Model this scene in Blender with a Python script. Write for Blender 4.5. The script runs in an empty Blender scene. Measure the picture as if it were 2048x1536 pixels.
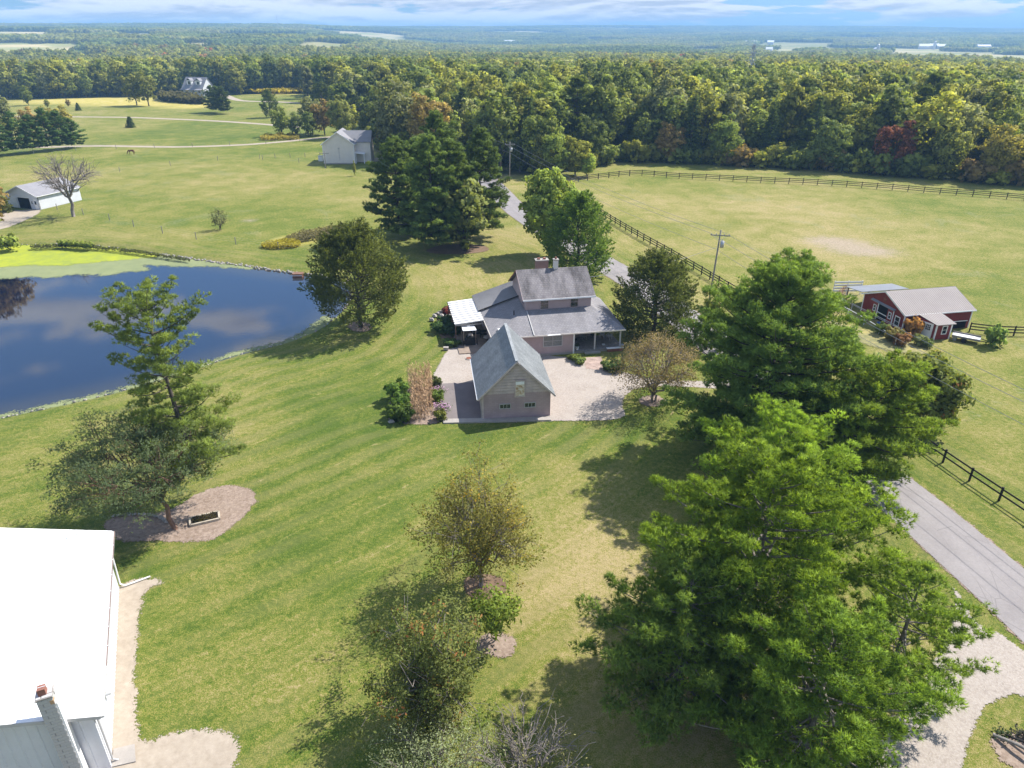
import bpy, bmesh, math, random
import numpy as np
from mathutils import Vector, Matrix

# ---------------------------------------------------------------- camera, light, exposure
sc = bpy.context.scene
R = math.radians
FPX, CAMH = 1422.0, 34.0
PITCH = math.atan(706.0 / 1422.0)
cam_d = bpy.data.cameras.new('camera'); cam = bpy.data.objects.new('camera', cam_d)
sc.collection.objects.link(cam); sc.camera = cam
cam_d.sensor_width = 36.0; cam_d.lens = 36.0 * FPX / 2048.0
cam_d.clip_start = 0.5; cam_d.clip_end = 60000
cam.location = (0, 0, CAMH); cam.rotation_euler = (math.pi / 2 - PITCH, 0, 0)

SUN_EL, SUN_AZ = R(49), R(31)        # sun height; angle from +x towards +y
sun_dir = Vector((math.cos(SUN_EL) * math.cos(SUN_AZ), math.cos(SUN_EL) * math.sin(SUN_AZ), math.sin(SUN_EL)))
sd = bpy.data.lights.new('sun', 'SUN'); so = bpy.data.objects.new('sun', sd); sc.collection.objects.link(so)
sd.energy = 4.3; sd.angle = R(0.5); sd.color = (1.0, 0.955, 0.88)
so.rotation_euler = sun_dir.to_track_quat('Z', 'Y').to_euler(); so.location = (0, 0, 200)
sc.view_settings.view_transform = 'Standard'; sc.view_settings.look = 'None'
sc.view_settings.gamma = 1.0; sc.view_settings.exposure = 1.0
sc.view_settings.use_curve_mapping = False
sc.cycles.use_denoising = True
sc.cycles.max_bounces = 6; sc.cycles.diffuse_bounces = 3; sc.cycles.glossy_bounces = 3
sc.cycles.transmission_bounces = 3; sc.cycles.transparent_max_bounces = 8; sc.cycles.volume_bounces = 1
sc.cycles.use_adaptive_sampling = True; sc.cycles.adaptive_threshold = 0.01

# ---------------------------------------------------------------- shader helper
class NT:
    def __init__(s, tree): s.t = tree; s.n = tree.nodes; s.l = tree.links; s.n.clear()
    def node(s, typ, ins=None, **props):
        nd = s.n.new(typ)
        for k, v in props.items(): setattr(nd, k, v)
        for k, v in (ins or {}).items(): s.put(nd.inputs[k], v)
        return nd
    def put(s, sock, v):
        if isinstance(v, bpy.types.NodeSocket): s.l.new(v, sock)
        elif isinstance(v, (tuple, list)):
            v = tuple(v)
            sock.default_value = v if len(v) == len(sock.default_value) else v + (1.0,) * (len(sock.default_value) - len(v))
        else: sock.default_value = v
    def pos(s): return s.node('ShaderNodeTexCoord').outputs['Object']
    def geo(s): return s.node('ShaderNodeNewGeometry').outputs['Position']
    def mapp(s, vec, scale=(1, 1, 1), rot=(0, 0, 0), loc=(0, 0, 0)):
        return s.node('ShaderNodeMapping', {'Vector': vec, 'Scale': scale, 'Rotation': rot, 'Location': loc}).outputs[0]
    def noise(s, scale, detail=4, rough=0.55, vec=None, dist=0.0):
        n = s.node('ShaderNodeTexNoise', {'Scale': scale, 'Detail': detail, 'Roughness': rough, 'Distortion': dist})
        if vec is not None: s.put(n.inputs['Vector'], vec)
        return n.outputs['Fac']
    def math(s, op, a, b=0.0, c=None, clamp=False):
        n = s.node('ShaderNodeMath', operation=op, use_clamp=clamp); s.put(n.inputs[0], a); s.put(n.inputs[1], b)
        if c is not None: s.put(n.inputs[2], c)
        return n.outputs[0]
    def rng(s, v, a, b, c=0.0, d=1.0, smooth=True):
        n = s.node('ShaderNodeMapRange', {'Value': v, 'From Min': a, 'From Max': b, 'To Min': c, 'To Max': d}, clamp=True)
        if smooth: n.interpolation_type = 'SMOOTHSTEP'
        return n.outputs[0]
    def mix(s, f, a, b, blend='MIX'):
        n = s.node('ShaderNodeMix', data_type='RGBA', blend_type=blend)
        s.put(n.inputs[0], f); s.put(n.inputs[6], a); s.put(n.inputs[7], b)
        return n.outputs[2]
    def ramp(s, f, stops):
        n = s.node('ShaderNodeValToRGB', {'Fac': f}); e = n.color_ramp.elements
        while len(e) < len(stops): e.new(0.5)
        for q, (p, c) in zip(e, stops): q.position = p; q.color = tuple(c) + (1,) if len(c) == 3 else c
        return n.outputs[0]
    def attr(s, name, out='Fac'): return s.node('ShaderNodeAttribute', attribute_name=name).outputs[out]
    def bump(s, h, strength=0.5, dist=0.05):
        return s.node('ShaderNodeBump', {'Height': h, 'Strength': strength, 'Distance': dist}).outputs[0]
    def bsdf(s, col, rough=0.9, spec=0.2, normal=None, metal=0.0, **kw):
        n = s.node('ShaderNodeBsdfPrincipled', {'Base Color': col, 'Roughness': rough, 'Specular IOR Level': spec, 'Metallic': metal})
        for k, v in kw.items(): s.put(n.inputs[k], v)
        if normal is not None: s.put(n.inputs['Normal'], normal)
        return n.outputs[0]
    def out(s, sh, vol=None):
        o = s.node('ShaderNodeOutputMaterial')
        if sh is not None: s.l.new(sh, o.inputs[0])
        if vol is not None: s.l.new(vol, o.inputs[1])

def newmat(name):
    m = bpy.data.materials.new(name); m.use_nodes = True
    return m, NT(m.node_tree)

# ---------------------------------------------------------------- world
w = bpy.data.worlds.new('World'); sc.world = w; w.use_nodes = True
t = NT(w.node_tree)
sky = t.node('ShaderNodeTexSky', sky_type='NISHITA', sun_disc=False, sun_elevation=SUN_EL,
             sun_rotation=math.pi / 2 - SUN_AZ, altitude=300, air_density=1.0, dust_density=0.25, ozone_density=1.6)
gen = t.node('ShaderNodeTexCoord').outputs['Generated']
sep = t.node('ShaderNodeSeparateXYZ', {0: gen})
zz = t.math('MAXIMUM', sep.outputs[2], 0.0)
# cloud sheet seen in perspective (position on a layer high above)
cv = t.mapp(gen, scale=(4.2, 4.2, 30.0), loc=(1.3, 0.4, 2.1))
cn = t.noise(1.0, 8, 0.55, cv, 0.25)
big = t.noise(0.35, 2, 0.5, cv)
d0 = t.math('ADD', cn, t.math('MULTIPLY', big, 0.30))
cover = t.rng(d0, 0.655, 0.692)
# the same clouds sampled a little higher: where there is more cloud above, we see the greyer base
cv2 = t.mapp(gen, scale=(4.2, 4.2, 30.0), loc=(1.3, 0.4, 2.1 + 0.16))
under = t.rng(t.math('SUBTRACT', t.noise(1.0, 8, 0.55, cv2, 0.25), cn), -0.05, 0.07)
ccol = t.mix(under, (4.3, 4.35, 4.5), (2.4, 2.55, 3.0))
tintc = t.mix(t.rng(zz, 0.0, 0.42), (0.195, 0.315, 0.55), (0.85, 0.92, 1.0))
skyc = t.mix(1.0, sky.outputs[0], tintc, 'MULTIPLY')
col = t.mix(t.math('MULTIPLY', cover, 0.9), skyc, ccol)
bg = t.node('ShaderNodeBackground', {'Color': col, 'Strength': 0.125})
o = t.node('ShaderNodeOutputWorld'); t.l.new(bg.outputs[0], o.inputs[0])

# ---------------------------------------------------------------- geometry helpers
def gp(px, py, z=0.0):
    """a point of the place: where the sight line of photo pixel (px,py) meets height z"""
    u = (px - 1024) / FPX; v = (py - 768) / FPX
    k = (CAMH - z) / (math.sin(PITCH) + v * math.cos(PITCH))
    return (u * k, (math.cos(PITCH) - v * math.sin(PITCH)) * k)
def ntri(): return 0

def project(x, y, z):
    dz = z - CAMH
    d = y * math.cos(PITCH) - dz * math.sin(PITCH)
    up = y * math.sin(PITCH) + dz * math.cos(PITCH)
    return 1024 + FPX * x / d, 768 - FPX * up / d

class Acc:
    """collects geometry for one mesh"""
    def __init__(s): s.v = []; s.f = []; s.n = 0; s.mi = []; s.tint = []; s.cur = 0; s.nv = []
    def add(s, verts, faces, tint=0.5, nv=None):
        verts = np.asarray(verts, np.float32).reshape(-1, 3); faces = np.asarray(faces, np.int32)
        s.v.append(verts); s.f.append(faces + s.n); s.n += len(verts)
        s.mi.append(np.full(len(faces), s.cur, np.int32))
        if nv is not None: s.nv.append((s.n - len(verts), np.asarray(nv, np.float32)))
        tt = np.asarray(tint, np.float32)
        s.tint.append(np.full(len(verts), float(tt), np.float32) if tt.ndim == 0 else tt)
    def box(s, x0, x1, y0, y1, z0, z1):
        v = [(x, y, z) for z in (z0, z1) for y in (y0, y1) for x in (x0, x1)]
        s.add(v, [(0, 2, 3, 1), (4, 5, 7, 6), (0, 1, 5, 4), (2, 6, 7, 3), (0, 4, 6, 2), (1, 3, 7, 5)])
        return s
    def beam(s, a, b, w, h=None, up=(0, 0, 1)):
        """rectangular bar from a to b"""
        h = h or w; a = np.array(a, float); b = np.array(b, float); d = b - a; d /= (np.linalg.norm(d) + 1e-9)
        u = np.array(up, float)
        if abs(np.dot(u, d)) > 0.95: u = np.array((1.0, 0, 0))
        sx = np.cross(d, u); sx /= np.linalg.norm(sx); uy = np.cross(sx, d)
        v = [p + sx * i * w / 2 + uy * j * h / 2 for p in (a, b) for j in (-1, 1) for i in (-1, 1)]
        s.add(v, [(0, 2, 3, 1), (4, 5, 7, 6), (0, 1, 5, 4), (2, 6, 7, 3), (0, 4, 6, 2), (1, 3, 7, 5)]); return s
    def slab(s, pts, th):
        """polygon (top face) with thickness th downwards"""
        p = np.array(pts, float); n = len(p); q = p.copy(); q[:, 2] -= th
        b = s.n; s.add(np.vstack([p, q]), np.zeros((0, 4), int))
        s.f.pop(); s.mi.pop()
        def put(f): s.f.append(np.array([f], np.int32) + b); s.mi.append(np.array([s.cur], np.int32))
        put(list(range(n))); put(list(range(2 * n - 1, n - 1, -1)))
        for i in range(n): j = (i + 1) % n; put([i, i + n, j + n, j])
        return s
    def poly(s, pts):
        s.add(pts, [list(range(len(pts)))]); return s
    def tube(s, pts, rad, sides=6, cap=True, tint=0.5):
        pts = np.array(pts, float); n = len(pts); rad = np.broadcast_to(np.array(rad, float), (n,))
        d = np.gradient(pts, axis=0); d /= (np.linalg.norm(d, axis=1, keepdims=True) + 1e-9)
        ref = np.where(np.abs(d[:, 2:3]) > 0.9, np.array([[1.0, 0, 0]]), np.array([[0, 0, 1.0]]))
        a = np.cross(d, ref); a /= (np.linalg.norm(a, axis=1, keepdims=True) + 1e-9); b = np.cross(d, a)
        th = np.linspace(0, 2 * np.pi, sides, endpoint=False)
        ring = pts[:, None, :] + rad[:, None, None] * (np.cos(th)[None, :, None] * a[:, None, :] + np.sin(th)[None, :, None] * b[:, None, :])
        i = np.arange(n - 1)[:, None] * sides; k = np.arange(sides)[None, :]; k2 = (k + 1) % sides
        f = np.stack([i + k, i + k2, i + sides + k2, i + sides + k], -1).reshape(-1, 4)
        base = s.n
        s.add(ring.reshape(-1, 3), f, tint)
        if cap:
            s.f.append(np.array([[base + q for q in range(sides)]], np.int32)); s.mi.append(np.array([s.cur], np.int32))
            s.f.append(np.array([[base + (n - 1) * sides + q for q in range(sides)][::-1]], np.int32)); s.mi.append(np.array([s.cur], np.int32))
        return s
    def mesh(s, name, mats, smooth=False):
        me = bpy.data.meshes.new(name)
        v = np.vstack(s.v); me.vertices.add(len(v)); me.vertices.foreach_set('co', v.ravel())
        lv = np.concatenate([f.ravel() for f in s.f]); tot = np.concatenate([np.full(len(f), f.shape[1], np.int32) for f in s.f])
        st = np.concatenate([[0], np.cumsum(tot)[:-1]]).astype(np.int32)
        me.loops.add(len(lv)); me.loops.foreach_set('vertex_index', lv)
        me.polygons.add(len(tot)); me.polygons.foreach_set('loop_start', st); me.polygons.foreach_set('loop_total', tot)
        me.polygons.foreach_set('material_index', np.concatenate(s.mi))
        a = me.attributes.new('tint', 'FLOAT', 'POINT'); a.data.foreach_set('value', np.concatenate(s.tint))
        if s.nv:
            nn = np.zeros((len(v), 3), np.float32)
            for st_, arr in s.nv: nn[st_:st_ + len(arr)] = arr
            a = me.attributes.new('leaf_normal', 'FLOAT_VECTOR', 'POINT'); a.data.foreach_set('vector', nn.ravel())
        me.update(calc_edges=True)
        me.polygons.foreach_set('use_smooth', np.full(len(tot), bool(smooth)))
        if not s.nv and len(v) < 6000:
            bm = bmesh.new(); bm.from_mesh(me); bmesh.ops.recalc_face_normals(bm, faces=bm.faces); bm.to_mesh(me); bm.free()
        for m in (mats if isinstance(mats, (list, tuple)) else [mats]): me.materials.append(m)
        return me

COL = sc.collection
def link(name, me, parent=None, loc=(0, 0, 0), rz=0.0):
    ob = bpy.data.objects.new(name, me); COL.objects.link(ob); ob.location = loc; ob.rotation_euler = (0, 0, rz)
    if parent is not None: ob.parent = parent
    return ob
def part(name, acc, mats, parent, smooth=False, kind=None, label=None, loc=(0, 0, 0), rz=0.0):
    ob = link(name, acc.mesh(name, mats, smooth) if isinstance(acc, Acc) else acc, parent, loc, rz)
    if kind: ob['kind'] = kind
    if label: ob['label'] = label
    return ob
def tag(ob, label, cat, group=None, kind=None):
    ob['label'] = label; ob['category'] = cat
    if group: ob['group'] = group
    if kind: ob['kind'] = kind
    return ob
def thing(name, label, cat, loc=(0, 0, 0), rz=0.0, group=None):
    return tag(link(name, None, None, loc, rz), label, cat, group)
def solo(name, acc, mats, label, cat, group=None, smooth=False, loc=(0, 0, 0), rz=0.0):
    return tag(part(name, acc, mats, None, smooth, loc=loc, rz=rz), label, cat, group)
def structure(name, acc, mats, smooth=False, label=None):
    ob = part(name, acc, mats, None, smooth, kind='structure')
    if label: ob['label'] = label
    return ob

# ---------------------------------------------------------------- polygon distance (numpy)
def sdf(poly, x, y):
    """signed distance, positive inside"""
    p = np.array(poly, float); q = np.roll(p, -1, 0)
    d = np.full(x.shape, 1e18); ins = np.zeros(x.shape, bool)
    for (ax, ay), (bx, by) in zip(p, q):
        ex, ey = bx - ax, by - ay; L = ex * ex + ey * ey + 1e-12
        tt = np.clip(((x - ax) * ex + (y - ay) * ey) / L, 0, 1)
        dx = x - ax - tt * ex; dy = y - ay - tt * ey; d = np.minimum(d, dx * dx + dy * dy)
        c = ((ay > y) != (by > y)); 
        with np.errstate(divide='ignore', invalid='ignore'):
            xi = (bx - ax) * (y - ay) / (by - ay + 1e-30) + ax
        ins ^= c & (x < xi)
    d = np.sqrt(d); return np.where(ins, d, -d)
def smooth_poly(pts, n=2):
    p = np.array(pts, float)
    for _ in range(n):
        q = np.roll(p, -1, 0); p = np.stack([p * .75 + q * .25, p * .25 + q * .75], 1).reshape(-1, 2)
    return p
def px_poly(pts, z=0.0, n=2):
    p = np.array([gp(a, b, z) for a, b in pts]); return smooth_poly(p, n) if n else p
def strip_poly(center, width):
    c = np.array(center, float); d = np.gradient(c, axis=0); d /= np.linalg.norm(d, axis=1, keepdims=True)
    nrm = np.stack([-d[:, 1], d[:, 0]], 1); wv = np.broadcast_to(np.array(width, float), (len(c),))[:, None] / 2
    return np.vstack([c + nrm * wv, (c - nrm * wv)[::-1]])
def spline(pts, n=8):
    p = np.array(pts, float); P = np.vstack([2 * p[0] - p[1], p, 2 * p[-1] - p[-2]]); out = []
    for i in range(1, len(P) - 2):
        for k in range(n):
            t_ = k / n; a, b, c, d = P[i - 1], P[i], P[i + 1], P[i + 2]
            out.append(0.5 * ((2 * b) + (-a + c) * t_ + (2 * a - 5 * b + 4 * c - d) * t_ ** 2 + (-a + 3 * b - 3 * c + d) * t_ ** 3))
    out.append(p[-1]); return np.array(out)
def fbm(x, y, s, seed=0, oct=3):
    r = np.random.RandomState(seed); v = np.zeros_like(x, float)
    for o_ in range(oct):
        for k in range(3):
            a = r.rand() * 6.283; f = s * 2 ** o_ * (0.7 + r.rand() * 0.6); ph = r.rand() * 6.283
            v += np.sin((x * math.cos(a) + y * math.sin(a)) * f + ph) / 3 / 2 ** o_
    return v
# ---------------------------------------------------------------- materials
def m_plain(name, col, rough=0.85, spec=0.25, var=0.12, scale=1.5, bump=0.0, bscale=30, metal=0.0):
    m, t = newmat(name); p = t.pos()
    n1 = t.noise(scale, 5, 0.6, p); n2 = t.noise(scale * 9, 3, 0.6, p)
    f = t.math('ADD', t.math('MULTIPLY', n1, 0.7), t.math('MULTIPLY', n2, 0.3))
    lo = tuple(c * (1 - var * 1.6) for c in col); hi = tuple(min(1, c * (1 + var * 1.3)) for c in col)
    c = t.ramp(f, [(0.3, lo), (0.7, hi)])
    nb = t.bump(t.noise(bscale, 3, 0.6, p), bump, 0.02) if bump else None
    t.out(t.bsdf(c, rough, spec, nb, metal)); return m

def m_foliage(name, lo, hi, sun=None, trans=0.36, fixed=None):
    """leaf colour = object colour x own variation per tree and per leaf"""
    m, t = newmat(name)
    oi = t.node('ShaderNodeObjectInfo'); tint = t.attr('tint')
    base = t.mix(tint, lo, hi)
    if sun: base = t.mix(t.rng(tint, 0.80, 0.97), base, sun)
    rnd = t.rng(oi.outputs['Random'], 0, 1, 0.78, 1.2, False)
    rc = t.node('ShaderNodeCombineColor', {0: t.math('MULTIPLY', rnd, 1.0), 1: rnd, 2: t.math('MULTIPLY', rnd, 0.95)}).outputs[0]
    c = t.mix(1.0, t.mix(1.0, base, oi.outputs['Color'] if fixed is None else tuple(fixed), 'MULTIPLY'), rc, 'MULTIPLY')
    ln = t.node('ShaderNodeVectorTransform', {0: t.attr('leaf_normal', 'Vector')}, vector_type='NORMAL', convert_from='OBJECT', convert_to='WORLD').outputs[0]
    gn = t.node('ShaderNodeNewGeometry').outputs['Normal']
    sm = t.node('ShaderNodeVectorMath', {0: ln, 1: t.node('ShaderNodeVectorMath', {0: gn, 'Scale': 0.45}, operation='SCALE').outputs[0]}, operation='ADD').outputs[0]
    nn = t.node('ShaderNodeVectorMath', {0: sm}, operation='NORMALIZE').outputs[0]
    d = t.bsdf(c, 0.7, 0.12, nn)
    tr = t.node('ShaderNodeBsdfTranslucent', {'Color': t.mix(1.0, c, (1.5, 1.45, 0.5), 'MULTIPLY')}).outputs[0]
    mx = t.node('ShaderNodeMixShader', {0: trans}); t.l.new(d, mx.inputs[1]); t.l.new(tr, mx.inputs[2])
    t.out(mx.outputs[0]); return m

M = {}
M['leaf'] = m_foliage('leaf', (0.62, 0.62, 0.62), (1.35, 1.35, 1.2))
M['needle'] = m_foliage('needle', (0.55, 0.62, 0.62), (1.5, 1.45, 1.0), trans=0.32)
M['leaf_blush'] = m_foliage('leaf_blush', (0.62, 0.66, 0.62), (1.2, 1.3, 1.1), sun=(1.75, 0.62, 0.75))
M['leaf_gold'] = m_foliage('leaf_gold', (0.55, 0.60, 0.60), (1.15, 1.2, 1.1), sun=(2.1, 1.45, 0.7))
M['bark'] = m_plain('bark', (0.10, 0.085, 0.072), 0.95, 0.1, 0.35, 3, 0.6, 14)
M['bark_grey'] = m_plain('bark_grey', (0.23, 0.20, 0.18), 0.95, 0.1, 0.3, 3, 0.5, 14)
M['bark_red'] = m_plain('bark_red', (0.20, 0.12, 0.085), 0.95, 0.1, 0.3, 3, 0.5, 14)
M['wood_grey'] = m_plain('wood_grey', (0.26, 0.24, 0.22), 0.9, 0.15, 0.25, 4, 0.3, 30)
M['black_board'] = m_plain('black_board', (0.022, 0.019, 0.018), 0.7, 0.25, 0.4, 2)
M['brown_board'] = m_plain('brown_board', (0.07, 0.055, 0.045), 0.85, 0.2, 0.3, 2)
M['white_paint'] = m_plain('white_paint', (0.80, 0.80, 0.79), 0.6, 0.3, 0.05, 1.5)
M['white_roof'] = m_plain('white_roof', (0.82, 0.82, 0.82), 0.85, 0.15, 0.01, 0.6)
M['grey_trim'] = m_plain('grey_trim', (0.46, 0.45, 0.44), 0.7, 0.3, 0.08, 2)
M['cream'] = m_plain('cream', (0.70, 0.64, 0.57), 0.8, 0.2, 0.06, 0.7)
M['mauve'] = m_plain('mauve', (0.42, 0.325, 0.315), 0.85, 0.2, 0.10, 0.9)
M['mauve_block'] = None
M['gable_board'] = m_plain('gable_board', (0.54, 0.45, 0.42), 0.85, 0.2, 0.16, 1.6)
M['red_metal'] = m_plain('red_metal', (0.19, 0.022, 0.026), 0.55, 0.4, 0.14, 1.2)
M['red_door'] = m_plain('red_door', (0.22, 0.028, 0.028), 0.55, 0.4, 0.14, 1.2)
M['glass_dark'] = m_plain('glass_dark', (0.02, 0.025, 0.03), 0.08, 0.8, 0.2, 2)
M['curtain'] = m_plain('curtain', (0.16, 0.17, 0.17), 0.25, 0.6, 0.4, 9)
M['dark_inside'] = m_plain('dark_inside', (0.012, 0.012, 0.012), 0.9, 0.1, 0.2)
M['steel'] = m_plain('steel', (0.45, 0.46, 0.47), 0.4, 0.5, 0.1, 3, metal=0.4)
M['wire'] = m_plain('wire', (0.30, 0.30, 0.31), 0.5, 0.4, 0.05)
M['black_cloth'] = m_plain('black_cloth', (0.012, 0.012, 0.014), 0.6, 0.4, 0.3)
M['rust'] = m_plain('rust', (0.22, 0.09, 0.06), 0.85, 0.2, 0.3, 3)
M['terracotta'] = m_plain('terracotta', (0.26, 0.12, 0.09), 0.85, 0.2, 0.2, 3)
M['stone'] = m_plain('stone', (0.36, 0.33, 0.30), 0.9, 0.2, 0.3, 2, 0.4, 8)
M['timber'] = m_plain('timber', (0.40, 0.35, 0.28), 0.9, 0.15, 0.25, 3)
M['straw'] = m_plain('straw', (0.46, 0.30, 0.17), 0.8, 0.2, 0.35, 3)
M['horse'] = m_plain('horse', (0.13, 0.045, 0.022), 0.6, 0.3, 0.2, 2)
M['blue'] = m_plain('blue', (0.06, 0.13, 0.35), 0.6, 0.3, 0.2, 2)
M['pink'] = m_plain('pink', (0.55, 0.32, 0.48), 0.8, 0.2, 0.3, 12)
M['yellowflower'] = m_plain('yellowflower', (0.42, 0.33, 0.03), 0.8, 0.2, 0.35, 3)
M['maroon'] = m_plain('maroon', (0.10, 0.022, 0.028), 0.8, 0.2, 0.35, 8)
M['deck'] = m_plain('deck', (0.26, 0.205, 0.165), 0.8, 0.2, 0.18, 2)

# painted concrete block (courses recessed as relief)
def m_block(name, col, w=0.4, h=0.2, mort=0.010, dark=0.82, rot=None):
    m, t = newmat(name); p = t.pos()
    br = t.node('ShaderNodeTexBrick', {'Scale': 1.0, 'Mortar Size': mort, 'Brick Width': w, 'Row Height': h,
        'Color1': (1, 1, 1), 'Color2': (0.93, 0.93, 0.93), 'Mortar': (dark, dark, dark)})
    mp = t.mapp(p, rot=rot or (R(90), 0, 0)); t.put(br.inputs['Vector'], mp)
    n = t.ramp(t.noise(0.8, 5, 0.6, p), [(0.3, tuple(c * 0.86 for c in col)), (0.7, tuple(c * 1.1 for c in col))])
    c = t.mix(1.0, n, br.outputs[0], 'MULTIPLY')
    t.out(t.bsdf(c, 0.9, 0.15, t.bump(br.outputs[1], -0.3, 0.01))); return m
M['mauve_block'] = m_block('mauve_block', (0.42, 0.32, 0.33))
M['brick'] = m_block('brick', (0.24, 0.155, 0.125), 0.22, 0.075, 0.01, 1.35)

# asphalt shingle roof: tab courses, weather streaks running down
def m_shingle(name, col, streak=0.5, course=0.28):
    m, t = newmat(name); p = t.pos()
    tab = t.node('ShaderNodeTexBrick', {'Scale': 1.0, 'Mortar Size': 0.018, 'Brick Width': 0.34, 'Row Height': course,
        'Color1': (1.06, 1.06, 1.06), 'Color2': (0.86, 0.86, 0.88), 'Mortar': (0.66, 0.66, 0.68)})
    t.put(tab.inputs['Vector'], p)
    st = t.noise(1.0, 5, 0.6, t.mapp(p, scale=(0.9, 0.22, 0.22)))
    gr = t.noise(9, 3, 0.7, p)
    c = t.ramp(t.math('ADD', t.math('MULTIPLY', st, 0.7), t.math('MULTIPLY', gr, 0.3)),
               [(0.36, tuple(k * (1 - streak) for k in col)), (0.55, col), (0.72, tuple(k * 1.2 for k in col))])
    c = t.mix(1.0, c, tab.outputs[0], 'MULTIPLY')
    t.out(t.bsdf(c, 0.95, 0.15, t.bump(tab.outputs[1], -0.4, 0.012))); return m
M['shingle'] = m_shingle('shingle', (0.225, 0.208, 0.208), 0.62)
M['shingle2'] = m_shingle('shingle2', (0.255, 0.245, 0.25), 0.15)
M['shingle_far'] = m_plain('shingle_far', (0.25, 0.245, 0.26), 0.95, 0.1, 0.08, 0.7)
M['metal_roof'] = m_plain('metal_roof', (0.24, 0.235, 0.24), 0.6, 0.35, 0.10, 0.8)

def m_garage_roof():
    m, t = newmat('garage_roof'); p = t.pos()
    n = t.noise(0.7, 5, 0.65, p); g = t.noise(7, 4, 0.7, t.mapp(p, scale=(1, 0.35, 1)))
    c = t.ramp(t.math('ADD', t.math('MULTIPLY', n, 0.5), t.math('MULTIPLY', g, 0.5)),
               [(0.36, (0.17, 0.18, 0.185)), (0.55, (0.27, 0.285, 0.29)), (0.7, (0.37, 0.38, 0.38))])
    t.out(t.bsdf(c, 0.7, 0.3)); return m
M['garage_roof'] = m_garage_roof()
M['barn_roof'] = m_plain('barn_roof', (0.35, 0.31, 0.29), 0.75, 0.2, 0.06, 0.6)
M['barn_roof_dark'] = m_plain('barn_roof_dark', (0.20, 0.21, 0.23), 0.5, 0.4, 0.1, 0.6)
M['white_siding'] = m_plain('white_siding', (0.62, 0.63, 0.66), 0.55, 0.35, 0.05, 0.8)

def m_hatch():
    m, t = newmat('peeling_paint'); p = t.pos()
    n = t.noise(2.6, 6, 0.7, p, 0.6)
    c = t.ramp(n, [(0.42, (0.72, 0.66, 0.58)), (0.52, (0.60, 0.50, 0.38)), (0.60, (0.42, 0.28, 0.16)), (0.70, (0.30, 0.10, 0.05))])
    t.out(t.bsdf(c, 0.85, 0.2)); return m
M['peel'] = m_hatch()
M['old_paving'] = m_plain('old_paving', (0.36, 0.27, 0.23), 0.9, 0.15, 0.3, 1.6, 0.3, 8)

# ------- ground sheets
def grass_color(t, p, lawn, phase, dry, yellow, wood, weed, tall=None):
    big = t.noise(0.035, 4, 0.6, p); mid = t.noise(0.22, 5, 0.62, p, 0.5); fine = t.noise(2.4, 5, 0.7, p); vf = t.noise(13.0, 4, 0.8, p)
    def w_(n, k): return t.math('MULTIPLY', t.math('SUBTRACT', n, 0.5), k)
    tx = t.math('ADD', t.math('ADD', t.math('ADD', 0.5, w_(big, 0.42)), w_(mid, 0.40)), t.math('ADD', w_(fine, 0.60), w_(vf, 1.25)))
    tx = t.math('ADD', tx, t.math('MULTIPLY', dry, 0.27))
    along = t.attr('a_along')
    sv = t.node('ShaderNodeCombineXYZ', {0: phase, 1: t.math('MULTIPLY', along, 0.10), 2: 0.0}).outputs[0]
    streak = t.noise(0.55, 5, 0.65, sv, 0.15); streak2 = t.noise(2.6, 3, 0.6, sv)
    tx = t.math('ADD', tx, t.math('MULTIPLY', lawn, t.math('MULTIPLY', t.math('SUBTRACT', t.math('ADD', t.math('MULTIPLY', streak, .6), t.math('MULTIPLY', streak2, .4)), 0.5), 0.50)))
    g = t.ramp(tx, [(0.33, (0.062, 0.104, 0.015)), (0.42, (0.110, 0.150, 0.022)), (0.51, (0.172, 0.182, 0.034)), (0.61, (0.252, 0.222, 0.072)), (0.75, (0.365, 0.290, 0.150))])
    # mowing: swaths of turned grass and pale clipping lines
    wob = t.math('ADD', phase, t.math('MULTIPLY', t.math('SUBTRACT', t.noise(0.06, 3, 0.5, p), 0.5), 5.0))
    s1 = t.math('SINE', t.math('MULTIPLY', wob, 2 * math.pi / 2.4))
    patch = t.rng(t.noise(0.05, 3, 0.6, p), 0.42, 0.60, 0.25, 1)
    g = t.mix(t.math('MULTIPLY', t.math('MULTIPLY', t.rng(s1, -0.8, 0.8), lawn), t.math('MULTIPLY', patch, 0.34)), g, (0.235, 0.205, 0.085))
    lf = t.math('MULTIPLY', t.math('MULTIPLY', t.rng(streak2, 0.60, 0.72), t.rng(streak, 0.48, 0.6)), t.math('MULTIPLY', lawn, t.rng(fine, 0.4, 0.6, 0.1, 0.75)))
    g = t.mix(lf, g, (0.38, 0.30, 0.17))
    # bluish-grey weedy patches and dark tufts of the pasture
    wn = t.math('MULTIPLY', weed, t.math('MULTIPLY', t.rng(t.noise(0.09, 4, 0.7, p, 0.8), 0.57, 0.66), t.rng(fine, 0.42, 0.60)))
    g = t.mix(t.math('MULTIPLY', wn, 0.45), g, (0.20, 0.22, 0.13))
    tuft = t.math('MULTIPLY', weed, t.rng(t.noise(1.1, 4, 0.7, p), 0.60, 0.68))
    g = t.mix(t.math('MULTIPLY', tuft, 0.5), g, (0.105, 0.105, 0.035))
    yc = t.ramp(t.noise(0.3, 5, 0.7, p), [(0.35, (0.30, 0.28, 0.06)), (0.5, (0.42, 0.35, 0.09)), (0.65, (0.48, 0.40, 0.19))])
    g = t.mix(yellow, g, yc)
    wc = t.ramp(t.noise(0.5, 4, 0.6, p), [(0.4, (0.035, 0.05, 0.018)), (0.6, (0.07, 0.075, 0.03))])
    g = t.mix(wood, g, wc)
    return g, fine, vf, mid
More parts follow.
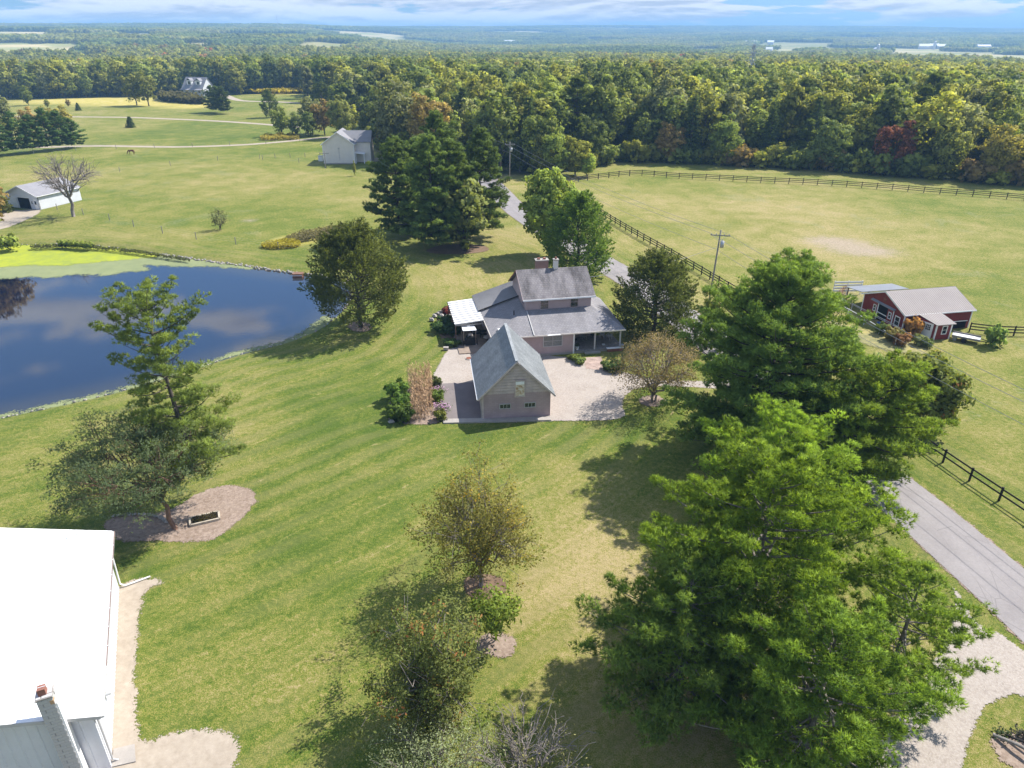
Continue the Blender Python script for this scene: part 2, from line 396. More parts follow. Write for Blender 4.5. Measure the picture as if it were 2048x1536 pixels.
def m_ground():
    m, t = newmat('ground_grass'); p = t.geo()
    a = lambda n: t.attr(n)
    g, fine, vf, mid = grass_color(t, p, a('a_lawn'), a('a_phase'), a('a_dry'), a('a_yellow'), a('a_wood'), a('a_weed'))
    g = t.mix(a('a_field'), g, t.ramp(t.noise(0.01, 3, 0.5, p), [(0.4, (0.30, 0.30, 0.12)), (0.6, (0.50, 0.41, 0.22))]))
    sn = t.rng(t.math('ADD', a('a_soil'), t.math('MULTIPLY', t.math('SUBTRACT', t.noise(0.9, 6, 0.75, p), 0.5), 2.0)), 0.25, 1.35, 0, 0.8)
    sc_ = t.ramp(t.noise(3, 5, 0.7, p), [(0.35, (0.26, 0.20, 0.15)), (0.65, (0.44, 0.36, 0.29))])
    g = t.mix(sn, g, sc_)
    h = t.math('ADD', t.math('MULTIPLY', vf, 0.5), fine)
    t.out(t.bsdf(g, 0.95, 0.12, t.bump(h, 0.9, 0.12))); return m
M['ground'] = m_ground()

def m_sheet(name, stops, scale, edge=0.5, bump=0.3, wear=None, rough=0.95, bscale=None, bits=None):
    """sheet whose ragged border follows the distance attribute 'sd' (metres inside the outline)"""
    m, t = newmat(name); p = t.geo()
    n = t.math('ADD', t.math('MULTIPLY', t.noise(scale, 5, 0.7, p), 0.6), t.math('MULTIPLY', t.noise(scale * 0.12, 4, 0.6, p), 0.4))
    c = t.ramp(n, stops)
    if bits:
        v = t.node('ShaderNodeTexVoronoi', {'Vector': p, 'Scale': bits[0], 'Randomness': 1.0})
        bw = t.node('ShaderNodeRGBToBW', {0: v.outputs['Color']}).outputs[0]
        c = t.mix(bits[1], c, t.ramp(bw, bits[2]), 'MIX')
    sh = t.bsdf(c, rough, 0.2, t.bump(t.noise(bscale or scale * 2, 4, 0.7, p), bump, 0.03))
    s = t.math('ADD', t.attr('sd'), t.math('MULTIPLY', t.math('SUBTRACT', t.math('ADD', t.math('MULTIPLY', t.noise(1.1, 4, 0.7, p), 0.5), t.math('MULTIPLY', t.noise(9.0, 3, 0.7, p), 0.5)), 0.5), edge * 4.2))
    f = t.rng(s, -0.03, 0.05)
    tr = t.node('ShaderNodeBsdfTransparent').outputs[0]
    mx = t.node('ShaderNodeMixShader', {0: f}); t.l.new(tr, mx.inputs[1]); t.l.new(sh, mx.inputs[2]); t.out(mx.outputs[0]); return m
M['gravel'] = m_sheet('gravel', [(0.35, (0.275, 0.235, 0.200)), (0.5, (0.345, 0.30, 0.260)), (0.68, (0.40, 0.355, 0.315))], 5, 0.30, 0.8,
    bits=(11.0, 0.22, [(0.2, (0.22, 0.18, 0.155)), (0.55, (0.38, 0.33, 0.29)), (0.9, (0.50, 0.45, 0.40))]))
M['path_gravel'] = m_sheet('path_gravel', [(0.35, (0.29, 0.24, 0.185)), (0.65, (0.41, 0.35, 0.28))], 2, 0.5, 0.4)
M['mulch'] = m_sheet('mulch', [(0.35, (0.20, 0.145, 0.105)), (0.5, (0.28, 0.21, 0.160)), (0.68, (0.36, 0.285, 0.225))], 4, 0.45, 0.9,
    bits=(6.0, 0.3, [(0.2, (0.11, 0.075, 0.06)), (0.8, (0.34, 0.27, 0.23))]))
M['dark_mulch'] = m_sheet('dark_mulch', [(0.35, (0.12, 0.078, 0.052)), (0.65, (0.22, 0.150, 0.100))], 4, 0.25, 0.9)
M['weeds_sheet'] = m_sheet('weeds_sheet', [(0.35, (0.13, 0.14, 0.05)), (0.5, (0.24, 0.22, 0.10)), (0.65, (0.42, 0.34, 0.10))], 1.2, 0.9, 0.9)
M['duckweed'] = m_sheet('duckweed', [(0.30, (0.19, 0.235, 0.06)), (0.48, (0.27, 0.31, 0.035)), (0.62, (0.34, 0.365, 0.03))], 0.6, 1.6, 0.1)
M['duckweed_thin'] = m_sheet('duckweed_thin', [(0.35, (0.165, 0.195, 0.095)), (0.65, (0.225, 0.25, 0.12))], 0.5, 1.7, 0.1)
def m_road():
    m, t = newmat('road_asphalt'); p = t.geo(); ac = t.attr('across')
    n = t.math('ADD', t.math('MULTIPLY', t.noise(6, 5, 0.75, p), 0.5), t.math('MULTIPLY', t.noise(0.35, 4, 0.6, p), 0.5))
    c = t.ramp(n, [(0.36, (0.215, 0.195, 0.19)), (0.64, (0.285, 0.262, 0.255))])
    tr = t.math('ABSOLUTE', t.math('SUBTRACT', t.math('ABSOLUTE', ac), 0.9))
    c = t.mix(t.rng(tr, 0.05, 0.5, 0.22, 0), c, (0.17, 0.155, 0.155))
    cr = t.node('ShaderNodeTexVoronoi', {'Vector': t.mapp(p, scale=(0.6, 0.16, 1)), 'Scale': 1.0}, feature='DISTANCE_TO_EDGE')
    c = t.mix(t.rng(cr.outputs['Distance'], 0.0, 0.012, 0.45, 0), c, (0.13, 0.12, 0.12))
    t.out(t.bsdf(c, 0.85, 0.25, t.bump(t.noise(14, 3, 0.7, p), 0.4, 0.01))); return m
M['road'] = m_road()
M['asphalt'] = m_plain('asphalt', (0.185, 0.16, 0.155), 0.9, 0.2, 0.10, 0.6, 0.3, 12)
M['concrete'] = m_plain('concrete', (0.34, 0.31, 0.28), 0.9, 0.2, 0.10, 1.2, 0.2, 10)

def m_water():
    m, t = newmat('pond_water'); p = t.geo()
    w1 = t.noise(1.6, 3, 0.6, t.mapp(p, scale=(1, 2.2, 1), rot=(0, 0, 0.5))); w2 = t.noise(0.35, 2, 0.5, p)
    h = t.math('ADD', t.math('MULTIPLY', w1, 0.6), w2)
    shore = t.attr('sd')
    c = t.mix(t.rng(shore, 0.3, 6.0), (0.030, 0.026, 0.018), (0.002, 0.006, 0.022))
    t.out(t.bsdf(c, 0.035, 1.0, t.bump(h, 0.045, 0.05), **{'IOR': 1.6})); return m
M['water'] = m_water()
# ---------------------------------------------------------------- the lie of the land
def smooth01(v): v = np.clip(v, 0, 1); return v * v * (3 - 2 * v)
WATER_Z = -0.5
POND_PX = [(-700, 505), (-300, 499), (0, 494), (60, 490), (130, 488), (200, 492), (300, 506), (400, 521), (500, 534), (560, 543), (600, 548),
           (650, 552), (700, 572), (702, 605), (668, 640), (640, 660), (600, 677), (560, 691), (505, 703), (450, 719), (400, 737), (300, 768), (200, 795),
           (100, 817), (0, 838), (-200, 880), (-500, 930), (-900, 850)]
POND = smooth_poly([gp(a, b, WATER_Z) for a, b in POND_PX], 1)
def hills(x, y):
    x = np.asarray(x, float); y = np.asarray(y, float)
    r = np.hypot(x, y)
    az = np.where(y > 1, x / np.maximum(y, 1), np.sign(x) * 3)
    wl = smooth01((-az - 0.02) / 0.30)
    zr = np.interp(r, [0, 330, 700, 1300, 2300, 3300, 4800, 6500, 12000], [0, 0, -9, -18, -20, -5, 24, 29, 30])
    zl = np.interp(r, [0, 470, 640, 1000, 1450, 1960, 2200, 2700, 3300, 5500, 12000], [0, 0, -7, -14, -6, 13, 14, 32, 44, 30, 30])
    zc = zr * (1 - wl) + zl * wl
    wr = smooth01((az - 0.25) / 0.3); zc = zc + wr * np.interp(r, [0, 3300, 5200, 12000], [0, 0, 9, 12])
    amp = np.interp(r, [0, 450, 1200, 2600, 9000], [0, 0, 3.0, 5.5, 6.0]); amp2 = np.interp(r, [0, 2200, 4200, 7000], [0, 0, 22.0, 32.0])
    return zc + amp * fbm(x, y, 0.0030, 5, 3) + amp2 * fbm(x, y, 0.0012, 15, 2)
def ground_z(x, y):
    x = np.asarray(x, float); y = np.asarray(y, float)
    z = hills(x, y)
    return z
def gz(x, y): return float(ground_z(np.array([x]), np.array([y]))[0])
def gpt(px, py):
    """sight line onto the hills"""
    u = (px - 1024) / FPX; v = (py - 768) / FPX
    dx, dy, dz = u, math.cos(PITCH) - v * math.sin(PITCH), -(math.sin(PITCH) + v * math.cos(PITCH))
    k = 30.0
    for _ in range(4000):
        z = CAMH + dz * k
        if z < gz(dx * k, dy * k): break
        k *= 1.006
        if k > 12000: break
    return dx * k, dy * k

# open land (no woods), in world metres
def wpoly(pts): return [gp(a, b) for a, b in pts]
WOOD_EDGE_PX = [(-1200, 200), (-400, 192), (0, 189), (120, 189), (250, 186), (330, 192), (380, 190), (470, 188), (560, 180), (625, 182), (645, 203), (680, 240),
                (745, 262), (770, 300), (800, 332), (900, 345), (990, 352), (1100, 350), (1190, 334), (1240, 326), (1290, 325), (1380, 330), (1500, 335), (1600, 340), (1700, 347),
                (1800, 355), (1900, 362), (2048, 374), (2300, 384), (2700, 405), (3300, 460)]
EDGE = [gp(a, b) for a, b in WOOD_EDGE_PX]
OPEN = [(-1500, -400)] + [(-1500, EDGE[0][1])] + EDGE + [(900, EDGE[-1][1]), (900, -400)]
# far fields: (azimuth as photo column from, to, near distance, far distance, tone)
FAR_FIELDS = [(-120, 175, 1330, 1960, 1.0, .04), (-90, 110, 2230, 2740, 1.0, .03), (240, 335, 2180, 2680, 0.6, -.04), (150, 215, 1180, 1420, .5, .05), (345, 430, 1500, 1900, 0.35, .05), (430, 640, 2240, 2820, 0.8, .04), (560, 690, 1560, 1960, 0.4, .06),
              (700, 800, 2500, 3100, .5, .03), (1150, 1230, 3400, 3900, .6, 0), (1470, 1640, 2450, 3500, 0.35, .06), (1500, 1600, 1850, 2420, 0.6, .02), (1360, 1450, 1950, 2600, 0.9, .03), (1730, 1970, 1450, 2560, 0.45, .05), (1975, 2160, 1300, 2350, 1.0, -.02),
              (1660, 1760, 3900, 4600, 0.9, .0), (1790, 1840, 4000, 4500, .9, 0), (1930, 2060, 2620, 3100, 0.9, 0)]
def far_field(x, y):
    r = np.hypot(x, y); out = np.zeros(x.shape)
    with np.errstate(divide='ignore', invalid='ignore'):
        px, _ = project(x, np.maximum(y, 1), np.zeros_like(x))
    for a, b, n, f, tone, sk in FAR_FIELDS:
        wv = 22 * fbm(x, y, 0.006, 9, 3); q_ = px - sk * (r - n)
        m_ = (q_ > a + wv * .6) & (q_ < b + wv * .6) & (r > n + wv * 2) & (r < f + wv * 2) & (y > 100)
        out = np.maximum(out, m_ * tone)
    clear_ = fbm(x, y, 0.0042, 133, 2)
    out = np.maximum(out, ((clear_ > 0.62) & (r > 1900) & (y > 100)) * (0.45 + 0.4 * (fbm(x, y, 0.002, 7, 1) > 0)))
    return out

def grid_axis(core0, core1, step, far, grow=1.13):
    a = list(np.arange(core0, core1 + 1e-6, step)); s = step; v = a[-1]
    while v < far: s *= grow; s = min(s, 260); v += s; a.append(v)
    return a
xs_pos = grid_axis(0, 70, 0.9, 9500, 1.10); xs = np.array([-q for q in xs_pos[:0:-1]] + xs_pos)
ys = np.array(grid_axis(8, 130, 0.9, 11000, 1.045)); ys = np.concatenate([[-2500, -900, -300, -100, -40, -15, -5, 2], ys])
GX, GY = np.meshgrid(xs, ys)
sp = sdf(POND, GX, GY)
GZ = hills(GX, GY)
bank = np.interp(sp, [-3.0, -1.2, -0.25, 0.0, 1.0, 6.0], [0.0, -0.12, -0.36, -0.5, -0.85, -1.6])
GZ = GZ + np.where(GY < 400, bank, 0)
# gentle unevenness
GZ = GZ + np.where(sp < -3, 0.06 * fbm(GX, GY, 0.12, 3, 2), 0) * (GY < 200) * 0.3
ny, nx = GX.shape
acc = Acc()
idx = np.arange(nx * ny).reshape(ny, nx)
F = np.stack([idx[:-1, :-1], idx[:-1, 1:], idx[1:, 1:], idx[1:, :-1]], -1).reshape(-1, 4)
acc.add(np.stack([GX, GY, GZ], -1).reshape(-1, 3), F)
gm = acc.mesh('ground', M['ground'], smooth=True)
def put_attr(me, name, arr):
    a = me.attributes.new(name, 'FLOAT', 'POINT'); a.data.foreach_set('value', np.ascontiguousarray(arr, np.float32).ravel())

LAWN = px_poly([(-900, 700), (-300, 470), (0, 455), (90, 440), (150, 432), (230, 452), (330, 474), (420, 490), (520, 500), (640, 512), (700, 470), (760, 452), (1000, 452), (1045, 470),
                (1150, 520), (1215, 585), (1300, 640), (1400, 690), (1520, 790), (1700, 900), (1850, 1080), (2048, 1300), (2400, 1700), (2400, 2600), (-900, 2600)], 0, 1)
lawn = smooth01(sdf(LAWN, GX, GY) / 1.2 + 0.5)
ROADSIDE = px_poly([(1015, 372), (1120, 372), (1180, 420), (1300, 500), (1480, 605), (1700, 720), (1900, 860), (2100, 1000), (2300, 1300), (1900, 1050), (1500, 780), (1300, 620), (1080, 470)], 0, 1)
rs = smooth01(sdf(ROADSIDE, GX, GY) / 1.0 + 0.5)
lawn = np.maximum(lawn, rs)
LAWN2 = px_poly([(160, 205), (400, 205), (620, 200), (700, 250), (640, 272), (400, 282), (170, 290), (150, 250)], 0, 1)
lawn2 = smooth01(sdf(LAWN2, GX, GY) / 6 + 0.5)
openm = sdf(OPEN, GX, GY)
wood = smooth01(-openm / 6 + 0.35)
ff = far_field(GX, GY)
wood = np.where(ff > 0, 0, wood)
YEL = px_poly([(20, 203), (30, 190), (250, 182), (330, 192), (360, 203), (420, 208), (430, 214), (380, 217), (300, 214), (200, 211), (120, 210)], 0, 1)
yel = smooth01(sdf(YEL, GX, GY) / 8 + 0.5)
YEL2 = px_poly([(440, 178), (560, 172), (640, 178), (600, 190), (470, 186)], 0, 1)
yel = np.maximum(yel, smooth01(sdf(YEL2, GX, GY) / 8 + 0.5) * 0.9)
YEL3 = px_poly([(520, 485), (600, 462), (680, 452), (735, 455), (680, 475), (600, 492), (540, 500)], 0, 1)
yel3 = smooth01(sdf(YEL3, GX, GY) / 1.5 + 0.5) * 0.55
yel = np.maximum(yel, yel3)
dry = 0.25 * fbm(GX, GY, 0.03, 21, 3)
def blob(px, py, rx, ry, amp):
    cx, cy = gp(px, py); return amp * np.exp(-(((GX - cx) / rx) ** 2 + ((GY - cy) / ry) ** 2))
dry = dry + blob(1220, 1080, 6, 9, 0.55) + blob(1000, 480, 14, 10, 0.40) + blob(880, 560, 12, 8, 0.35) + blob(600, 1330, 4, 2.5, 0.35) + blob(300, 880, 8, 6, 0.3) \
    + blob(1540, 420, 26, 22, 0.35) + blob(1800, 520, 20, 14, 0.35) + blob(300, 470, 18, 5, 0.35) + blob(1150, 1180, 5, 4, 0.4) + blob(420, 345, 40, 25, 0.25) + blob(80, 345, 20, 14, 0.3) \
    + blob(1560, 1300, 7, 5, 0.9) + blob(1300, 1420, 5, 4, 0.6) + blob(620, 720, 12, 10, -0.15) + blob(950, 880, 9, 3.5, -0.35) + blob(700, 830, 6, 9, -0.3) + blob(640, 1130, 6, 6, -0.15) + blob(1380, 860, 9, 4, -0.4) \
    + blob(520, 560, 10, 6, 0.1) + blob(1380, 590, 6, 10, 0.2)
soil = blob(1690, 488, 6.5, 5.5, 1.0) + blob(1640, 480, 5, 3.5, 0.55) + blob(1740, 505, 7, 3.5, 0.95) + blob(1700, 590, 6, 4, 0.7) + blob(500, 441, 2.2, 1.6, 1.0) + blob(270, 390, 9, 3, 0.45) + blob(1600, 1310, 3.0, 3.0, 0.45) \
    + blob(130, 290, 22, 6, 0.7) + blob(30, 300, 14, 5, 0.55) + blob(900, 500, 6, 3.5, 0.75) + blob(1010, 650, 0.1, 0.1, 0)
pasture = 1 - np.clip(lawn + lawn2 + wood, 0, 1)
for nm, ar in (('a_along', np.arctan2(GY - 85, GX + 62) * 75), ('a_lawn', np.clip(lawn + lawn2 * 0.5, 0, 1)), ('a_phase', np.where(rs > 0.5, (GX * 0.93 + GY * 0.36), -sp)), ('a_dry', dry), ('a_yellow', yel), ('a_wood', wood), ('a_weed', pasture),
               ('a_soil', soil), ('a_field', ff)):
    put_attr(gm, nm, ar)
g_ob = link('ground', gm); g_ob['kind'] = 'structure'; g_ob['label'] = 'mown lawn and pasture running out to wooded hills'

def sheet(name, poly, z, mat, res=0.5, margin=0.8, label=None, kind='structure', cat=None, edge=None, follow=False, across=None):
    p = np.array(poly); x0, y0 = p.min(0) - margin; x1, y1 = p.max(0) + margin
    X, Y = np.meshgrid(np.arange(x0, x1 + res, res), np.arange(y0, y1 + res, res)); s = sdf(p, X, Y)
    keep = np.maximum.reduce([s[:-1, :-1], s[1:, :-1], s[:-1, 1:], s[1:, 1:]]) > -margin
    n_y, n_x = X.shape; id_ = np.arange(n_x * n_y).reshape(n_y, n_x)
    f = np.stack([id_[:-1, :-1], id_[:-1, 1:], id_[1:, 1:], id_[1:, :-1]], -1)[keep]
    used, inv = np.unique(f, return_inverse=True)
    Z = (hills(X, Y) if follow else np.zeros_like(X)) + z
    a = Acc(); a.add(np.stack([X, Y, Z], -1).reshape(-1, 3)[used], inv.reshape(-1, 4))
    me = a.mesh(name, mat, smooth=True); put_attr(me, 'sd', s.ravel()[used])
    ob = link(name, me); ob['kind'] = kind
    if label: ob['label'] = label
    if cat: ob['category'] = cat
    return ob

# base ground has +-2 cm unevenness away from the pond: sheets sit a little above it
Z0 = 0.03
wat = Acc(); X, Y = np.meshgrid(np.arange(-150, -14, 1.0), np.arange(52, 132, 1.0)); s_ = sdf(POND, X, Y)
keep = np.maximum.reduce([s_[:-1, :-1], s_[1:, :-1], s_[:-1, 1:], s_[1:, 1:]]) > -0.9
id_ = np.arange(X.size).reshape(X.shape); f = np.stack([id_[:-1, :-1], id_[:-1, 1:], id_[1:, 1:], id_[1:, :-1]], -1)[keep]
used, inv = np.unique(f, return_inverse=True)
wat.add(np.stack([X, Y, np.full_like(X, WATER_Z)], -1).reshape(-1, 3)[used], inv.reshape(-1, 4))
wm = wat.mesh('pond', M['water'], True); put_attr(wm, 'sd', s_.ravel()[used]); wo = link('pond', wm); wo['kind'] = 'structure'; wo['label'] = 'still dark blue farm pond'
DW = px_poly([(-700, 495), (-100, 486), (0, 484), (120, 482), (220, 488), (320, 505), (420, 520), (520, 534), (500, 538), (420, 533), (350, 534), (290, 530), (300, 541), (240, 545), (225, 551), (150, 549), (100, 556), (40, 554), (-20, 561), (-700, 590)], WATER_Z, 0)
dwo = sheet('duckweed', DW, WATER_Z + 0.012, M['duckweed_thin'], 0.6, 1.2, kind='stuff', label='thin pale duckweed film at the edge of the green mat on the pond', cat='pond weed')
DW2 = px_poly([(-700, 495), (-100, 486), (0, 484), (120, 482), (220, 488), (290, 502), (330, 512), (250, 520), (170, 526), (120, 532), (40, 531), (-20, 537), (-700, 560)], WATER_Z, 0)
sheet('duckweed', DW2, WATER_Z + 0.02, M['duckweed'], 0.6, 1.2, kind='stuff', label='thick bright yellow green duckweed mat on the far left of the pond', cat='pond weed')
DW3 = px_poly([(490, 706), (560, 688), (620, 655), (650, 632), (668, 640), (640, 668), (600, 684), (560, 698), (500, 712)], WATER_Z, 0)
sheet('duckweed', DW3, WATER_Z + 0.012, M['duckweed_thin'], 0.4, 0.3, kind='stuff', label='scattered floating weed along the near shore under the dark tree', cat='pond weed')

near_shore = [gp(a_, b_, WATER_Z) for a_, b_ in [(-400, 905), (-200, 876), (0, 834), (100, 813), (200, 791), (300, 764), (400, 733), (450, 715), (505, 699), (560, 687)]]
sheet('duckweed', strip_poly(spline(near_shore, 6), .8), WATER_Z + 0.016, M['duckweed_thin'], 0.3, 0.4, kind='stuff', label='pale scum line along the near pond shore', cat='pond weed')
# road
ROADC = spline([(36.0, 3), (35.6, 15), (34.6, 31), (33.0, 41), (31.6, 48), (28.7, 60), (25.2, 77), (23.0, 87), (18.6, 103), (11.3, 122), (4.6, 140), (0.6, 153), (-3.2, 171), (-6.5, 186), (-12, 205), (-21, 228), (-40, 262)], 8)
def ribbon(c, wd, z, name, mat, label=None, attrn='across'):
    c = np.array(c); d = np.gradient(c, axis=0); d /= np.linalg.norm(d, axis=1, keepdims=True); nr = np.stack([-d[:, 1], d[:, 0]], 1)
    offs = np.linspace(-1, 1, 9) * wd / 2; P = c[:, None, :] + nr[:, None, :] * offs[None, :, None]
    a = Acc(); n, k = P.shape[:2]; i = np.arange(n * k).reshape(n, k)
    Zr = np.broadcast_to(z, P.shape[:2]) + hills(P[..., 0], P[..., 1]) + 0.03 * (1 - (offs / (wd / 2)) ** 2)[None, :]
    a.add(np.stack([P[..., 0], P[..., 1], Zr], -1).reshape(-1, 3), np.stack([i[:-1, :-1], i[1:, :-1], i[1:, 1:], i[:-1, 1:]], -1).reshape(-1, 4))
    me = a.mesh(name, mat, True); put_attr(me, attrn, np.broadcast_to(offs, P.shape[:2])); ob = link(name, me); ob['kind'] = 'structure'
    if label: ob['label'] = label
    return ob
ribbon(ROADC, 5.4, Z0 + 0.02, 'road', M['road'], 'narrow grey country road running past the house')
sheet('road_shoulder', strip_poly(ROADC[:110], 5.6), Z0 + 0.008, M['mulch'], 0.7, 0.6)

# gravel drive, bottom right
DR = px_poly([(1955, 1255), (1990, 1262), (2048, 1300), (2160, 1400), (2160, 1470), (2048, 1385), (1985, 1400), (1945, 1450), (1925, 1536), (1900, 1700), (1600, 1700), (1700, 1560), (1790, 1440), (1850, 1360), (1880, 1300), (1920, 1215), (1895, 1150)], 0, 1)
sheet('gravel_drive', DR, Z0 + 0.012, M['gravel'], 0.4, 0.7, 'pale gravel drive joining the road at the lower right')
# gravel yard round the garage
YARD = px_poly([(893, 700), (912, 694), (945, 697), (1000, 690), (1060, 700), (1095, 712), (1160, 716), (1215, 738), (1262, 748), (1300, 760), (1375, 762), (1460, 764), (1570, 745), (1620, 770), (1560, 788), (1440, 778),
               (1330, 772), (1270, 776), (1248, 792), (1244, 812), (1252, 838), (1180, 842), (1097, 842), (1030, 845), (885, 846), (870, 800), (860, 765), (873, 740)], 0, 1)
sheet('gravel_yard', YARD, Z0 + 0.006, M['gravel'], 0.4, 0.6, 'pale pinkish gravel yard around the gable garage')
a = Acc(); a.poly([(*gp(880, 768), Z0 + .022), (*gp(885, 839), Z0 + .022), (*gp(975, 838), Z0 + .022), (*gp(972, 764), Z0 + .022)])
structure('asphalt_pad', a, M['asphalt'], label='old grey asphalt pad beside the garage')
a = Acc(); a.slab([(*gp(887, 848), .14), (*gp(1102, 842), .14), (*gp(1100, 836), .14), (*gp(886, 840), .14)], 0.16)
structure('concrete_edging', a, M['concrete'], label='pale concrete edging along the garage front')
# workshop gravel strip
WG = px_poly([(228, 1180), (262, 1158), (335, 1160), (290, 1180), (278, 1230), (272, 1300), (270, 1400), (273, 1470), (300, 1490), (330, 1470), (400, 1462), (455, 1458), (480, 1480), (470, 1560), (440, 1700), (100, 1900), (180, 1500)], 0, 1)
sheet('gravel_strip', WG, Z0 + 0.006, M['path_gravel'], 0.35, 0.6, 'tan gravel strip beside the white metal workshop')
a = Acc(); a.slab([(*gp(228, 1500), .10), (*gp(270, 1490), .10), (*gp(272, 1525), .10), (*gp(224, 1536), .10)], 0.12)
structure('concrete_pad', a, M['concrete'], label='small tan concrete pad beside the workshop wall')
MB = px_poly([(215, 1062), (205, 1045), (230, 1030), (290, 1030), (350, 1018), (400, 985), (450, 970), (495, 975), (515, 990), (505, 1015), (470, 1050), (430, 1080), (370, 1085), (300, 1083), (240, 1085)], 0, 1)
sheet('mulch_bed', MB, Z0 + 0.006, M['mulch'], 0.3, 0.5, 'brown mulch bed under the two leaning pines')
for pts, mt, lb in (([(925, 1150), (1000, 1150), (1020, 1180), (985, 1200), (930, 1195)], 'dark_mulch', 'dark mulch ring under the autumn tree'),
                ([(955, 1275), (1000, 1262), (1035, 1275), (1030, 1310), (985, 1318), (950, 1300)], 'mulch', 'mulch ring under the sapling'),
                ([(1280, 795), (1310, 790), (1335, 800), (1325, 812), (1295, 814), (1278, 806)], 'mulch', 'mulch ring under the copper leaved tree by the drive'),
                ([(700, 645), (722, 642), (748, 652), (735, 664), (708, 664), (695, 655)], 'mulch', 'bare earth ring under the dark tree by the pond'),
                ([(780, 780), (885, 770), (888, 838), (870, 850), (780, 848)], 'mulch', 'soil of the kitchen garden'),
                ([(870, 632), (900, 625), (925, 640), (950, 690), (905, 697), (880, 680)], 'dark_mulch', 'planting bed beside the patio'),
                ([(1975, 1475), (2010, 1462), (2048, 1470), (2140, 1480), (2140, 1600), (2048, 1545), (1995, 1520)], 'mulch', 'bare bed at the lower right corner'),
                ([(850, 500), (880, 490), (930, 488), (975, 492), (980, 502), (940, 508), (890, 509), (858, 506)], 'dark_mulch', 'needle litter under the pine clump'),
                ([(1640, 640), (1700, 650), (1860, 695), (1850, 712), (1760, 700), (1670, 665)], 'weeds_sheet', 'flower bed soil in front of the red barn')):
    sheet('planting_bed', px_poly(pts, 0, 2), Z0 + 0.009, M[mt], 0.3, 0.5, lb)
# tracks on the far left fields
sheet('farm_track', strip_poly(spline([gp(a_, b_) for a_, b_ in [(-300, 300), (60, 295), (200, 292), (350, 294), (480, 290), (560, 284), (640, 276), (700, 270), (760, 262)]], 6), 3.2), Z0, M['path_gravel'], 1.0, 1.0, 'pale gravel farm lane beyond the pasture')
sheet('farm_track', strip_poly(spline([gp(a_, b_) for a_, b_ in [(-200, 236), (60, 233), (170, 234), (260, 235), (340, 238), (430, 242), (520, 248), (600, 255)]], 6), 3.4), Z0, M['path_gravel'], 1.2, 1.2, 'pale gravel lane across the far lawn')
sheet('farm_track', strip_poly(spline([gp(a_, b_) for a_, b_ in [(360, 187), (440, 189), (480, 201), (560, 204), (640, 209), (760, 222)]], 6), 4.5), Z0, M['path_gravel'], 1.6, 1.5, 'far gravel lane leading to the white house')
sheet('farm_track', px_poly([(-300, 420), (-40, 418), (30, 421), (75, 418), (84, 423), (60, 437), (0, 462), (-300, 520), (-300, 500), (-30, 452), (20, 438), (-40, 434), (-300, 440)], 0, 1), Z0, M['path_gravel'], 0.8, 1.0, 'gravel drive in front of the white garage')
sheet('farm_track', strip_poly(spline([gp(a_, b_) for a_, b_ in [(712, 322), (745, 322), (775, 312), (830, 300)]], 6), 3.4), Z0, M['path_gravel'], 1.0, 1.0, 'gravel drive of the cream house')
# ---------------------------------------------------------------- foliage generators
def unit(v): return v / (np.linalg.norm(v, axis=-1, keepdims=True) + 1e-9)
def leaves(acc, pos, nrm, size, rs, aspect=0.7, tint=None, spread=0.7):
    """one small leaf cluster face per position"""
    n = len(pos); nr = unit(nrm + spread * rs.normal(size=(n, 3)))
    a = unit(np.cross(nr, rs.normal(size=(n, 3)))); b = np.cross(nr, a)
    s = size * (0.6 + 0.8 * rs.rand(n))[:, None]
    fold = nr * s * 0.25
    q = np.stack([pos - a * s, pos - b * s * aspect + fold * 0, pos + a * s - fold, pos + b * s * aspect], 1)
    t_ = rs.rand(n) if tint is None else tint
    acc.add(q.reshape(-1, 3), np.arange(n * 4).reshape(n, 4), np.repeat(t_, 4), np.repeat(unit(np.asarray(nrm, float) + 0.15 * rs.normal(size=(n, 3))), 4, 0))
def tufts(acc, pos, dirv, L, W, k, rs, spread=0.75, tint=None, nv=None):
    """k needles sprays fanning out from each position"""
    n = len(pos); d = unit(dirv[:, None, :] + spread * rs.normal(size=(n, k, 3)))
    l = L * (0.7 + 0.6 * rs.rand(n, k, 1)); side = unit(np.cross(d, rs.normal(size=(n, k, 3)))) * W
    p = np.broadcast_to(pos[:, None, :], d.shape) - d * l * 0.15
    v = np.stack([p + d * l * 0.12 - side, p + d * l * 0.30 + side, p + d * l], 2)
    t_ = rs.rand(n) if tint is None else tint
    acc.add(v.reshape(-1, 3), np.arange(n * k * 3).reshape(-1, 3), np.repeat(t_, 3 * k), np.repeat(unit((dirv if nv is None else nv) + 0.12 * rs.normal(size=(n, 3))), 3 * k, 0))
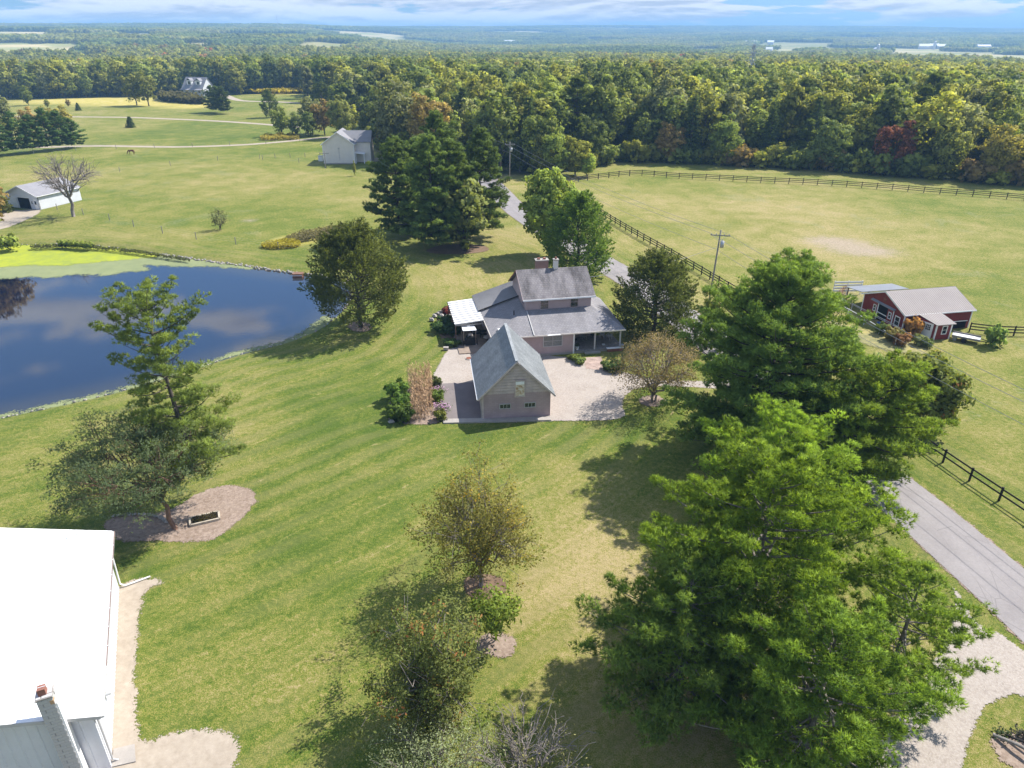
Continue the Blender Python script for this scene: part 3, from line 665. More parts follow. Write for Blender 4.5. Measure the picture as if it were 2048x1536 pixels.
def clumpy_crown(acc, c, rx, rz, n_cl, cl_r, n_lf, size, rs, shape='round', hollow=0.5, flat=1.0):
    """leaf clumps through the crown volume, uneven outline"""
    d = unit(rs.normal(size=(n_cl, 3))); rad = hollow + (1 - hollow) * rs.rand(n_cl, 1) ** 0.6
    wob = 1 + 0.22 * np.sin(d[:, 0:1] * 3 + rs.rand() * 6) * np.cos(d[:, 1:2] * 4 + rs.rand() * 6) + np.clip(0.10 * rs.normal(size=(n_cl, 1)), -.15, .13)
    p = d * rad * wob
    if shape == 'cone': p[:, :2] *= np.clip(0.95 - 0.62 * (p[:, 2:3] + 0.2), 0.12, 1.3)
    if shape == 'egg': p[:, :2] *= np.clip(1.0 - 0.28 * p[:, 2:3], 0.4, 1.3)
    cc = np.array(c) + p * np.array([rx, rx, rz])
    u = unit(rs.normal(size=(n_cl, n_lf, 3)) + np.array([0, 0, 0.55])); rr = cl_r * (0.55 + 0.5 * rs.rand(n_cl, n_lf, 1)) * (0.7 + 0.6 * rs.rand(n_cl, 1, 1))
    pos = (cc[:, None, :] + u * rr * np.array([1, 1, flat * 0.8])).reshape(-1, 3)
    t_ = np.clip(rs.rand(n_cl, 1) * 0.6 + rs.rand(n_cl, n_lf) * 0.4, 0, 1).ravel()
    leaves(acc, pos, (u + 0.35 * unit(cc - np.array(c))[:, None, :]).reshape(-1, 3), size, rs, tint=t_)
    return cc
def bend(a, b, rs, k=4, amt=0.08, sag=0.0):
    a = np.array(a, float); b = np.array(b, float); L = np.linalg.norm(b - a); t_ = np.linspace(0, 1, k + 1)[:, None]
    off = rs.normal(size=(k + 1, 3)) * amt * L; off[0] = 0; off[-1] = 0
    p = a + (b - a) * t_ + off; p[:, 2] += (sag * L * 4 * t_[:, 0] * (1 - t_[:, 0])); return p

def broadleaf(h, r, seed, leaf=0.35, n_cl=90, n_lf=28, clear=0.22, shape='round', cl_r=None, hollow=0.45, trunk_r=None, limbs=7, gap=0.0):
    """trunk + limbs reaching the clumps; crown mesh"""
    rs = np.random.RandomState(seed); tr = trunk_r or 0.018 * h + 0.05
    w_, c_ = Acc(), Acc(); zc = h * (clear + (1 - clear) * 0.5); rz = h * (1 - clear) * 0.5
    cc = clumpy_crown(c_, (0, 0, zc), r * 0.86, rz * 0.9, n_cl, cl_r or r * 0.28, n_lf, leaf, rs, shape, hollow)
    w_.tube(bend((0, 0, -0.1), (rs.normal() * .2, rs.normal() * .2, h * 0.62), rs, 5, 0.02), np.linspace(tr, tr * 0.35, 6), 7)
    pick = cc[rs.choice(len(cc), min(limbs * 3, len(cc)), replace=False)]
    for i, q in enumerate(pick):
        z0 = h * (clear * 0.9 + 0.35 * rs.rand() * (1 - clear)); z0 = min(z0, q[2] - 0.2) if q[2] > h * clear else h * clear * 0.9
        w_.tube(bend((0, 0, z0), q, rs, 4, 0.05, 0.06), np.linspace(tr * 0.42, tr * 0.10, 5), 5)
    return w_, c_

def white_pine(h, r, seed, clear=0.1, whorls=20, per=5, tuft=0.34, tw=0.045, dens=1.0, lean=(0, 0), prof=None, k=5, cl_step=0.8, upturn=0.35, cl_r=0.85, dead=0, tint_top=0.0):
    rs = np.random.RandomState(seed); w_, c_ = Acc(), Acc(); tr = 0.014 * h + 0.07
    def axis(z): return np.array([lean[0] * (z / h) ** 1.2, lean[1] * (z / h) ** 1.2, z])
    w_.tube([axis(z) for z in np.linspace(-0.2, h * 0.985, 10)], np.linspace(tr, 0.03, 10), 8)
    prof = prof or [(0, 0.62), (0.15, 0.95), (0.35, 1.0), (0.6, 0.78), (0.8, 0.5), (1.0, 0.1)]
    P, D, T, NV = [], [], [], []
    for wi in range(whorls):
        f = (wi + 0.3 * rs.rand()) / whorls; z = h * (clear + (0.985 - clear) * f)
        R_ = r * np.interp(f, *zip(*prof)); n = max(3, int(per * (0.8 + 0.4 * rs.rand())))
        a0 = rs.rand() * 6.283
        for b in range(n):
            a = a0 + b * 6.283 / n + rs.normal() * 0.25; L = R_ * (0.62 + 0.48 * rs.rand())
            el = -0.05 + 0.75 * f ** 1.5 + rs.normal() * 0.08
            dh = np.array([math.cos(a), math.sin(a), 0]); k_ = 6; tt = np.linspace(0, 1, k_)
            p0 = axis(z); pts = p0 + np.outer(tt * L * math.cos(el), dh); pts[:, 2] += tt * L * math.sin(el) + upturn * L * 0.35 * tt ** 2.2 - 0.06 * L * np.sin(tt * 3.1)
            w_.tube(pts, np.linspace(0.02 + 0.012 * L, 0.01, k_), 4, cap=False)
            nc = max(2, int(L / cl_step * 1.25 * (1.0 if L < 3 else 1.25)))
            sidev = np.array([-dh[1], dh[0], 0])
            for c in range(nc):
                t_ = 0.30 + 0.70 * ((c + rs.rand()) / nc); lat = rs.normal() * 0.22 * L * (1.15 - t_) * 1.1
                cp = p0 + dh * (t_ * L * math.cos(el)) + sidev * lat; cp = cp.astype(float)
                cp[2] = z + t_ * L * math.sin(el) + upturn * L * 0.35 * t_ ** 2.2 + 0.10 + rs.rand() * 0.15
                m_ = int(22 * dens * (0.7 + 0.6 * rs.rand())); u = unit(rs.normal(size=(m_, 3)) + np.array([0, 0, 0.3]))
                rad = cl_r * (0.32 + 0.75 * rs.rand() ** 1.5) * (0.75 + 0.25 * (1 - f))
                P.append(cp + u * rad * np.array([1, 1, 0.42]) * (0.5 + 0.5 * rs.rand(m_, 1)))
                D.append(unit(u * np.array([1, 1, .6]) + dh * 0.5 + np.array([0, 0, 0.65]))); NV.append(unit(u * .9 + dh * .35 + np.array([0, 0, .25])))
                T.append(np.clip(rs.rand() * 0.5 + rs.rand(m_) * 0.45 + tint_top * (rs.rand() < 0.3), 0, 1))
    # leader
    m_ = int(60 * dens); zz_ = h * (0.9 + 0.11 * rs.rand(m_)); ax = np.array([axis(z) for z in zz_])
    P.append(ax + rs.normal(size=(m_, 3)) * 0.22); D.append(unit(rs.normal(size=(m_, 3)) * 0.6 + np.array([0, 0, 1.0]))); T.append(rs.rand(m_)); NV.append(D[-1])
    P, D, T = np.vstack(P), np.vstack(D), np.concatenate(T)
    tufts(c_, P, D, tuft, tw, k, rs, 0.62, T, np.vstack(NV))
    return w_, c_

def juniper(h, r, seed, n=260, clear=0.06, leaf=0.26, shape='egg', per=46):
    """dense dark upright sprays with a ragged feathery outline"""
    rs = np.random.RandomState(seed); w_, c_ = Acc(), Acc()
    w_.tube(bend((0, 0, -.1), (0, 0, h * 0.8), rs, 5, 0.015), np.linspace(0.02 * h + 0.06, 0.04, 6), 7)
    P, D, T = [], [], []
    for i in range(n):
        f = rs.rand() ** 0.85; z = h * (clear + (1 - clear) * f)
        if shape == 'egg': R_ = r * math.sin(math.pi * min(1, 0.22 + 0.78 * f)) ** 0.75
        else: R_ = r * (1 - f) ** 0.7 * 1.05 + 0.1
        a = rs.rand() * 6.283; q = R_ * (0.5 + 0.55 * rs.rand() ** 0.5); L = 0.5 + 0.16 * r * (1 + rs.rand())
        c = np.array([q * math.cos(a), q * math.sin(a), z]); dd = unit(np.array([math.cos(a) * 0.75, math.sin(a) * 0.75, 0.55 + rs.normal() * 0.25]))
        m_ = per; t_ = rs.rand(m_, 1); P.append(c + dd * (t_ - 0.4) * L * 1.6 + rs.normal(size=(m_, 3)) * 0.24 * L * (1.1 - t_))
        D.append(np.tile(dd, (m_, 1)) + rs.normal(size=(m_, 3)) * 0.35); T.append(np.clip(rs.rand() * 0.6 + rs.rand(m_) * 0.4, 0, 1))
        if i % 7 == 0: w_.tube(bend((0, 0, z * 0.75), c, rs, 3, 0.05), np.linspace(0.05 + 0.01 * r, 0.015, 4), 4, cap=False)
    tufts(c_, np.vstack(P), np.vstack(D), leaf, leaf * 0.22, 3, rs, 0.5, np.concatenate(T))
    return w_, c_

def spruce(h, r, seed, tiers=16, leaf=0.35, dens=1.0):
    rs = np.random.RandomState(seed); w_, c_ = Acc(), Acc(); w_.tube([(0, 0, -.1), (0, 0, h * .98)], [0.016 * h + .05, 0.03], 6)
    P, D = [], []
    for i in range(tiers):
        f = i / tiers; z = h * (0.05 + 0.93 * f); R_ = r * (1 - f) ** 0.85 + 0.1; n = int(9 + 7 * (1 - f))
        for b in range(n):
            a = rs.rand() * 6.283; L = R_ * (0.75 + 0.35 * rs.rand()); m_ = int(max(5, 16 * dens * L / r))
            t_ = 0.25 + 0.75 * rs.rand(m_, 1); dh = np.array([math.cos(a), math.sin(a), 0]); sv = np.array([-dh[1], dh[0], 0])
            p = np.array([0, 0, z]) + dh * L * t_ + sv * rs.normal(size=(m_, 1)) * 0.16 * L; p[:, 2] -= (0.22 * L * t_[:, 0]) - rs.rand(m_) * 0.15
            P.append(p); D.append(np.tile(dh, (m_, 1)) + np.array([0, 0, 0.1]))
    tufts(c_, np.vstack(P), np.vstack(D), leaf, leaf * 0.22, 4, rs, 0.55); return w_, c_

def branching(h, r, seed, levels=4, kids=3, up=0.25, stem=None, droop=0.0, clear=0.25, multi=1, ang=0.65, rad=None, twig=0.01):
    """real limb structure; returns wood and the twig tips"""
    rs = np.random.RandomState(seed); w_ = Acc(); tips, tdir = [], []
    rad = rad or 0.02 * h + 0.03
    def grow(p, d, L, ra, lv):
        k = 4; pts = [p]; dd = d.copy()
        for i in range(k):
            dd = unit(dd + rs.normal(size=3) * 0.13 + np.array([0, 0, up * 0.25 if lv > 1 else up * 0.1 - droop]))
            pts.append(pts[-1] + dd * L / k)
        w_.tube(pts, np.linspace(ra, ra * 0.6, k + 1), 6 if lv >= levels - 1 else (4 if lv > 0 else 3), cap=lv >= levels - 1)
        if lv == 0: tips.append(pts[-1]); tips.append(pts[2]); tdir.append(dd); tdir.append(dd); return
        n = kids + (rs.rand() < 0.5)
        for i in range(n):
            t_ = 1.0 if i == 0 else 0.35 + 0.6 * rs.rand(); j = min(k, int(t_ * k)); base = pts[j]
            e = unit(rs.normal(size=3)); e = unit(e - dd * np.dot(e, dd)); a_ = ang * (0.6 + 0.7 * rs.rand()) * (0.5 if i == 0 else 1)
            grow(base, unit(dd * math.cos(a_) + e * math.sin(a_)), L * (0.66 + 0.18 * rs.rand()), max(twig, ra * (0.62 if i else 0.7)), lv - 1)
    for s_ in range(multi):
        a = s_ * 6.283 / max(1, multi) + rs.rand(); d0 = unit(np.array([math.cos(a) * (0.45 if multi > 1 else 0.05), math.sin(a) * (0.45 if multi > 1 else 0.05), 1.0]))
        grow(np.array([0.0, 0, -0.05]), d0, h * (stem or 0.34), rad / math.sqrt(multi), levels)
    tp = np.array(tips); mx = np.percentile(np.hypot(tp[:, 0], tp[:, 1]), 96); top = tp[:, 2].max()
    sx, sz = r / mx, h / top
    for i in range(len(w_.v)): w_.v[i] = w_.v[i] * np.array([sx, sx, sz], np.float32)
    return w_, tp * np.array([sx, sx, sz]), unit(np.array(tdir))
def vase(h, r, seed, n_tip=240, base=.16, fork=.16, limbs=8, subs=5, rad=.16, cz=.58, rz=.42, multi=1, lean=(0, 0), flat=1.0, twig=.012, hollow=.35, jag=.16):
    """limbs fanning from a fork to the tips of a rounded crown; returns wood, tips, directions"""
    rs = np.random.RandomState(seed); w_ = Acc(); d = unit(rs.normal(size=(n_tip, 3))); q = hollow + (1 - hollow) * rs.rand(n_tip, 1) ** .5
    wob = 1 + jag * np.sin(d[:, :1] * 4 + 1) * np.cos(d[:, 1:2] * 3 + seed) + jag * .6 * rs.normal(size=(n_tip, 1))
    tips = d * q * wob * np.array([r, r, h * rz]) + np.array([lean[0], lean[1], h * cz]); tips[:, 2] = np.maximum(tips[:, 2], h * base)
    f0 = np.array([lean[0] * fork, lean[1] * fork, h * fork])
    for m in range(multi):
        a = m * 6.283 / multi; b0 = np.array([math.cos(a), math.sin(a), 0]) * (.0 if multi == 1 else rad * .8); w_.tube(bend(b0 + [0, 0, -.1], f0 + b0 * 1.6, rs, 3, .03), np.linspace(rad, rad * .75, 4) / math.sqrt(multi), 7)
    cen = tips[rs.choice(n_tip, limbs, replace=False)]
    for _ in range(4):
        lab = np.argmin(((tips[:, None] - cen[None]) ** 2).sum(-1), 1); cen = np.array([tips[lab == i].mean(0) if (lab == i).any() else cen[i] for i in range(limbs)])
    dirs = np.zeros_like(tips)
    for i in range(limbs):
        T_ = tips[lab == i]; ids = np.where(lab == i)[0]
        if len(T_) == 0: continue
        lm = f0 + (cen[i] - f0) * .80; P = bend(f0, lm, rs, 6, .045, .07); w_.tube(P, np.linspace(rad * .55, rad * .2, 7), 6)
        ns = min(subs, len(T_)); sc_ = T_[rs.choice(len(T_), ns, replace=False)]
        for _ in range(3):
            lb = np.argmin(((T_[:, None] - sc_[None]) ** 2).sum(-1), 1); sc_ = np.array([T_[lb == k].mean(0) if (lb == k).any() else sc_[k] for k in range(ns)])
        for k in range(ns):
            st = P[rs.randint(3, 7)]; Q = bend(st, st + (sc_[k] - st) * .85, rs, 4, .07, .04); w_.tube(Q, np.linspace(rad * .22, rad * .1, 5), 5, cap=False)
            for tt, ii in zip(T_[lb == k], ids[lb == k]):
                s0 = Q[rs.randint(1, 5)]; Z = bend(s0, tt, rs, 3, .09, .03); w_.tube(Z, np.linspace(max(twig * 1.3, rad * .09), twig, 4), 3, cap=False); dirs[ii] = unit(tt - s0)
    return w_, tips, dirs
def leafy(tips, tdir, rs, n, spread, size, aspect=0.55, hang=0.0, tint=None):
    c_ = Acc(); off = rs.normal(size=(len(tips) * n, 3)) * spread; p = np.repeat(tips, n, 0) + off
    cl = np.repeat(rs.rand(len(tips)), n) * 0.6 + rs.rand(len(p)) * 0.4; cen = tips.mean(0)
    nrm = unit(unit(off) * .8 + unit(p - cen) * .8 + np.array([0, 0, .45]))
    leaves(c_, p, nrm, size, rs, aspect, cl, 0.9); return c_

def plant(name, wood, crown, loc, label, cat, color=(0.08, 0.11, 0.03), mat='leaf', bark='bark', group=None, rz=0.0, cname='crown', scale=1.0):
    t_ = thing(name, label, cat, (loc[0], loc[1], loc[2] if len(loc) > 2 else 0), rz, group)
    if wood is not None: part('trunk', wood, M[bark], t_, True)
    if crown is not None:
        c = part(cname, crown, M[mat], t_); c.color = (*color, 1)
    t_.scale = (scale,) * 3
    return t_
# ---------------------------------------------------------------- building helpers (local frames)
def loc_frame(ox, oy, rz):
    c, s = math.cos(rz), math.sin(rz)
    def L(px, py, z=0.0):
        x, y = gp(px, py, z); dx, dy = x - ox, y - oy; return (dx * c + dy * s, -dx * s + dy * c)
    def Wd(x, y): return (ox + x * c - y * s, oy + x * s + y * c)
    return L, Wd
def lap(acc, a, b, z0, z1, step, out=0.025, top=None):
    """overlapping siding boards on the wall line a->b (outside on the right-hand side), clipped by top(t) height"""
    a = np.array(a, float); b = np.array(b, float); d = (b - a); Ln = np.linalg.norm(d); d /= Ln; nr = np.array([d[1], -d[0]])
    z = z0
    while z < z1 - 0.01:
        zt = min(z + step, z1); t0, t1 = 0.0, 1.0
        if top is not None:
            t0, t1 = top(zt)
            if t1 - t0 < 0.02: break
        p, q = a + d * Ln * t0, a + d * Ln * t1
        acc.add([(*(p + nr * (out + .006)), z), (*(q + nr * (out + .006)), z), (*(q + nr * .006), zt), (*(p + nr * .006), zt)], [(0, 1, 2, 3)])
        acc.add([(*(p + nr * .002), z), (*(q + nr * .002), z), (*(q + nr * (out + .006)), z), (*(p + nr * (out + .006)), z)], [(0, 1, 2, 3)])
        z = zt
    return acc
def window(parent, x, y, z, w, h, ax='x', sgn=-1, frame='grey_trim', panes=(2, 2), glass='glass_dark', fw=0.07, name='window', depth=0.06):
    """framed window lying in a wall: ax 'x' = wall runs along x and faces sgn*y; ax 'y' = wall along y and faces sgn*x"""
    W_ = Acc()
    def bx(A, u0, u1, z0, z1, d0, d1):
        d0, d1 = sorted((sgn * d0, sgn * d1))
        if ax == 'x': A.box(x + u0, x + u1, y + d0, y + d1, z0, z1)
        else: A.box(x + d0, x + d1, y + u0, y + u1, z0, z1)
    for u0, u1, z0, z1 in ((-w / 2 - fw, -w / 2, z - fw, z + h + fw), (w / 2, w / 2 + fw, z - fw, z + h + fw), (-w / 2, w / 2, z - fw, z), (-w / 2, w / 2, z + h, z + h + fw)):
        bx(W_, u0, u1, z0, z1, 0.003, depth)
    wo_ = part(name, W_, M[frame], parent)
    G = Acc(); bx(G, -w / 2, w / 2, z, z + h, 0.003, 0.020); part('pane', G, M[glass], wo_)
    if panes:
        Mu = Acc()
        for i in range(1, panes[0]): u = -w / 2 + w * i / panes[0]; bx(Mu, u - .018, u + .018, z, z + h, 0.022, 0.040)
        for j in range(1, panes[1]): q = z + h * j / panes[1]; bx(Mu, -w / 2, w / 2, q - .018, q + .018, 0.0225, 0.045)
        if Mu.v: part('muntin', Mu, M[frame], wo_)
    return wo_
def ribs(acc, a, b, c, d, n, w=0.05, h=0.035):
    """raised seams on the quad a-b (low edge) c-d (high edge, c above b)"""
    a, b, c, d = [np.array(q, float) for q in (a, b, c, d)]; nr = np.cross(b - a, d - a); nr /= np.linalg.norm(nr)
    if nr[2] < 0: nr = -nr
    for i in range(n + 1):
        t_ = i / n; p = a + (b - a) * t_ + nr * h * .5; q = d + (c - d) * t_ + nr * h * .5; acc.beam(p, q, w, h, nr)
    return acc

# ================================================================ GARAGE
GO = (-2.9, 60.62); GR = R(7.0)
gl, gw = loc_frame(*GO, GR)
g = thing('garage', 'mauve gable garage with grey ribbed roof and a peeling white loft hatch', 'garage', (*GO, 0), GR)
GWd, GDp, GE, GP = 6.7, 9.0, 2.75, 6.15
A = Acc(); A.box(0, GWd, 0, GDp, -0.1, GE); part('block_wall', A, M['mauve_block'], g)
for y_ in (0.03, GDp - .15):
    A = Acc(); A.add([(0.02, y_, GE), (GWd - .02, y_, GE), (GWd / 2, y_, GP - .12), (0.02, y_ + .12, GE), (GWd - .02, y_ + .12, GE), (GWd / 2, y_ + .12, GP - .12)], [(0, 1, 2), (3, 5, 4)]); part('gable_wall', A, M['gable_board'], g)
nb = 11; hb = (GP - .15 - GE) / nb; rsb = np.random.RandomState(3)
for i in range(nb):
    z0 = GE + i * hb; z1 = z0 + hb - 0.045
    def hw(z): return max(0.02, (GP - 0.1 - z) / (GP - GE) * GWd / 2)
    A = Acc(); y = 0.0; m = GWd / 2; ov = 0.03
    A.add([(m - hw(z0), -ov - .02, z0), (m + hw(z0), -ov - .02, z0), (m + hw(z1), -ov + .012, z1), (m - hw(z1), -ov + .012, z1), (m - hw(z0), .02, z0), (m + hw(z0), .02, z0), (m + hw(z1), .02, z1), (m - hw(z1), .02, z1)],
          [(0, 1, 2, 3), (0, 4, 5, 1), (3, 2, 6, 7), (0, 3, 7, 4), (1, 5, 6, 2)])
    part('board', A, M['gable_board'], g)
OVF, OVS = 0.38, 0.42; sl = (GP - GE) / (GWd / 2); m = GWd / 2
for s in (-1, 1):
    e = m + s * (m + OVS); ez = GE - OVS * sl + 0.12; pz = GP + 0.12
    quad = [(e, -OVF, ez), (e, GDp + .3, ez), (m, GDp + .3, pz), (m, -OVF, pz)]
    if s > 0: quad = quad[::-1]
    rf = part('roof_slope', Acc().slab(quad, 0.09), M['garage_roof'], g)
    A = Acc(); ribs(A, (e, -OVF, ez), (e, GDp + .3, ez), (m, GDp + .3, pz), (m, -OVF, pz), 34, 0.06, 0.022)
    part('roof_rib', A, M['garage_roof'], rf, kind='stuff')
    A = Acc(); A.beam((e, -OVF - .03, ez - .10), (m, -OVF - .03, pz - .10), 0.03, 0.16, (0, 0, 1)); part('rake_board', A, M['gable_board'], g)
part('ridge_cap', Acc().beam((m, -OVF, GP + .15), (m, GDp + .3, GP + .15), 0.30, 0.05), M['garage_roof'], g)
# loft hatch
hx, _ = gl(1036, 790, 3.4)
hx = GWd * 0.55
h_ = part('hatch', Acc().box(hx - .42, hx + .42, -0.10, -0.045, 2.45, 4.0), M['peel'], g, label='peeling white loft hatch with bare wood showing')
A = Acc()
for q in ((hx - .52, hx - .42, 2.40, 4.05), (hx + .42, hx + .52, 2.40, 4.05)): A.box(q[0], q[1], -.12, -.043, q[2], q[3])
A.box(hx - .52, hx + .52, -.122, -.043, 4.05, 4.15); A.box(hx - .52, hx + .52, -.122, -.043, 2.32, 2.40); part('frame', A, M['gable_board'], h_)
part('top_panel', Acc().box(hx - .41, hx + .41, -.115, -.101, 3.66, 3.98), M['white_paint'], h_)
for wx in (GWd * 0.335, GWd * 0.70):
    window(g, wx, 0.0, 1.15, 1.0, 0.42, panes=(3, 1), frame='grey_trim', fw=0.06)
part('corner_board', Acc().box(-.03, .16, -.028, .16, 0, GE - .05), M['gable_board'], g)
part('gutter', Acc().beam((-OVS - .04, -.3, GE - .42), (-OVS - .04, GDp + .2, GE - .42), .1, .1), M['white_paint'], g)
part('downspout', Acc().tube([(-.12, .12, GE - .45), (-.08, .12, 1.2), (-.08, .12, .05)], .04, 6), M['steel'], g)

# ================================================================ HOUSE
HO = (7.2, 76.6); HR = R(10.8)
hl, hw_ = loc_frame(*HO, HR)
H = thing('farmhouse', 'mauve farmhouse with grey shingle roofs and a wraparound porch', 'house', (*HO, 0), HR)
EZ, TZ = 2.85, 4.25          # low eave, top of low roof
XL, XU0, XU1, XR, YU = -9.7, -4.95, 3.25, 6.15, 4.1
FZ = 0.32
A = Acc(); A.box(-9.2, 0, 0.03, 13.6, -0.1, EZ - .1); A.box(0, 3.3, 4.05, 13.6, -.1, EZ - .12); A.box(XU0 + .1, XU1 - .1, YU + .03, 12.4, EZ - .05, 5.7)
part('wall', A, M['mauve'], H)
A = Acc(); lap(A, (-9.2, 0.03), (0, 0.03), .25, EZ - .1, .19); lap(A, (0, 0.03), (0, 4.0), .25, EZ - .1, .19); lap(A, (0, 4.05), (XU1, 4.05), FZ, EZ, .19)
lap(A, (XU0 + .1, YU + .03), (XU1 - .1, YU + .03), TZ - .25, 5.7, .17); lap(A, (XU0 + .1, 12.4), (XU0 + .1, YU + .03), TZ - .6, 5.7, .17); lap(A, (-9.2, 13.6), (-9.2, .03), .25, EZ - .1, .19)
part('siding', A, M['mauve'], H, kind='stuff')
part('foundation', Acc().box(-9.25, .05, -.04, .02, -.1, .24), M['concrete'], H)
part('corner_post', Acc().box(-.06, .10, -.06, .10, 0, EZ - .1), M['white_paint'], H)
part('corner_board', Acc().box(XU0 + .05, XU0 + .22, YU - .03, YU + .12, TZ - .3, 5.62), M['mauve'], H)
# low front roof: flat sheets as solid slabs
def roofpart(name, pts, mat, th=.12, **k): return part(name, Acc().slab(pts, th), M[mat], H, **k)
roofpart('front_roof', [(XL, -.35, EZ - .12), (XR, -.35, EZ - .12), (XU1 - .05, YU + .1, TZ + .02), (XU0 + .0, YU + .1, TZ + .02)], 'shingle2')
roofpart('right_roof', [(XR, -.35, EZ - .12), (XR + .25, 10.6, EZ - .12), (XU1 - .05, 10.6, TZ + .1), (XU1 - .05, YU + .1, TZ + .02)], 'shingle2')
SY = 8.7
roofpart('left_roof', [(XL, SY, EZ - .12), (XL, -.35, EZ - .12), (XU0 + .0, YU + .1, TZ + .02), (XU0 + .0, SY + .0, TZ + .02)], 'shingle2')
lr = roofpart('left_metal_roof', [(XL - .25, 14.4, EZ - .02), (XL - .25, SY - .12, EZ + .0), (XU0 + .5, SY - .12, TZ + .30), (XU0 + .5, 14.4, TZ + .28)], 'metal_roof', .14)
A = Acc(); ribs(A, (XL - .25, SY, EZ - .02), (XL - .25, 14.4, EZ - .02), (XU0 + .5, 14.4, TZ + .28), (XU0 + .5, SY, TZ + .28), 22, .04, .04); part('roof_rib', A, M['metal_roof'], lr, kind='stuff')
roofpart('rear_roof', [(XU0 + .5, 14.4, TZ + .28), (XU0 + .5, 12.2, TZ + .29), (XU1, 12.2, TZ + .29), (XU1, 14.4, TZ + .2)], 'shingle2')
part('flashing', Acc().beam((XL - .25, SY - .16, EZ + .02), (XU0 + .1, SY - .16, TZ + .27), .10, .10), M['black_board'], H)
part('flashing', Acc().beam((XU0 + .15, YU - .3, TZ - .06), (XU0 + .15, -.38, EZ - .05), .10, .07), M['grey_trim'], H, label='pale diverter strip down the front roof')
A = Acc(); A.box(XL, XR + .03, -.40, -.353, EZ - .27, EZ - .11); part('fascia', A, M['cream'], H)
A = Acc(); A.box(XL - .05, XL - .003, -.4, SY, EZ - .27, EZ - .11); part('fascia', A, M['cream'], H)
for q in ((XL + .3, -.30), (3.0, 3.6)): pass
# upper storey roof
RY, RZ, UE = 8.05, 8.0, 5.62
q1 = [(XU0 - .35, YU - .4, UE), (XU1 + .35, YU - .4, UE), (XU1 + .35, RY, RZ), (XU0 - .35, RY, RZ)]
roofpart('upper_roof_front', q1, 'shingle', .13)
roofpart('upper_roof_back', [(XU0 - .35, RY, RZ), (XU1 + .35, RY, RZ), (XU1 + .35, 13.0, 5.1), (XU0 - .35, 13.0, 5.1)], 'shingle', .13)
for x in (XU0 + .1, XU1 - .1): A = Acc(); A.add([(x, YU + .03, 5.6), (x, 12.4, 5.3), (x, RY, RZ - .14)], [(0, 1, 2)]); part('gable_wall', A, M['mauve'], H)
part('rake_board', Acc().beam((XU0 - .37, YU - .4, UE - .09), (XU0 - .37, RY, RZ - .09), .035, .17), M['mauve'], H)
part('rake_board', Acc().beam((XU0 - .37, RY, RZ - .09), (XU0 - .37, 13.0, 5.02), .035, .17), M['rust'], H)
part('upper_fascia', Acc().box(XU0 - .35, XU1 + .35, YU - .46, YU - .405, UE - .17, UE + .01), M['white_paint'], H)
for (px_, w__) in ((1089, .95), (1152, .88)):
    lx, _ = hl(px_, 607, 4.95); window(H, lx, YU + .03 - .03, 4.28, w__, 1.22, panes=(1, 2), frame='mauve', fw=.07, glass='glass_dark')
window(H, XU0 + .1 - .03, 5.6, 4.55, .8, 1.0, ax='y', sgn=-1, panes=(1, 2), frame='mauve')
wn = window(H, hl(1101, 676, 1.7)[0], 0.0, 1.18, 2.15, 1.25, panes=(2, 1), frame='grey_trim', glass='curtain', fw=.08)
A = Acc(); xx = hl(1101, 676, 1.7)[0]
for k in (-1, 1): A.box(xx + k * .54 - .48, xx + k * .54 + .48, -.052, -.03, 1.80, 1.84)
part('sash_rail', A, M['grey_trim'], wn)
part('window_awning_strip', Acc().box(xx - .75, xx + .75, -.62, -.41, EZ - .16, EZ - .08), M['white_paint'], H)
# chimneys
ch = part('chimney', Acc().box(-.62, -.08, RY - .25, RY + .30, 7.4, 9.0), M['cream'], H, label='slim grey ridge chimney')
part('chimney_cap', Acc().box(-.68, -.02, RY - .31, RY + .36, 9.0, 9.1), M['stone'], ch)
part('flue', Acc().tube([(-.35, RY, 9.1), (-.35, RY, 9.35)], .12, 8), M['terracotta'], ch)
ch = part('chimney', Acc().box(-1.75, -.15, 12.6, 13.5, 0, 7.55), M['brick'], H, label='broad brick chimney behind the ridge')
part('chimney_cap', Acc().box(-1.82, -.08, 12.53, 13.57, 7.55, 7.66), M['stone'], ch)
for x in (-1.35, -.6): part('flue', Acc().box(x - .16, x + .16, 12.85, 13.2, 7.66, 7.85), M['terracotta'], ch)
# roof vent, skylight items on the left roof
part('vent_pipe', Acc().tube([(-6.35, 3.9, 3.7), (-6.35, 3.9, 4.35)], .07, 8), M['black_board'], H)
part('vent_cap', Acc().box(-8.75, -8.5, .75, 1.45, 3.05, 3.25), M['white_paint'], H)
part('vent_cap', Acc().box(-8.0, -7.75, 1.0, 1.25, 3.25, 3.45), M['white_paint'], H)
# porch
part('porch_slab', Acc().box(.1, XR - .25, -.05, 4.05, .0, FZ - .06), M['concrete'], H)
for i in range(20):
    part('porch_board', Acc().box(.1 + i * .3, .1 + i * .3 + .285, -.12, 4.03, FZ - .058, FZ), M['wood_grey'], H)
for x in (2.6, XR - .45): part('porch_post', Acc().box(x - .08, x + .08, .0, .16, FZ, EZ - .13), M['grey_trim'], H)
dr = part('door', Acc().box(.35, 1.25, 3.955, 4.02, FZ, 2.35), M['glass_dark'], H)
A = Acc(); A.box(.22, .35, 3.92, 4.03, FZ, 2.48); A.box(1.25, 1.38, 3.92, 4.03, FZ, 2.48); A.box(.35, 1.25, 3.92, 4.03, 2.35, 2.48); part('door_frame', A, M['grey_trim'], dr)
part('door_handle', Acc().box(1.12, 1.17, 3.93, 3.953, 1.25, 1.40), M['steel'], dr)
part('porch_step', Acc().box(1.3, 3.2, -.55, -.13, 0, .17), M['concrete'], H)
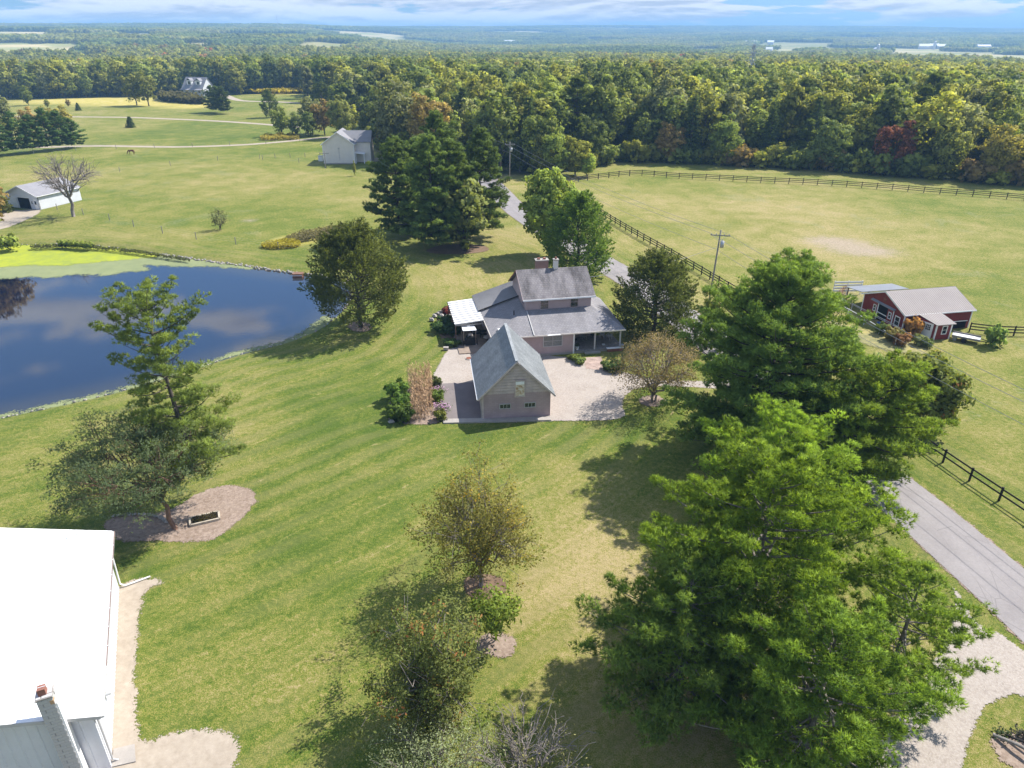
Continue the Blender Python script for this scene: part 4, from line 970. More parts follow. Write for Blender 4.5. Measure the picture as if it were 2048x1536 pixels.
window(H, 2.5, 4.02, 1.0, .9, 1.2, panes=(2, 2), frame='grey_trim')
part('porch_edge', Acc().box(4.1, XR - .2, -.42, -.14, 0, .42), M['rust'], H, label='low red brick edging of the porch corner')
part('porch_edge_cap', Acc().box(4.0, XR - .1, -.5, -.10, .42, .47), M['white_paint'], H)
# door mat
def Hpt(x, y, z=0): a_, b_ = hw_(x, y); return (a_, b_, z)
solo('door_mat', Acc().box(-.5, .5, -.3, .3, 0, .03), M['black_cloth'], 'black door mat in front of the farmhouse door', 'mat', loc=Hpt(.85, 3.3, FZ + .002), rz=HR)
def chair(x, y, rz, label, mat='grey_trim', rocker=False):
    c = thing('rocking_chair' if rocker else 'porch_chair', label, 'chair', Hpt(x, y, FZ + .002), HR + rz)
    part('seat', Acc().box(-.26, .26, -.26, .26, .42, .46), M[mat], c)
    for i in range(5): part('back_slat', Acc().beam((-.21 + i * .105, .25, .48), (-.21 + i * .105, .36, 1.12), .05, .02), M[mat], c)
    part('backrest', Acc().beam((-.27, .37, 1.12), (.27, .37, 1.12), .04, .08), M[mat], c)
    for sx in (-.24, .24):
        for sy in (-.23, .23): part('leg', Acc().beam((sx, sy, .0 if not rocker else .05), (sx, sy, .43 if sy < 0 else .6), .045), M[mat], c)
        part('armrest', Acc().box(sx - .035, sx + .035, -.28, .27, .62, .65), M[mat], c)
        if rocker: part('rocker', Acc().tube([(sx, -.45, .09), (sx, -.2, .03), (sx, .1, .02), (sx, .5, .12)], .022, 5), M[mat], c)
    return c
chair(2.15, 3.1, R(10), 'grey slatted rocking chair on the porch beside the door', rocker=True)
chair(4.5, 3.2, R(-14), 'pale metal chair at the far right end of the porch')
chair(5.2, 2.6, R(-50), 'second pale metal chair, turned, near the porch corner')
tb = thing('side_table', 'small round dark table between the porch chairs', 'table', Hpt(3.3, 3.2, FZ + .002), HR)
part('table_top', Acc().tube([(0, 0, .50), (0, 0, .54)], .28, 12), M['black_board'], tb); part('leg', Acc().tube([(0, 0, 0), (0, 0, .5)], .03, 6), M['black_board'], tb)
pp = thing('potted_plant', 'white planter with a small plant by the porch corner post', 'plant', Hpt(.55, -.02 + .35, FZ + .002))
part('pot', Acc().tube([(0, 0, 0), (0, 0, .32)], [.16, .24], 10), M['white_paint'], pp)
A = Acc(); rs = np.random.RandomState(5); leaves(A, rs.normal(size=(60, 3)) * .14 + [0, 0, .48], np.tile([[0, 0, 1.]], (60, 1)), .07, rs); cr_ = part('foliage', A, M['leaf'], pp); cr_.color = (.07, .11, .03, 1)
bw = thing('bowl', 'white bowl on the porch floor', 'bowl', Hpt(4.0, 1.0, FZ + .002)); part('basin', Acc().tube([(0, 0, 0), (0, 0, .12)], [.12, .22], 12), M['white_paint'], bw)
bw = thing('wash_tub', 'white tub on the ledge at the porch corner', 'tub', Hpt(5.8, -.3, .475)); part('basin', Acc().tube([(0, 0, 0), (0, 0, .3)], [.2, .3], 12), M['steel'], bw)

# patio roof, left
aw = thing('patio_cover', 'white ribbed metal patio cover on posts beside the farmhouse', 'awning', (*HO, 0), HR)
ax0, ax1, ay0, ay1 = -13.25, -9.95, 5.55, 13.7
npn = 11; pw = (ay1 - ay0) / npn
for i in range(npn):
    y0 = ay0 + i * pw
    pn = part('roof_panel', Acc().slab([(ax0, y0 + .01, 2.42), (ax1 + .25, y0 + .01, 2.72), (ax1 + .25, y0 + pw - .01, 2.72), (ax0, y0 + pw - .01, 2.42)][::1], .04), M['white_roof'], aw)
    part('panel_rib', Acc().beam((ax0, y0 + .03, 2.46), (ax1 + .25, y0 + .03, 2.76), .10, .09), M['grey_trim'], pn)
part('edge_beam', Acc().box(ax0 - .06, ax0 - .003, ay0, ay1, 2.28, 2.46), M['black_board'], aw)
part('edge_beam', Acc().box(ax0, ax1 + .2, ay0 - .06, ay0 - .004, 2.26, 2.42), M['wood_grey'], aw)
for x, y in ((ax0 + .08, ay0 + .08), (ax0 + .08, (ay0 + ay1) / 2), (ax0 + .08, ay1 - .1)): part('post', Acc().box(x - .06, x + .06, y - .06, y + .06, 0.1, 2.35), M['bark_red'], aw)
a = Acc(); a.slab([(*hw_(-13.2, 2.1), .14), (*hw_(-9.25, 2.1), .14), (*hw_(-9.25, 13.7), .14), (*hw_(-13.2, 13.7), .14)], .16)
structure('patio', a, M['deck'], label='tan patio floor between the farmhouse and the planting bed')
# grill shelter
gs = thing('grill_shelter', 'small flat white canopy on thin posts above the covered grill', 'canopy', (*HO, 0), HR)
c4 = [hl(*q, 2.1) for q in ((921, 647), (945, 645), (953, 660), (926, 661.5))]
part('canopy_panel', Acc().slab([(*c4[0], 2.1), (*c4[1], 2.1), (*c4[2], 2.1), (*c4[3], 2.1)][::-1], .06), M['white_roof'], gs)
cx = sum(q[0] for q in c4) / 4; cy = sum(q[1] for q in c4) / 4
for q in c4:
    x, y = cx + (q[0] - cx) * .9, cy + (q[1] - cy) * .9; part('post', Acc().box(x - .04, x + .04, y - .04, y + .04, .14, 2.04), M['deck'], gs)
part('vent_top', Acc().box(cx - .2, cx + .25, cy - .1, cy + .12, 2.103, 2.25), M['steel'], gs)
gx, gy = hl(941, 690, .15)
gr = thing('covered_grill', 'barbecue under a black cover at the edge of the patio', 'barbecue', Hpt(gx, gy + .3, .14), HR)
A = Acc(); A.tube([(-.75, 0, 0), (-.72, 0, .75), (-.62, 0, 1.0)], .0001, 4)
A = Acc()
prof = [(-.85, 0), (-.85, .62), (-.5, .72), (-.42, 1.02), (.42, 1.02), (.5, .72), (.85, .62), (.85, 0)]
A.add([(x, -.36, z) for x, z in prof] + [(x, .36, z) for x, z in prof], [(i, (i + 1) % 8, (i + 1) % 8 + 8, i + 8) for i in range(8)]); A.poly([(x, -.36, z) for x, z in prof]); A.poly([(x, .36, z) for x, z in prof][::-1])
part('cover', A, M['black_cloth'], gr)
part('lid_bundle', Acc().tube([(-.2, .02, 1.02), (-.12, .02, 1.25), (.1, .02, 1.28), (.3, .02, 1.04)], [.1, .22, .2, .1], 8), M['stone'], gr)
for sx in (-.7, .7): part('wheel', Acc().tube([(sx, -.37, .07), (sx, -.42, .07)], .07, 10), M['steel'], gr)
def bench(x, y, rz, label):
    b = thing('patio_bench', label, 'bench', Hpt(x, y, .142), HR + rz)
    for i in range(4): part('seat_slat', Acc().box(-.6, .6, -.22 + i * .115, -.12 + i * .115, .42, .45), M['black_board'], b)
    for i in range(3): part('back_slat', Acc().box(-.6, .6, .25, .28, .55 + i * .12, .64 + i * .12), M['black_board'], b)
    for sx in (-.55, .55):
        for sy in (-.18, .22): part('leg', Acc().box(sx - .03, sx + .03, sy - .03, sy + .03, 0, .42 if sy < 0 else .9), M['black_board'], b)
bx_, by_ = hl(970, 669, .5); bench(bx_, by_, R(0), 'dark slatted bench on the patio, nearer the house wall')
bx_, by_ = hl(952, 668, .5); bench(bx_, by_, R(5), 'dark slatted bench on the patio, nearer the grill')
tb = thing('patio_table', 'pale round table on the patio next to the garage roof', 'table', Hpt(*hl(975, 676, .7), .142), HR)
part('table_top', Acc().tube([(0, 0, .68), (0, 0, .72)], .5, 16), M['stone'], tb); part('leg', Acc().tube([(0, 0, 0), (0, 0, .68)], .05, 6), M['black_board'], tb)
for (px_, py_, w_, d_, lb) in ((892, 700, .55, .35, 'small grey stone statue base at the corner of the gravel yard'),):
    x, y = gp(px_, py_); t_ = thing('garden_planter', lb, 'planter', (x, y, .03)); part('box', Acc().box(-w_ / 2, w_ / 2, -d_ / 2, d_ / 2, 0, .3), M['stone'], t_); part('rim', Acc().box(-w_ / 2 - .04, w_ / 2 + .04, -d_ / 2 - .04, d_ / 2 + .04, .3, .35), M['stone'], t_)
x, y = gp(938, 718); t_ = thing('drain_cover', 'round iron drain cover in the pale gravel left of the garage', 'drain cover', (x, y, Z0 + .02)); part('ring', Acc().tube([(0, 0, 0), (0, 0, .06)], .42, 20), M['stone'], t_); part('lid', Acc().tube([(0, 0, .062), (0, 0, .08)], .34, 20), M['rust'], t_)

# ================================================================ WHITE WORKSHOP (lower left)
ang = math.atan2(37.12 - 24.01, -26.67 + 20.6)           # direction of its long wall
WRZ = ang - math.pi / 2
WO = (-26.67, 37.12)
wl_, ww_ = loc_frame(*WO, WRZ)       # local: +y along the wall away from camera, -x into the building; near end at y=-LN
LN = 14.45; WH = 4.15; WW = 12.0; WSL = 0.37
Wk = thing('workshop', 'white ribbed metal workshop with a plain white roof', 'workshop', (*WO, 0), WRZ)
A = Acc(); A.box(-WW, -.05, -LN + .05, -.05, -.1, WH); 
A.add([(-WW, -LN + .05, WH), (-.05, -LN + .05, WH), (-WW / 2, -LN + .05, WH + WSL * WW / 2), (-WW, -.05, WH), (-.05, -.05, WH), (-WW / 2, -.05, WH + WSL * WW / 2)], [(0, 1, 2), (3, 5, 4)])
part('frame_wall', A, M['white_siding'], Wk)
pm = None; npn = 44; pw = LN / npn
for i in range(npn):
    y0 = -LN + i * pw
    if pm is None:
        A = Acc(); A.add([(0, 0, .05), (0, pw * .72, .05), (.028, pw * .78, .05), (.028, pw * .94, .05), (0, pw, .05)] + [(0, 0, WH), (0, pw * .72, WH), (.028, pw * .78, WH), (.028, pw * .94, WH), (0, pw, WH)], [(k, k + 1, k + 6, k + 5) for k in range(4)]); pm = A.mesh('wall_panel', M['white_siding'])
    part('wall_panel', pm, None, Wk, loc=(-.045, y0, 0))
pw2 = .42; k_ = 0; x = -.2
while x > -9.5:
    top = WH + WSL * min(-x + pw2 / 2, WW - (-x)) - .06
    A = Acc(); z1a = WH + WSL * (-x - 0) - .05; z1b = WH + WSL * (-x + pw2) - .05
    if -x > WW / 2: z1a = WH + WSL * (WW + x) - .05; z1b = WH + WSL * (WW + x - pw2) - .05
    y = -LN + .045
    A.add([(x, y - .025, .05), (x - pw2 * .10, y, .05), (x - pw2 * .85, y, .05), (x - pw2 * .93, y - .025, .05), (x - pw2, y - .025, .05),
           (x, y - .025, z1a), (x - pw2 * .10, y, z1a + (z1b - z1a) * .1), (x - pw2 * .85, y, z1a + (z1b - z1a) * .85), (x - pw2 * .93, y - .025, z1a + (z1b - z1a) * .93), (x - pw2, y - .025, z1b)], [(q + 1, q, q + 5, q + 6) for q in range(4)])
    part('wall_panel', A, M['white_siding'], Wk); x -= pw2
part('corner_trim', Acc().box(-.22, .0, -LN - .03, -LN + .16, 0.02, WH), M['white_siding'], Wk)
OV = .42
for s in (1, -1):
    mx_ = -WW / 2; ex = mx_ + s * (WW / 2 + OV); ez = WH - OV * WSL + .12; rz_ = WH + WSL * WW / 2 + .12
    q = [(ex, -LN - .38, ez), (ex, 0.95, ez), (mx_, 0.95, rz_), (mx_, -LN - .38, rz_)]
    rf = part('roof_slope', Acc().slab(q if s > 0 else q[::-1], .07), M['white_roof'], Wk)
    if s > 0:
        rp = 0.9; kk = 0
        for i in range(17):
            yy = -LN + .2 + i * rp; part('roof_seam', Acc().beam((ex, yy, ez + .008), (mx_, yy, rz_ + .008), .05, .016), M['white_roof'], rf)
        part('fascia_trim', Acc().beam((ex, -LN - .40, ez - .10), (mx_, -LN - .40, rz_ - .10), .035, .2), M['grey_trim'], Wk)
gt = part('gutter', Acc().beam((OV + .07, -LN - .38, WH - .15), (OV + .07, .95, WH - .15), .12, .10), M['grey_trim'], Wk)
for i in range(10): part('gutter_bracket', Acc().box(OV - .02, OV + .13, -LN - .2 + i * 1.55, -LN - .15 + i * 1.55, WH - .095, WH - .06), M['white_paint'], gt)
part('gutter_edge', Acc().beam((OV + .12, -LN + 3, WH - .12), (OV + .12, .95, WH - .12), .02, .07), M['rust'], gt)
dn = part('downspout', Acc().tube([(OV + .05, -LN - .3, WH - .2), (.25, -LN + .0, WH - .5), (.1, -LN + .25, WH - .75), (.08, -LN + .3, .3), (.3, -LN + .3, .1)], .05, 8), M['grey_trim'], Wk)
part('downspout', Acc().tube([(OV + .05, .85, WH - .2), (.3, .6, WH - .6), (.10, .35, WH - .9), (.08, .1, .35), (.35, .05, .14), (1.9, .35, .12)], .055, 8), M['white_paint'], Wk)
part('wall_lamp', Acc().tube([(0, -LN + 3.2, 1.9), (.25, -LN + 3.2, 1.9)], .06, 8), M['steel'], Wk)
# block chimney on the end wall
chx = wl_(84, 1412, 6.6)[0]; print('chimney x', chx)
Ch = thing('block_chimney', 'cracked grey concrete block chimney on the end of the white workshop', 'chimney', (*ww_(chx, -LN - .42), 0), WRZ)
bh, zc, ki = .195, 0.0, 0; rs = np.random.RandomState(8)
blk = Acc().box(0, .432, 0, .19, 0, bh - .012).mesh('block', M['grey_trim']); half = Acc().box(0, .19, 0, .432, 0, bh - .012).mesh('block', M['grey_trim'])
blk2 = Acc().box(0, .39, 0, .39, 0, bh - .012).mesh('block', M['grey_trim'])
M['mortar'] = m_plain('mortar', (0.33, 0.32, 0.31), .95, .1, .15, 5)
Z1 = 6.55
part('mortar_core', Acc().box(-.30, .30, -.30, .30, 0, Z1 - .02), M['mortar'], Ch)
while zc < Z1 - .1:
    o = rs.rand() * .004
    if ki % 2 == 0:
        part('block', blk, None, Ch, loc=(-.315 - o, -.315, zc)); part('block', half, None, Ch, loc=(.125 + o, -.315, zc)); part('block', blk, None, Ch, loc=(-.08, .125, zc)); part('block', half, None, Ch, loc=(-.315, -.08, zc))
    else:
        part('block', half, None, Ch, loc=(-.315, -.315 - o, zc)); part('block', blk, None, Ch, loc=(-.08 + o, -.315, zc)); part('block', half, None, Ch, loc=(.125, -.08, zc)); part('block', blk, None, Ch, loc=(-.315, .125, zc))
    zc += bh; ki += 1
part('coping', Acc().slab([(-.36, -.36, Z1 + .03), (.36, -.36, Z1 + .05), (.36, .36, Z1 + .06), (-.36, .36, Z1 + .03)], .07), M['stone'], Ch)
fl = part('flue', Acc().box(-.2, .12, -.16, .2, Z1 + .05, Z1 + .42), M['terracotta'], Ch, label='red clay flue'); part('flue_rim', Acc().box(-.22, .14, .02, .04, Z1 + .42, Z1 + .44), M['white_paint'], fl)
part('broken_edge', Acc().box(.18, .34, -.33, -.10, Z1 - .45, Z1 - .22), M['straw'], Ch, label='broken corner showing raw block')
part('corner_strip', Acc().box(.325, .42, -.28, .30, 0, Z1 - .5), M['white_paint'], Ch)

# ================================================================ RED BARN
BO = (48.9, 82.9); BR_ = math.atan2(84.58 - 82.9, 58.41 - 48.9) + R(1.0)
bl_, bw_ = loc_frame(*BO, BR_)
Bn = thing('red_barn', 'red metal barn with ribbed tan roof and white trim', 'barn', (*BO, 0), BR_)
BL, BWd, BH, BP = 9.6, 8.1, 2.45, 4.1
A = Acc(); A.box(0, BL, 0, BWd, -.1, BH); m = BWd / 2
A.add([(0.0, 0, BH), (0.0, BWd, BH), (0.0, m, BP - .1), (BL, 0, BH), (BL, BWd, BH), (BL, m, BP - .1)], [(0, 2, 1), (3, 4, 5)]); part('wall', A, M['red_metal'], Bn)
A = Acc()
for i in range(28):
    y = .15 + i * .29; z1 = BH + (BP - BH) * (1 - abs(y - m) / m) - .1; A.box(-.022, -.002, y, y + .05, .05, z1)
for i in range(33): A.box(.15 + i * .29, .20 + i * .29, -.022, -.002, .05, BH)
part('wall_rib', A, M['red_metal'], Bn, kind='stuff')
for s in (-1, 1):
    e = m + s * (m + .28); ez = BH - .28 * (BP - BH) / m + .08; q = [(-.28, e, ez), (BL + .28, e, ez), (BL + .28, m, BP + .05), (-.28, m, BP + .05)]
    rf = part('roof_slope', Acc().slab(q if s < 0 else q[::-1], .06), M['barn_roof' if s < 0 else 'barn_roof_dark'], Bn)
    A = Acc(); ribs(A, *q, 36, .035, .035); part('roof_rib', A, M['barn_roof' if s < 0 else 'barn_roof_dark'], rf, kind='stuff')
    part('rake_trim', Acc().beam((-.30, e, ez - .08), (-.30, m, BP - .03), .03, .15), M['white_paint'], Bn)
part('eave_trim', Acc().box(-.28, BL + .28, -.33, -.285, BH - .12, BH + .02), M['white_paint'], Bn)
for x, y in ((-.04, -.04), (-.04, BWd - .1), (BL - .1, -.04)): part('corner_trim', Acc().box(x, x + .15, y, y + .15, 0, BH - .05), M['white_paint'], Bn)
# sliding door opening in the gable
Dy = 4.05
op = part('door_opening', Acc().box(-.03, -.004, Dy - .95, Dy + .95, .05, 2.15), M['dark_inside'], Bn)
part('gate_rail', Acc().box(-.07, -.035, Dy - .95, Dy + .95, 1.0, 1.10), M['white_paint'], op)
part('track_cover', Acc().slab([(-.30, Dy - 2.3, 2.33), (-.30, Dy + 2.3, 2.33), (-.03, Dy + 2.3, 2.48), (-.03, Dy - 2.3, 2.48)][::-1], .08), M['barn_roof_dark'], Bn, label='pale metal strip over the sliding doors')
for yy in (Dy + 1.5, Dy - 1.5):
    sdr = part('sliding_door', Acc().box(-.075, -.025, yy - .55, yy + .55, .08, 2.2), M['red_door'], Bn)
    window(Bn, -.075, yy, 1.0, .42, .75, ax='y', sgn=-1, frame='white_paint', panes=(1, 2), fw=.07)
for yy in (Dy + .93, Dy - 2.06): part('door_trim', Acc().box(-.11, -.035, yy - .06, yy + .06, .05, 2.3), M['white_paint'], Bn)
window(Bn, -.005, 1.15, .55, .75, 1.15, ax='y', sgn=-1, frame='white_paint', panes=(1, 2), fw=.09)
st = Acc(); ps = []
for i in range(10):
    a_ = math.pi / 2 + i * math.pi / 5; r_ = .5 if i % 2 == 0 else .2; ps.append((-.05, m + math.cos(a_) * r_, 3.02 + math.sin(a_) * r_))
st.v = []; st.add(ps + [(-.14, m, 3.02), (-.03, m, 3.02)], [(i, (i + 1) % 10, 10) for i in range(10)] + [((i + 1) % 10, i, 11) for i in range(10)])
solo_star = part('barn_star', st, M['rust'], Bn, label='rusty metal five pointed star on the gable')
# angled wing with white double doors
sx0, sy0 = bl_(1830, 671); sx1, sy1 = bl_(1866, 684); sx2, sy2 = bl_(1902, 682)
sx1, sy1 = 2.35, -2.75; sx2, sy2 = 4.55, -2.75; sx0, sy0 = 1.15, -.0
A = Acc(); pg = [(sx0, 0), (sx1, sy1), (sx2, sy2), (sx2, 0)]
A.slab([(x, y, 2.0 if y < 0 else 2.3) for x, y in pg], 2.1); part('lean_to_wall', A, M['red_metal'], Bn)
A = Acc(); A.slab([(sx1 - .25, sy1 - .3, 2.05), (sx2 + .2, sy2 - .3, 2.05), (sx2 + .2, -.30, 2.47), (sx0 + .45, -.30, 2.47)], .07); lt = part('lean_to_roof', A, M['barn_roof'], Bn)
A = Acc(); ribs(A, (sx1 - .25, sy1 - .3, 2.05), (sx2 + .2, sy2 - .3, 2.05), (sx2 + .2, -.30, 2.47), (sx0 + .45, -.30, 2.47), 9, .035, .035); part('roof_rib', A, M['barn_roof'], lt, kind='stuff')
dv = np.array([sx1 - sx0, sy1 - sy0]); dl = np.linalg.norm(dv); dv /= dl; nv = np.array([dv[1], -dv[0]])
if nv[0] > 0: nv = -nv
for k in range(2):
    a0, a1 = dl * (.12 + .38 * k) + .02, dl * (.12 + .38 * (k + 1)) - .02; p0 = np.array([sx0, sy0]) + dv * a0; p1 = np.array([sx0, sy0]) + dv * a1
    dd = Acc(); q0, q1 = p0 + nv * .06, p1 + nv * .06; dd.slab([(*p0, 1.95), (*p1, 1.95), (*q1, 1.95), (*q0, 1.95)], 1.9); do = part('barn_door', dd, M['white_paint'], Bn)
    mm_ = (a0 + a1) / 2; w0 = np.array([sx0, sy0]) + dv * (mm_ - .27) + nv * .062; w1 = np.array([sx0, sy0]) + dv * (mm_ + .27) + nv * .062
    pn = Acc(); pn.slab([(*w0, 1.75), (*w1, 1.75), (*(w1 + nv * .012), 1.75), (*(w0 + nv * .012), 1.75)], .7); part('pane', pn, M['glass_dark'], do)
    mu = Acc()
    for u in (.33, .66): c0 = w0 + (w1 - w0) * u + nv * .02; mu.beam((*c0, 1.05), (*c0, 1.75), .03)
    for z in (1.28, 1.52): mu.beam((*(w0 + nv * .02), z), (*(w1 + nv * .02), z), .03)
    part('muntin', mu, M['white_paint'], do)
window(Bn, 3.55, sy2, .75, .55, .95, frame='white_paint', panes=(1, 2), fw=.09)
for x in (sx1 + .02, sx2 - .1): part('corner_trim', Acc().box(x - .06, x + .10, sy1 - .05, sy1 + .1, 0, 1.98), M['white_paint'], Bn)
# dark open bay under the right end + white rail
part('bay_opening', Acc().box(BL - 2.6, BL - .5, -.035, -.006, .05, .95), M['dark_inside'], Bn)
part('bay_rail', Acc().box(BL - 2.8, BL - .4, -.10, -.04, .98, 1.06), M['white_paint'], Bn)
# rear open shed
Sh = thing('open_shed', 'open sided horse shelter with grey metal roof behind the red barn', 'shelter', (*bw_(0, BWd), 0), BR_)
part('roof_sheet', Acc().slab([(-.3, .25, 2.62), (6.8, .25, 2.62), (6.8, 3.6, 2.25), (-.3, 3.6, 2.25)], .07), M['barn_roof_dark'], Sh)
for x in (0.0, 3.3, 6.5): part('post', Acc().box(x - .06, x + .06, 3.4, 3.52, 0, 2.2), M['bark_red'], Sh)
# ---------------------------------------------------------------- corral panels, fences
def corral(a, b, label, n=1, h=1.5, mat='rust'):
    a = np.array(a, float); b = np.array(b, float); L = np.linalg.norm(b - a); rz = math.atan2(b[1] - a[1], b[0] - a[0])
    c = thing('corral_panel', label, 'corral panel', (a[0], a[1], 0), rz)
    for i in range(6): part('rail', Acc().beam((0, 0, .25 + i * (h - .3) / 5), (L, 0, .25 + i * (h - .3) / 5), .05), M[mat], c)
    k = max(2, int(L / 1.6) + 1)
    for i in range(k): part('upright', Acc().beam((L * i / (k - 1), 0, 0), (L * i / (k - 1), 0, h), .06), M[mat], c)
corral(gp(1700, 618), gp(1668, 606), 'rust red pipe corral panel nearest the red barn gable')
corral(gp(1668, 606), gp(1640, 598), 'rust red pipe corral panel half hidden by the tall pine')
corral(gp(1668, 606), gp(1690, 588), 'rust red pipe corral panel set square behind the first one')
wp_ = thing('white_panel_stack', 'white slatted panels standing behind the pipe corral', 'panels', (*gp(1664, 590), 0), R(3))
for i in range(4): part('slat', Acc().box(0, 4.2, -.03, .03, .5 + i * .42, .75 + i * .42), M['white_paint'], wp_)
for x in (.1, 2.1, 4.1): part('post', Acc().box(x - .05, x + .05, .031, .10, 0, 2.1), M['white_paint'], wp_)
def rail_fence(name, pts, spacing, label, rails, h, mat, pw=.13, rh=.14, group=None):
    P = np.array(pts, float); seg = np.linalg.norm(np.diff(P, axis=0), axis=1); cum = np.concatenate([[0], np.cumsum(seg)]); n = max(1, int(round(cum[-1] / spacing)))
    s_ = np.linspace(0, cum[-1], n + 1); X = np.interp(s_, cum, P[:, 0]); Y = np.interp(s_, cum, P[:, 1])
    f = thing(name, label, 'fence', (X[0], Y[0], 0), 0, group); rs = np.random.RandomState(n)
    pmesh = Acc().box(-pw / 2, pw / 2, -pw / 2, pw / 2, -.1, h).mesh('post', M[mat])
    for i in range(n + 1):
        o = part('post', pmesh, None, f, loc=(X[i] - X[0], Y[i] - Y[0], rs.normal() * .02)); o.rotation_euler = (rs.normal() * .012, rs.normal() * .012, math.atan2(Y[min(i + 1, n)] - Y[max(i - 1, 0)], X[min(i + 1, n)] - X[max(i - 1, 0)]))
        if i < n:
            for z in rails: part('rail', Acc().beam((X[i] - X[0], Y[i] - Y[0], z + rs.normal() * .012), (X[i + 1] - X[0], Y[i + 1] - Y[0], z + rs.normal() * .012), .035, rh), M[mat], f)
    return f
rail_fence('board_fence', [(45.5, 21.5), (42.6, 34.0), gp(2110, 1078), gp(2034, 1027), gp(1975, 987), gp(1920, 950), gp(1871, 915), gp(1835, 890), gp(1790, 860)], 2.85, 'black two rail board fence between the road and the paddock, lower right', (.65, 1.15), 1.35, 'black_board')
rail_fence('board_fence', [gp(1494, 604), gp(1480, 596), gp(1440, 572), gp(1390, 542), gp(1340, 512), gp(1290, 484), gp(1245, 458), gp(1200, 430), gp(1185, 420)], 2.6, 'black three rail board fence running down the roadside of the paddock', (.45, .85, 1.22), 1.38, 'black_board')
rail_fence('board_fence', [gp(1125, 372), gp(1165, 362), gp(1210, 357), gp(1250, 352), gp(1288, 351), gp(1350, 357), gp(1440, 361), gp(1530, 366), gp(1610, 369), gp(1680, 373), gp(1780, 380), gp(1870, 388), gp(1960, 394), gp(2060, 402), gp(2120, 408)], 3.3, 'brown three rail board fence along the back of the paddock below the woods', (.5, .9, 1.3), 1.5, 'brown_board', .16)
rail_fence('board_fence', [gp(1938, 664), gp(1965, 668), gp(2000, 671), gp(2050, 672), gp(2110, 673)], 2.4, 'dark three rail board fence leading right from the red barn', (.4, .8, 1.15), 1.3, 'black_board')
rail_fence('paddock_rail', [gp(1640, 598), gp(1660, 612), gp(1720, 645), gp(1790, 690)], 3.2, 'low white rail in front of the red barn gable', (.9,), 1.0, 'white_paint', .08, .07)
rail_fence('paddock_rail', [gp(1672, 578 + 28), gp(1716, 628), gp(1800, 672)], 3.2, 'grey rail close along the red barn gable wall', (1.0,), 1.05, 'grey_trim', .08, .07)
def wire_fence(pts, spacing, label, h=1.35, mat='wood_grey', wires=(.5, .9, 1.25), pr=.07):
    P = np.array([gp(*q) for q in pts]); seg = np.linalg.norm(np.diff(P, axis=0), axis=1); cum = np.concatenate([[0], np.cumsum(seg)]); n = max(1, int(round(cum[-1] / spacing)))
    s_ = np.linspace(0, cum[-1], n + 1); X = np.interp(s_, cum, P[:, 0]); Y = np.interp(s_, cum, P[:, 1])
    f = thing('wire_fence', label, 'fence', (X[0], Y[0], 0)); pm_ = Acc().tube([(0, 0, -.1), (0, 0, h)], pr, 6).mesh('post', M[mat])
    for i in range(n + 1): part('post', pm_, None, f, loc=(X[i] - X[0], Y[i] - Y[0], 0))
    for z in wires: part('wire', Acc().tube([(x - X[0], y - Y[0], z) for x, y in zip(X, Y)], .006, 3), M['wire'], f)
wire_fence([(115, 420), (210, 438), (283, 458), (332, 468), (411, 482), (498, 492), (565, 500), (650, 508)], 9.5, 'wire fence on dark posts between the lawn and the left pasture')
wire_fence([(-20, 316), (85, 306), (170, 301), (240, 298), (330, 296), (430, 292), (520, 289), (600, 283)], 12, 'wire fence on grey posts along the far gravel lane')
wire_fence([(240, 344), (305, 336), (365, 329), (427, 322), (481, 318), (540, 320), (600, 326), (651, 337)], 14, 'wire fence on grey posts across the left pasture')
wire_fence([(520, 318), (560, 316), (600, 315), (640, 314)], 4, 'small wire pen fence behind the cream house')

# ---------------------------------------------------------------- utility poles and wires
def pole(x, y, h, rz, label, transformer=True, lean=0.0, rad=.14):
    p = thing('utility_pole', label, 'utility pole', (x, y, 0), rz)
    part('shaft', Acc().tube([(0, 0, -.2), (lean * .5, 0, h * .5), (lean, 0, h)], [rad, rad * .85, rad * .65], 10), M['wood_grey'], p, True)
    part('crossarm', Acc().box(lean - 1.25, lean + 1.25, -.19, -.10, h - .75, h - .62), M['wood_grey'], p)
    for i, x_ in enumerate((-1.15, -.5, .5, 1.15)): part('insulator', Acc().tube([(lean + x_, -.145, h - .62), (lean + x_, -.145, h - .42)], [.05, .035], 6), M['grey_trim'], p)
    for s in (-1, 1): part('brace', Acc().beam((lean + s * .9, -.145, h - .76), (lean + s * .08, -.145, h - 1.4), .03), M['steel'], p)
    if transformer:
        tr = part('transformer', Acc().tube([(lean + .38, -.05, h - 2.3), (lean + .38, -.05, h - 1.45)], .25, 12), M['steel'], p, True); part('bushing', Acc().tube([(lean + .38, -.05, h - 1.45), (lean + .38, -.05, h - 1.2)], .04, 6), M['grey_trim'], tr)
    return p
PL = [(27.1, 92.7, 10.6), (-.6, 184.0, 9.5), (-13, 232, 10)]
pole(*PL[0], R(-14), 'tall grey utility pole with a transformer beside the paddock fence', True, 0.35)
pole(*PL[1], R(-14), 'utility pole with crossarm standing where the road meets the woods', True, 0.1)
pole(*PL[2], R(-14), 'utility pole rising out of the trees behind the pine clump', False)
pole(*gp(652, 336), 4.6, R(0), 'short grey service pole at the corner of the cream house', False, 0, .12)
cw = Acc()
WR = [(44.5, 27.0, 10.5)] + PL
Wt = thing('power_line', 'power line wires strung along the road between the poles', 'power line', (0, 0, 0))
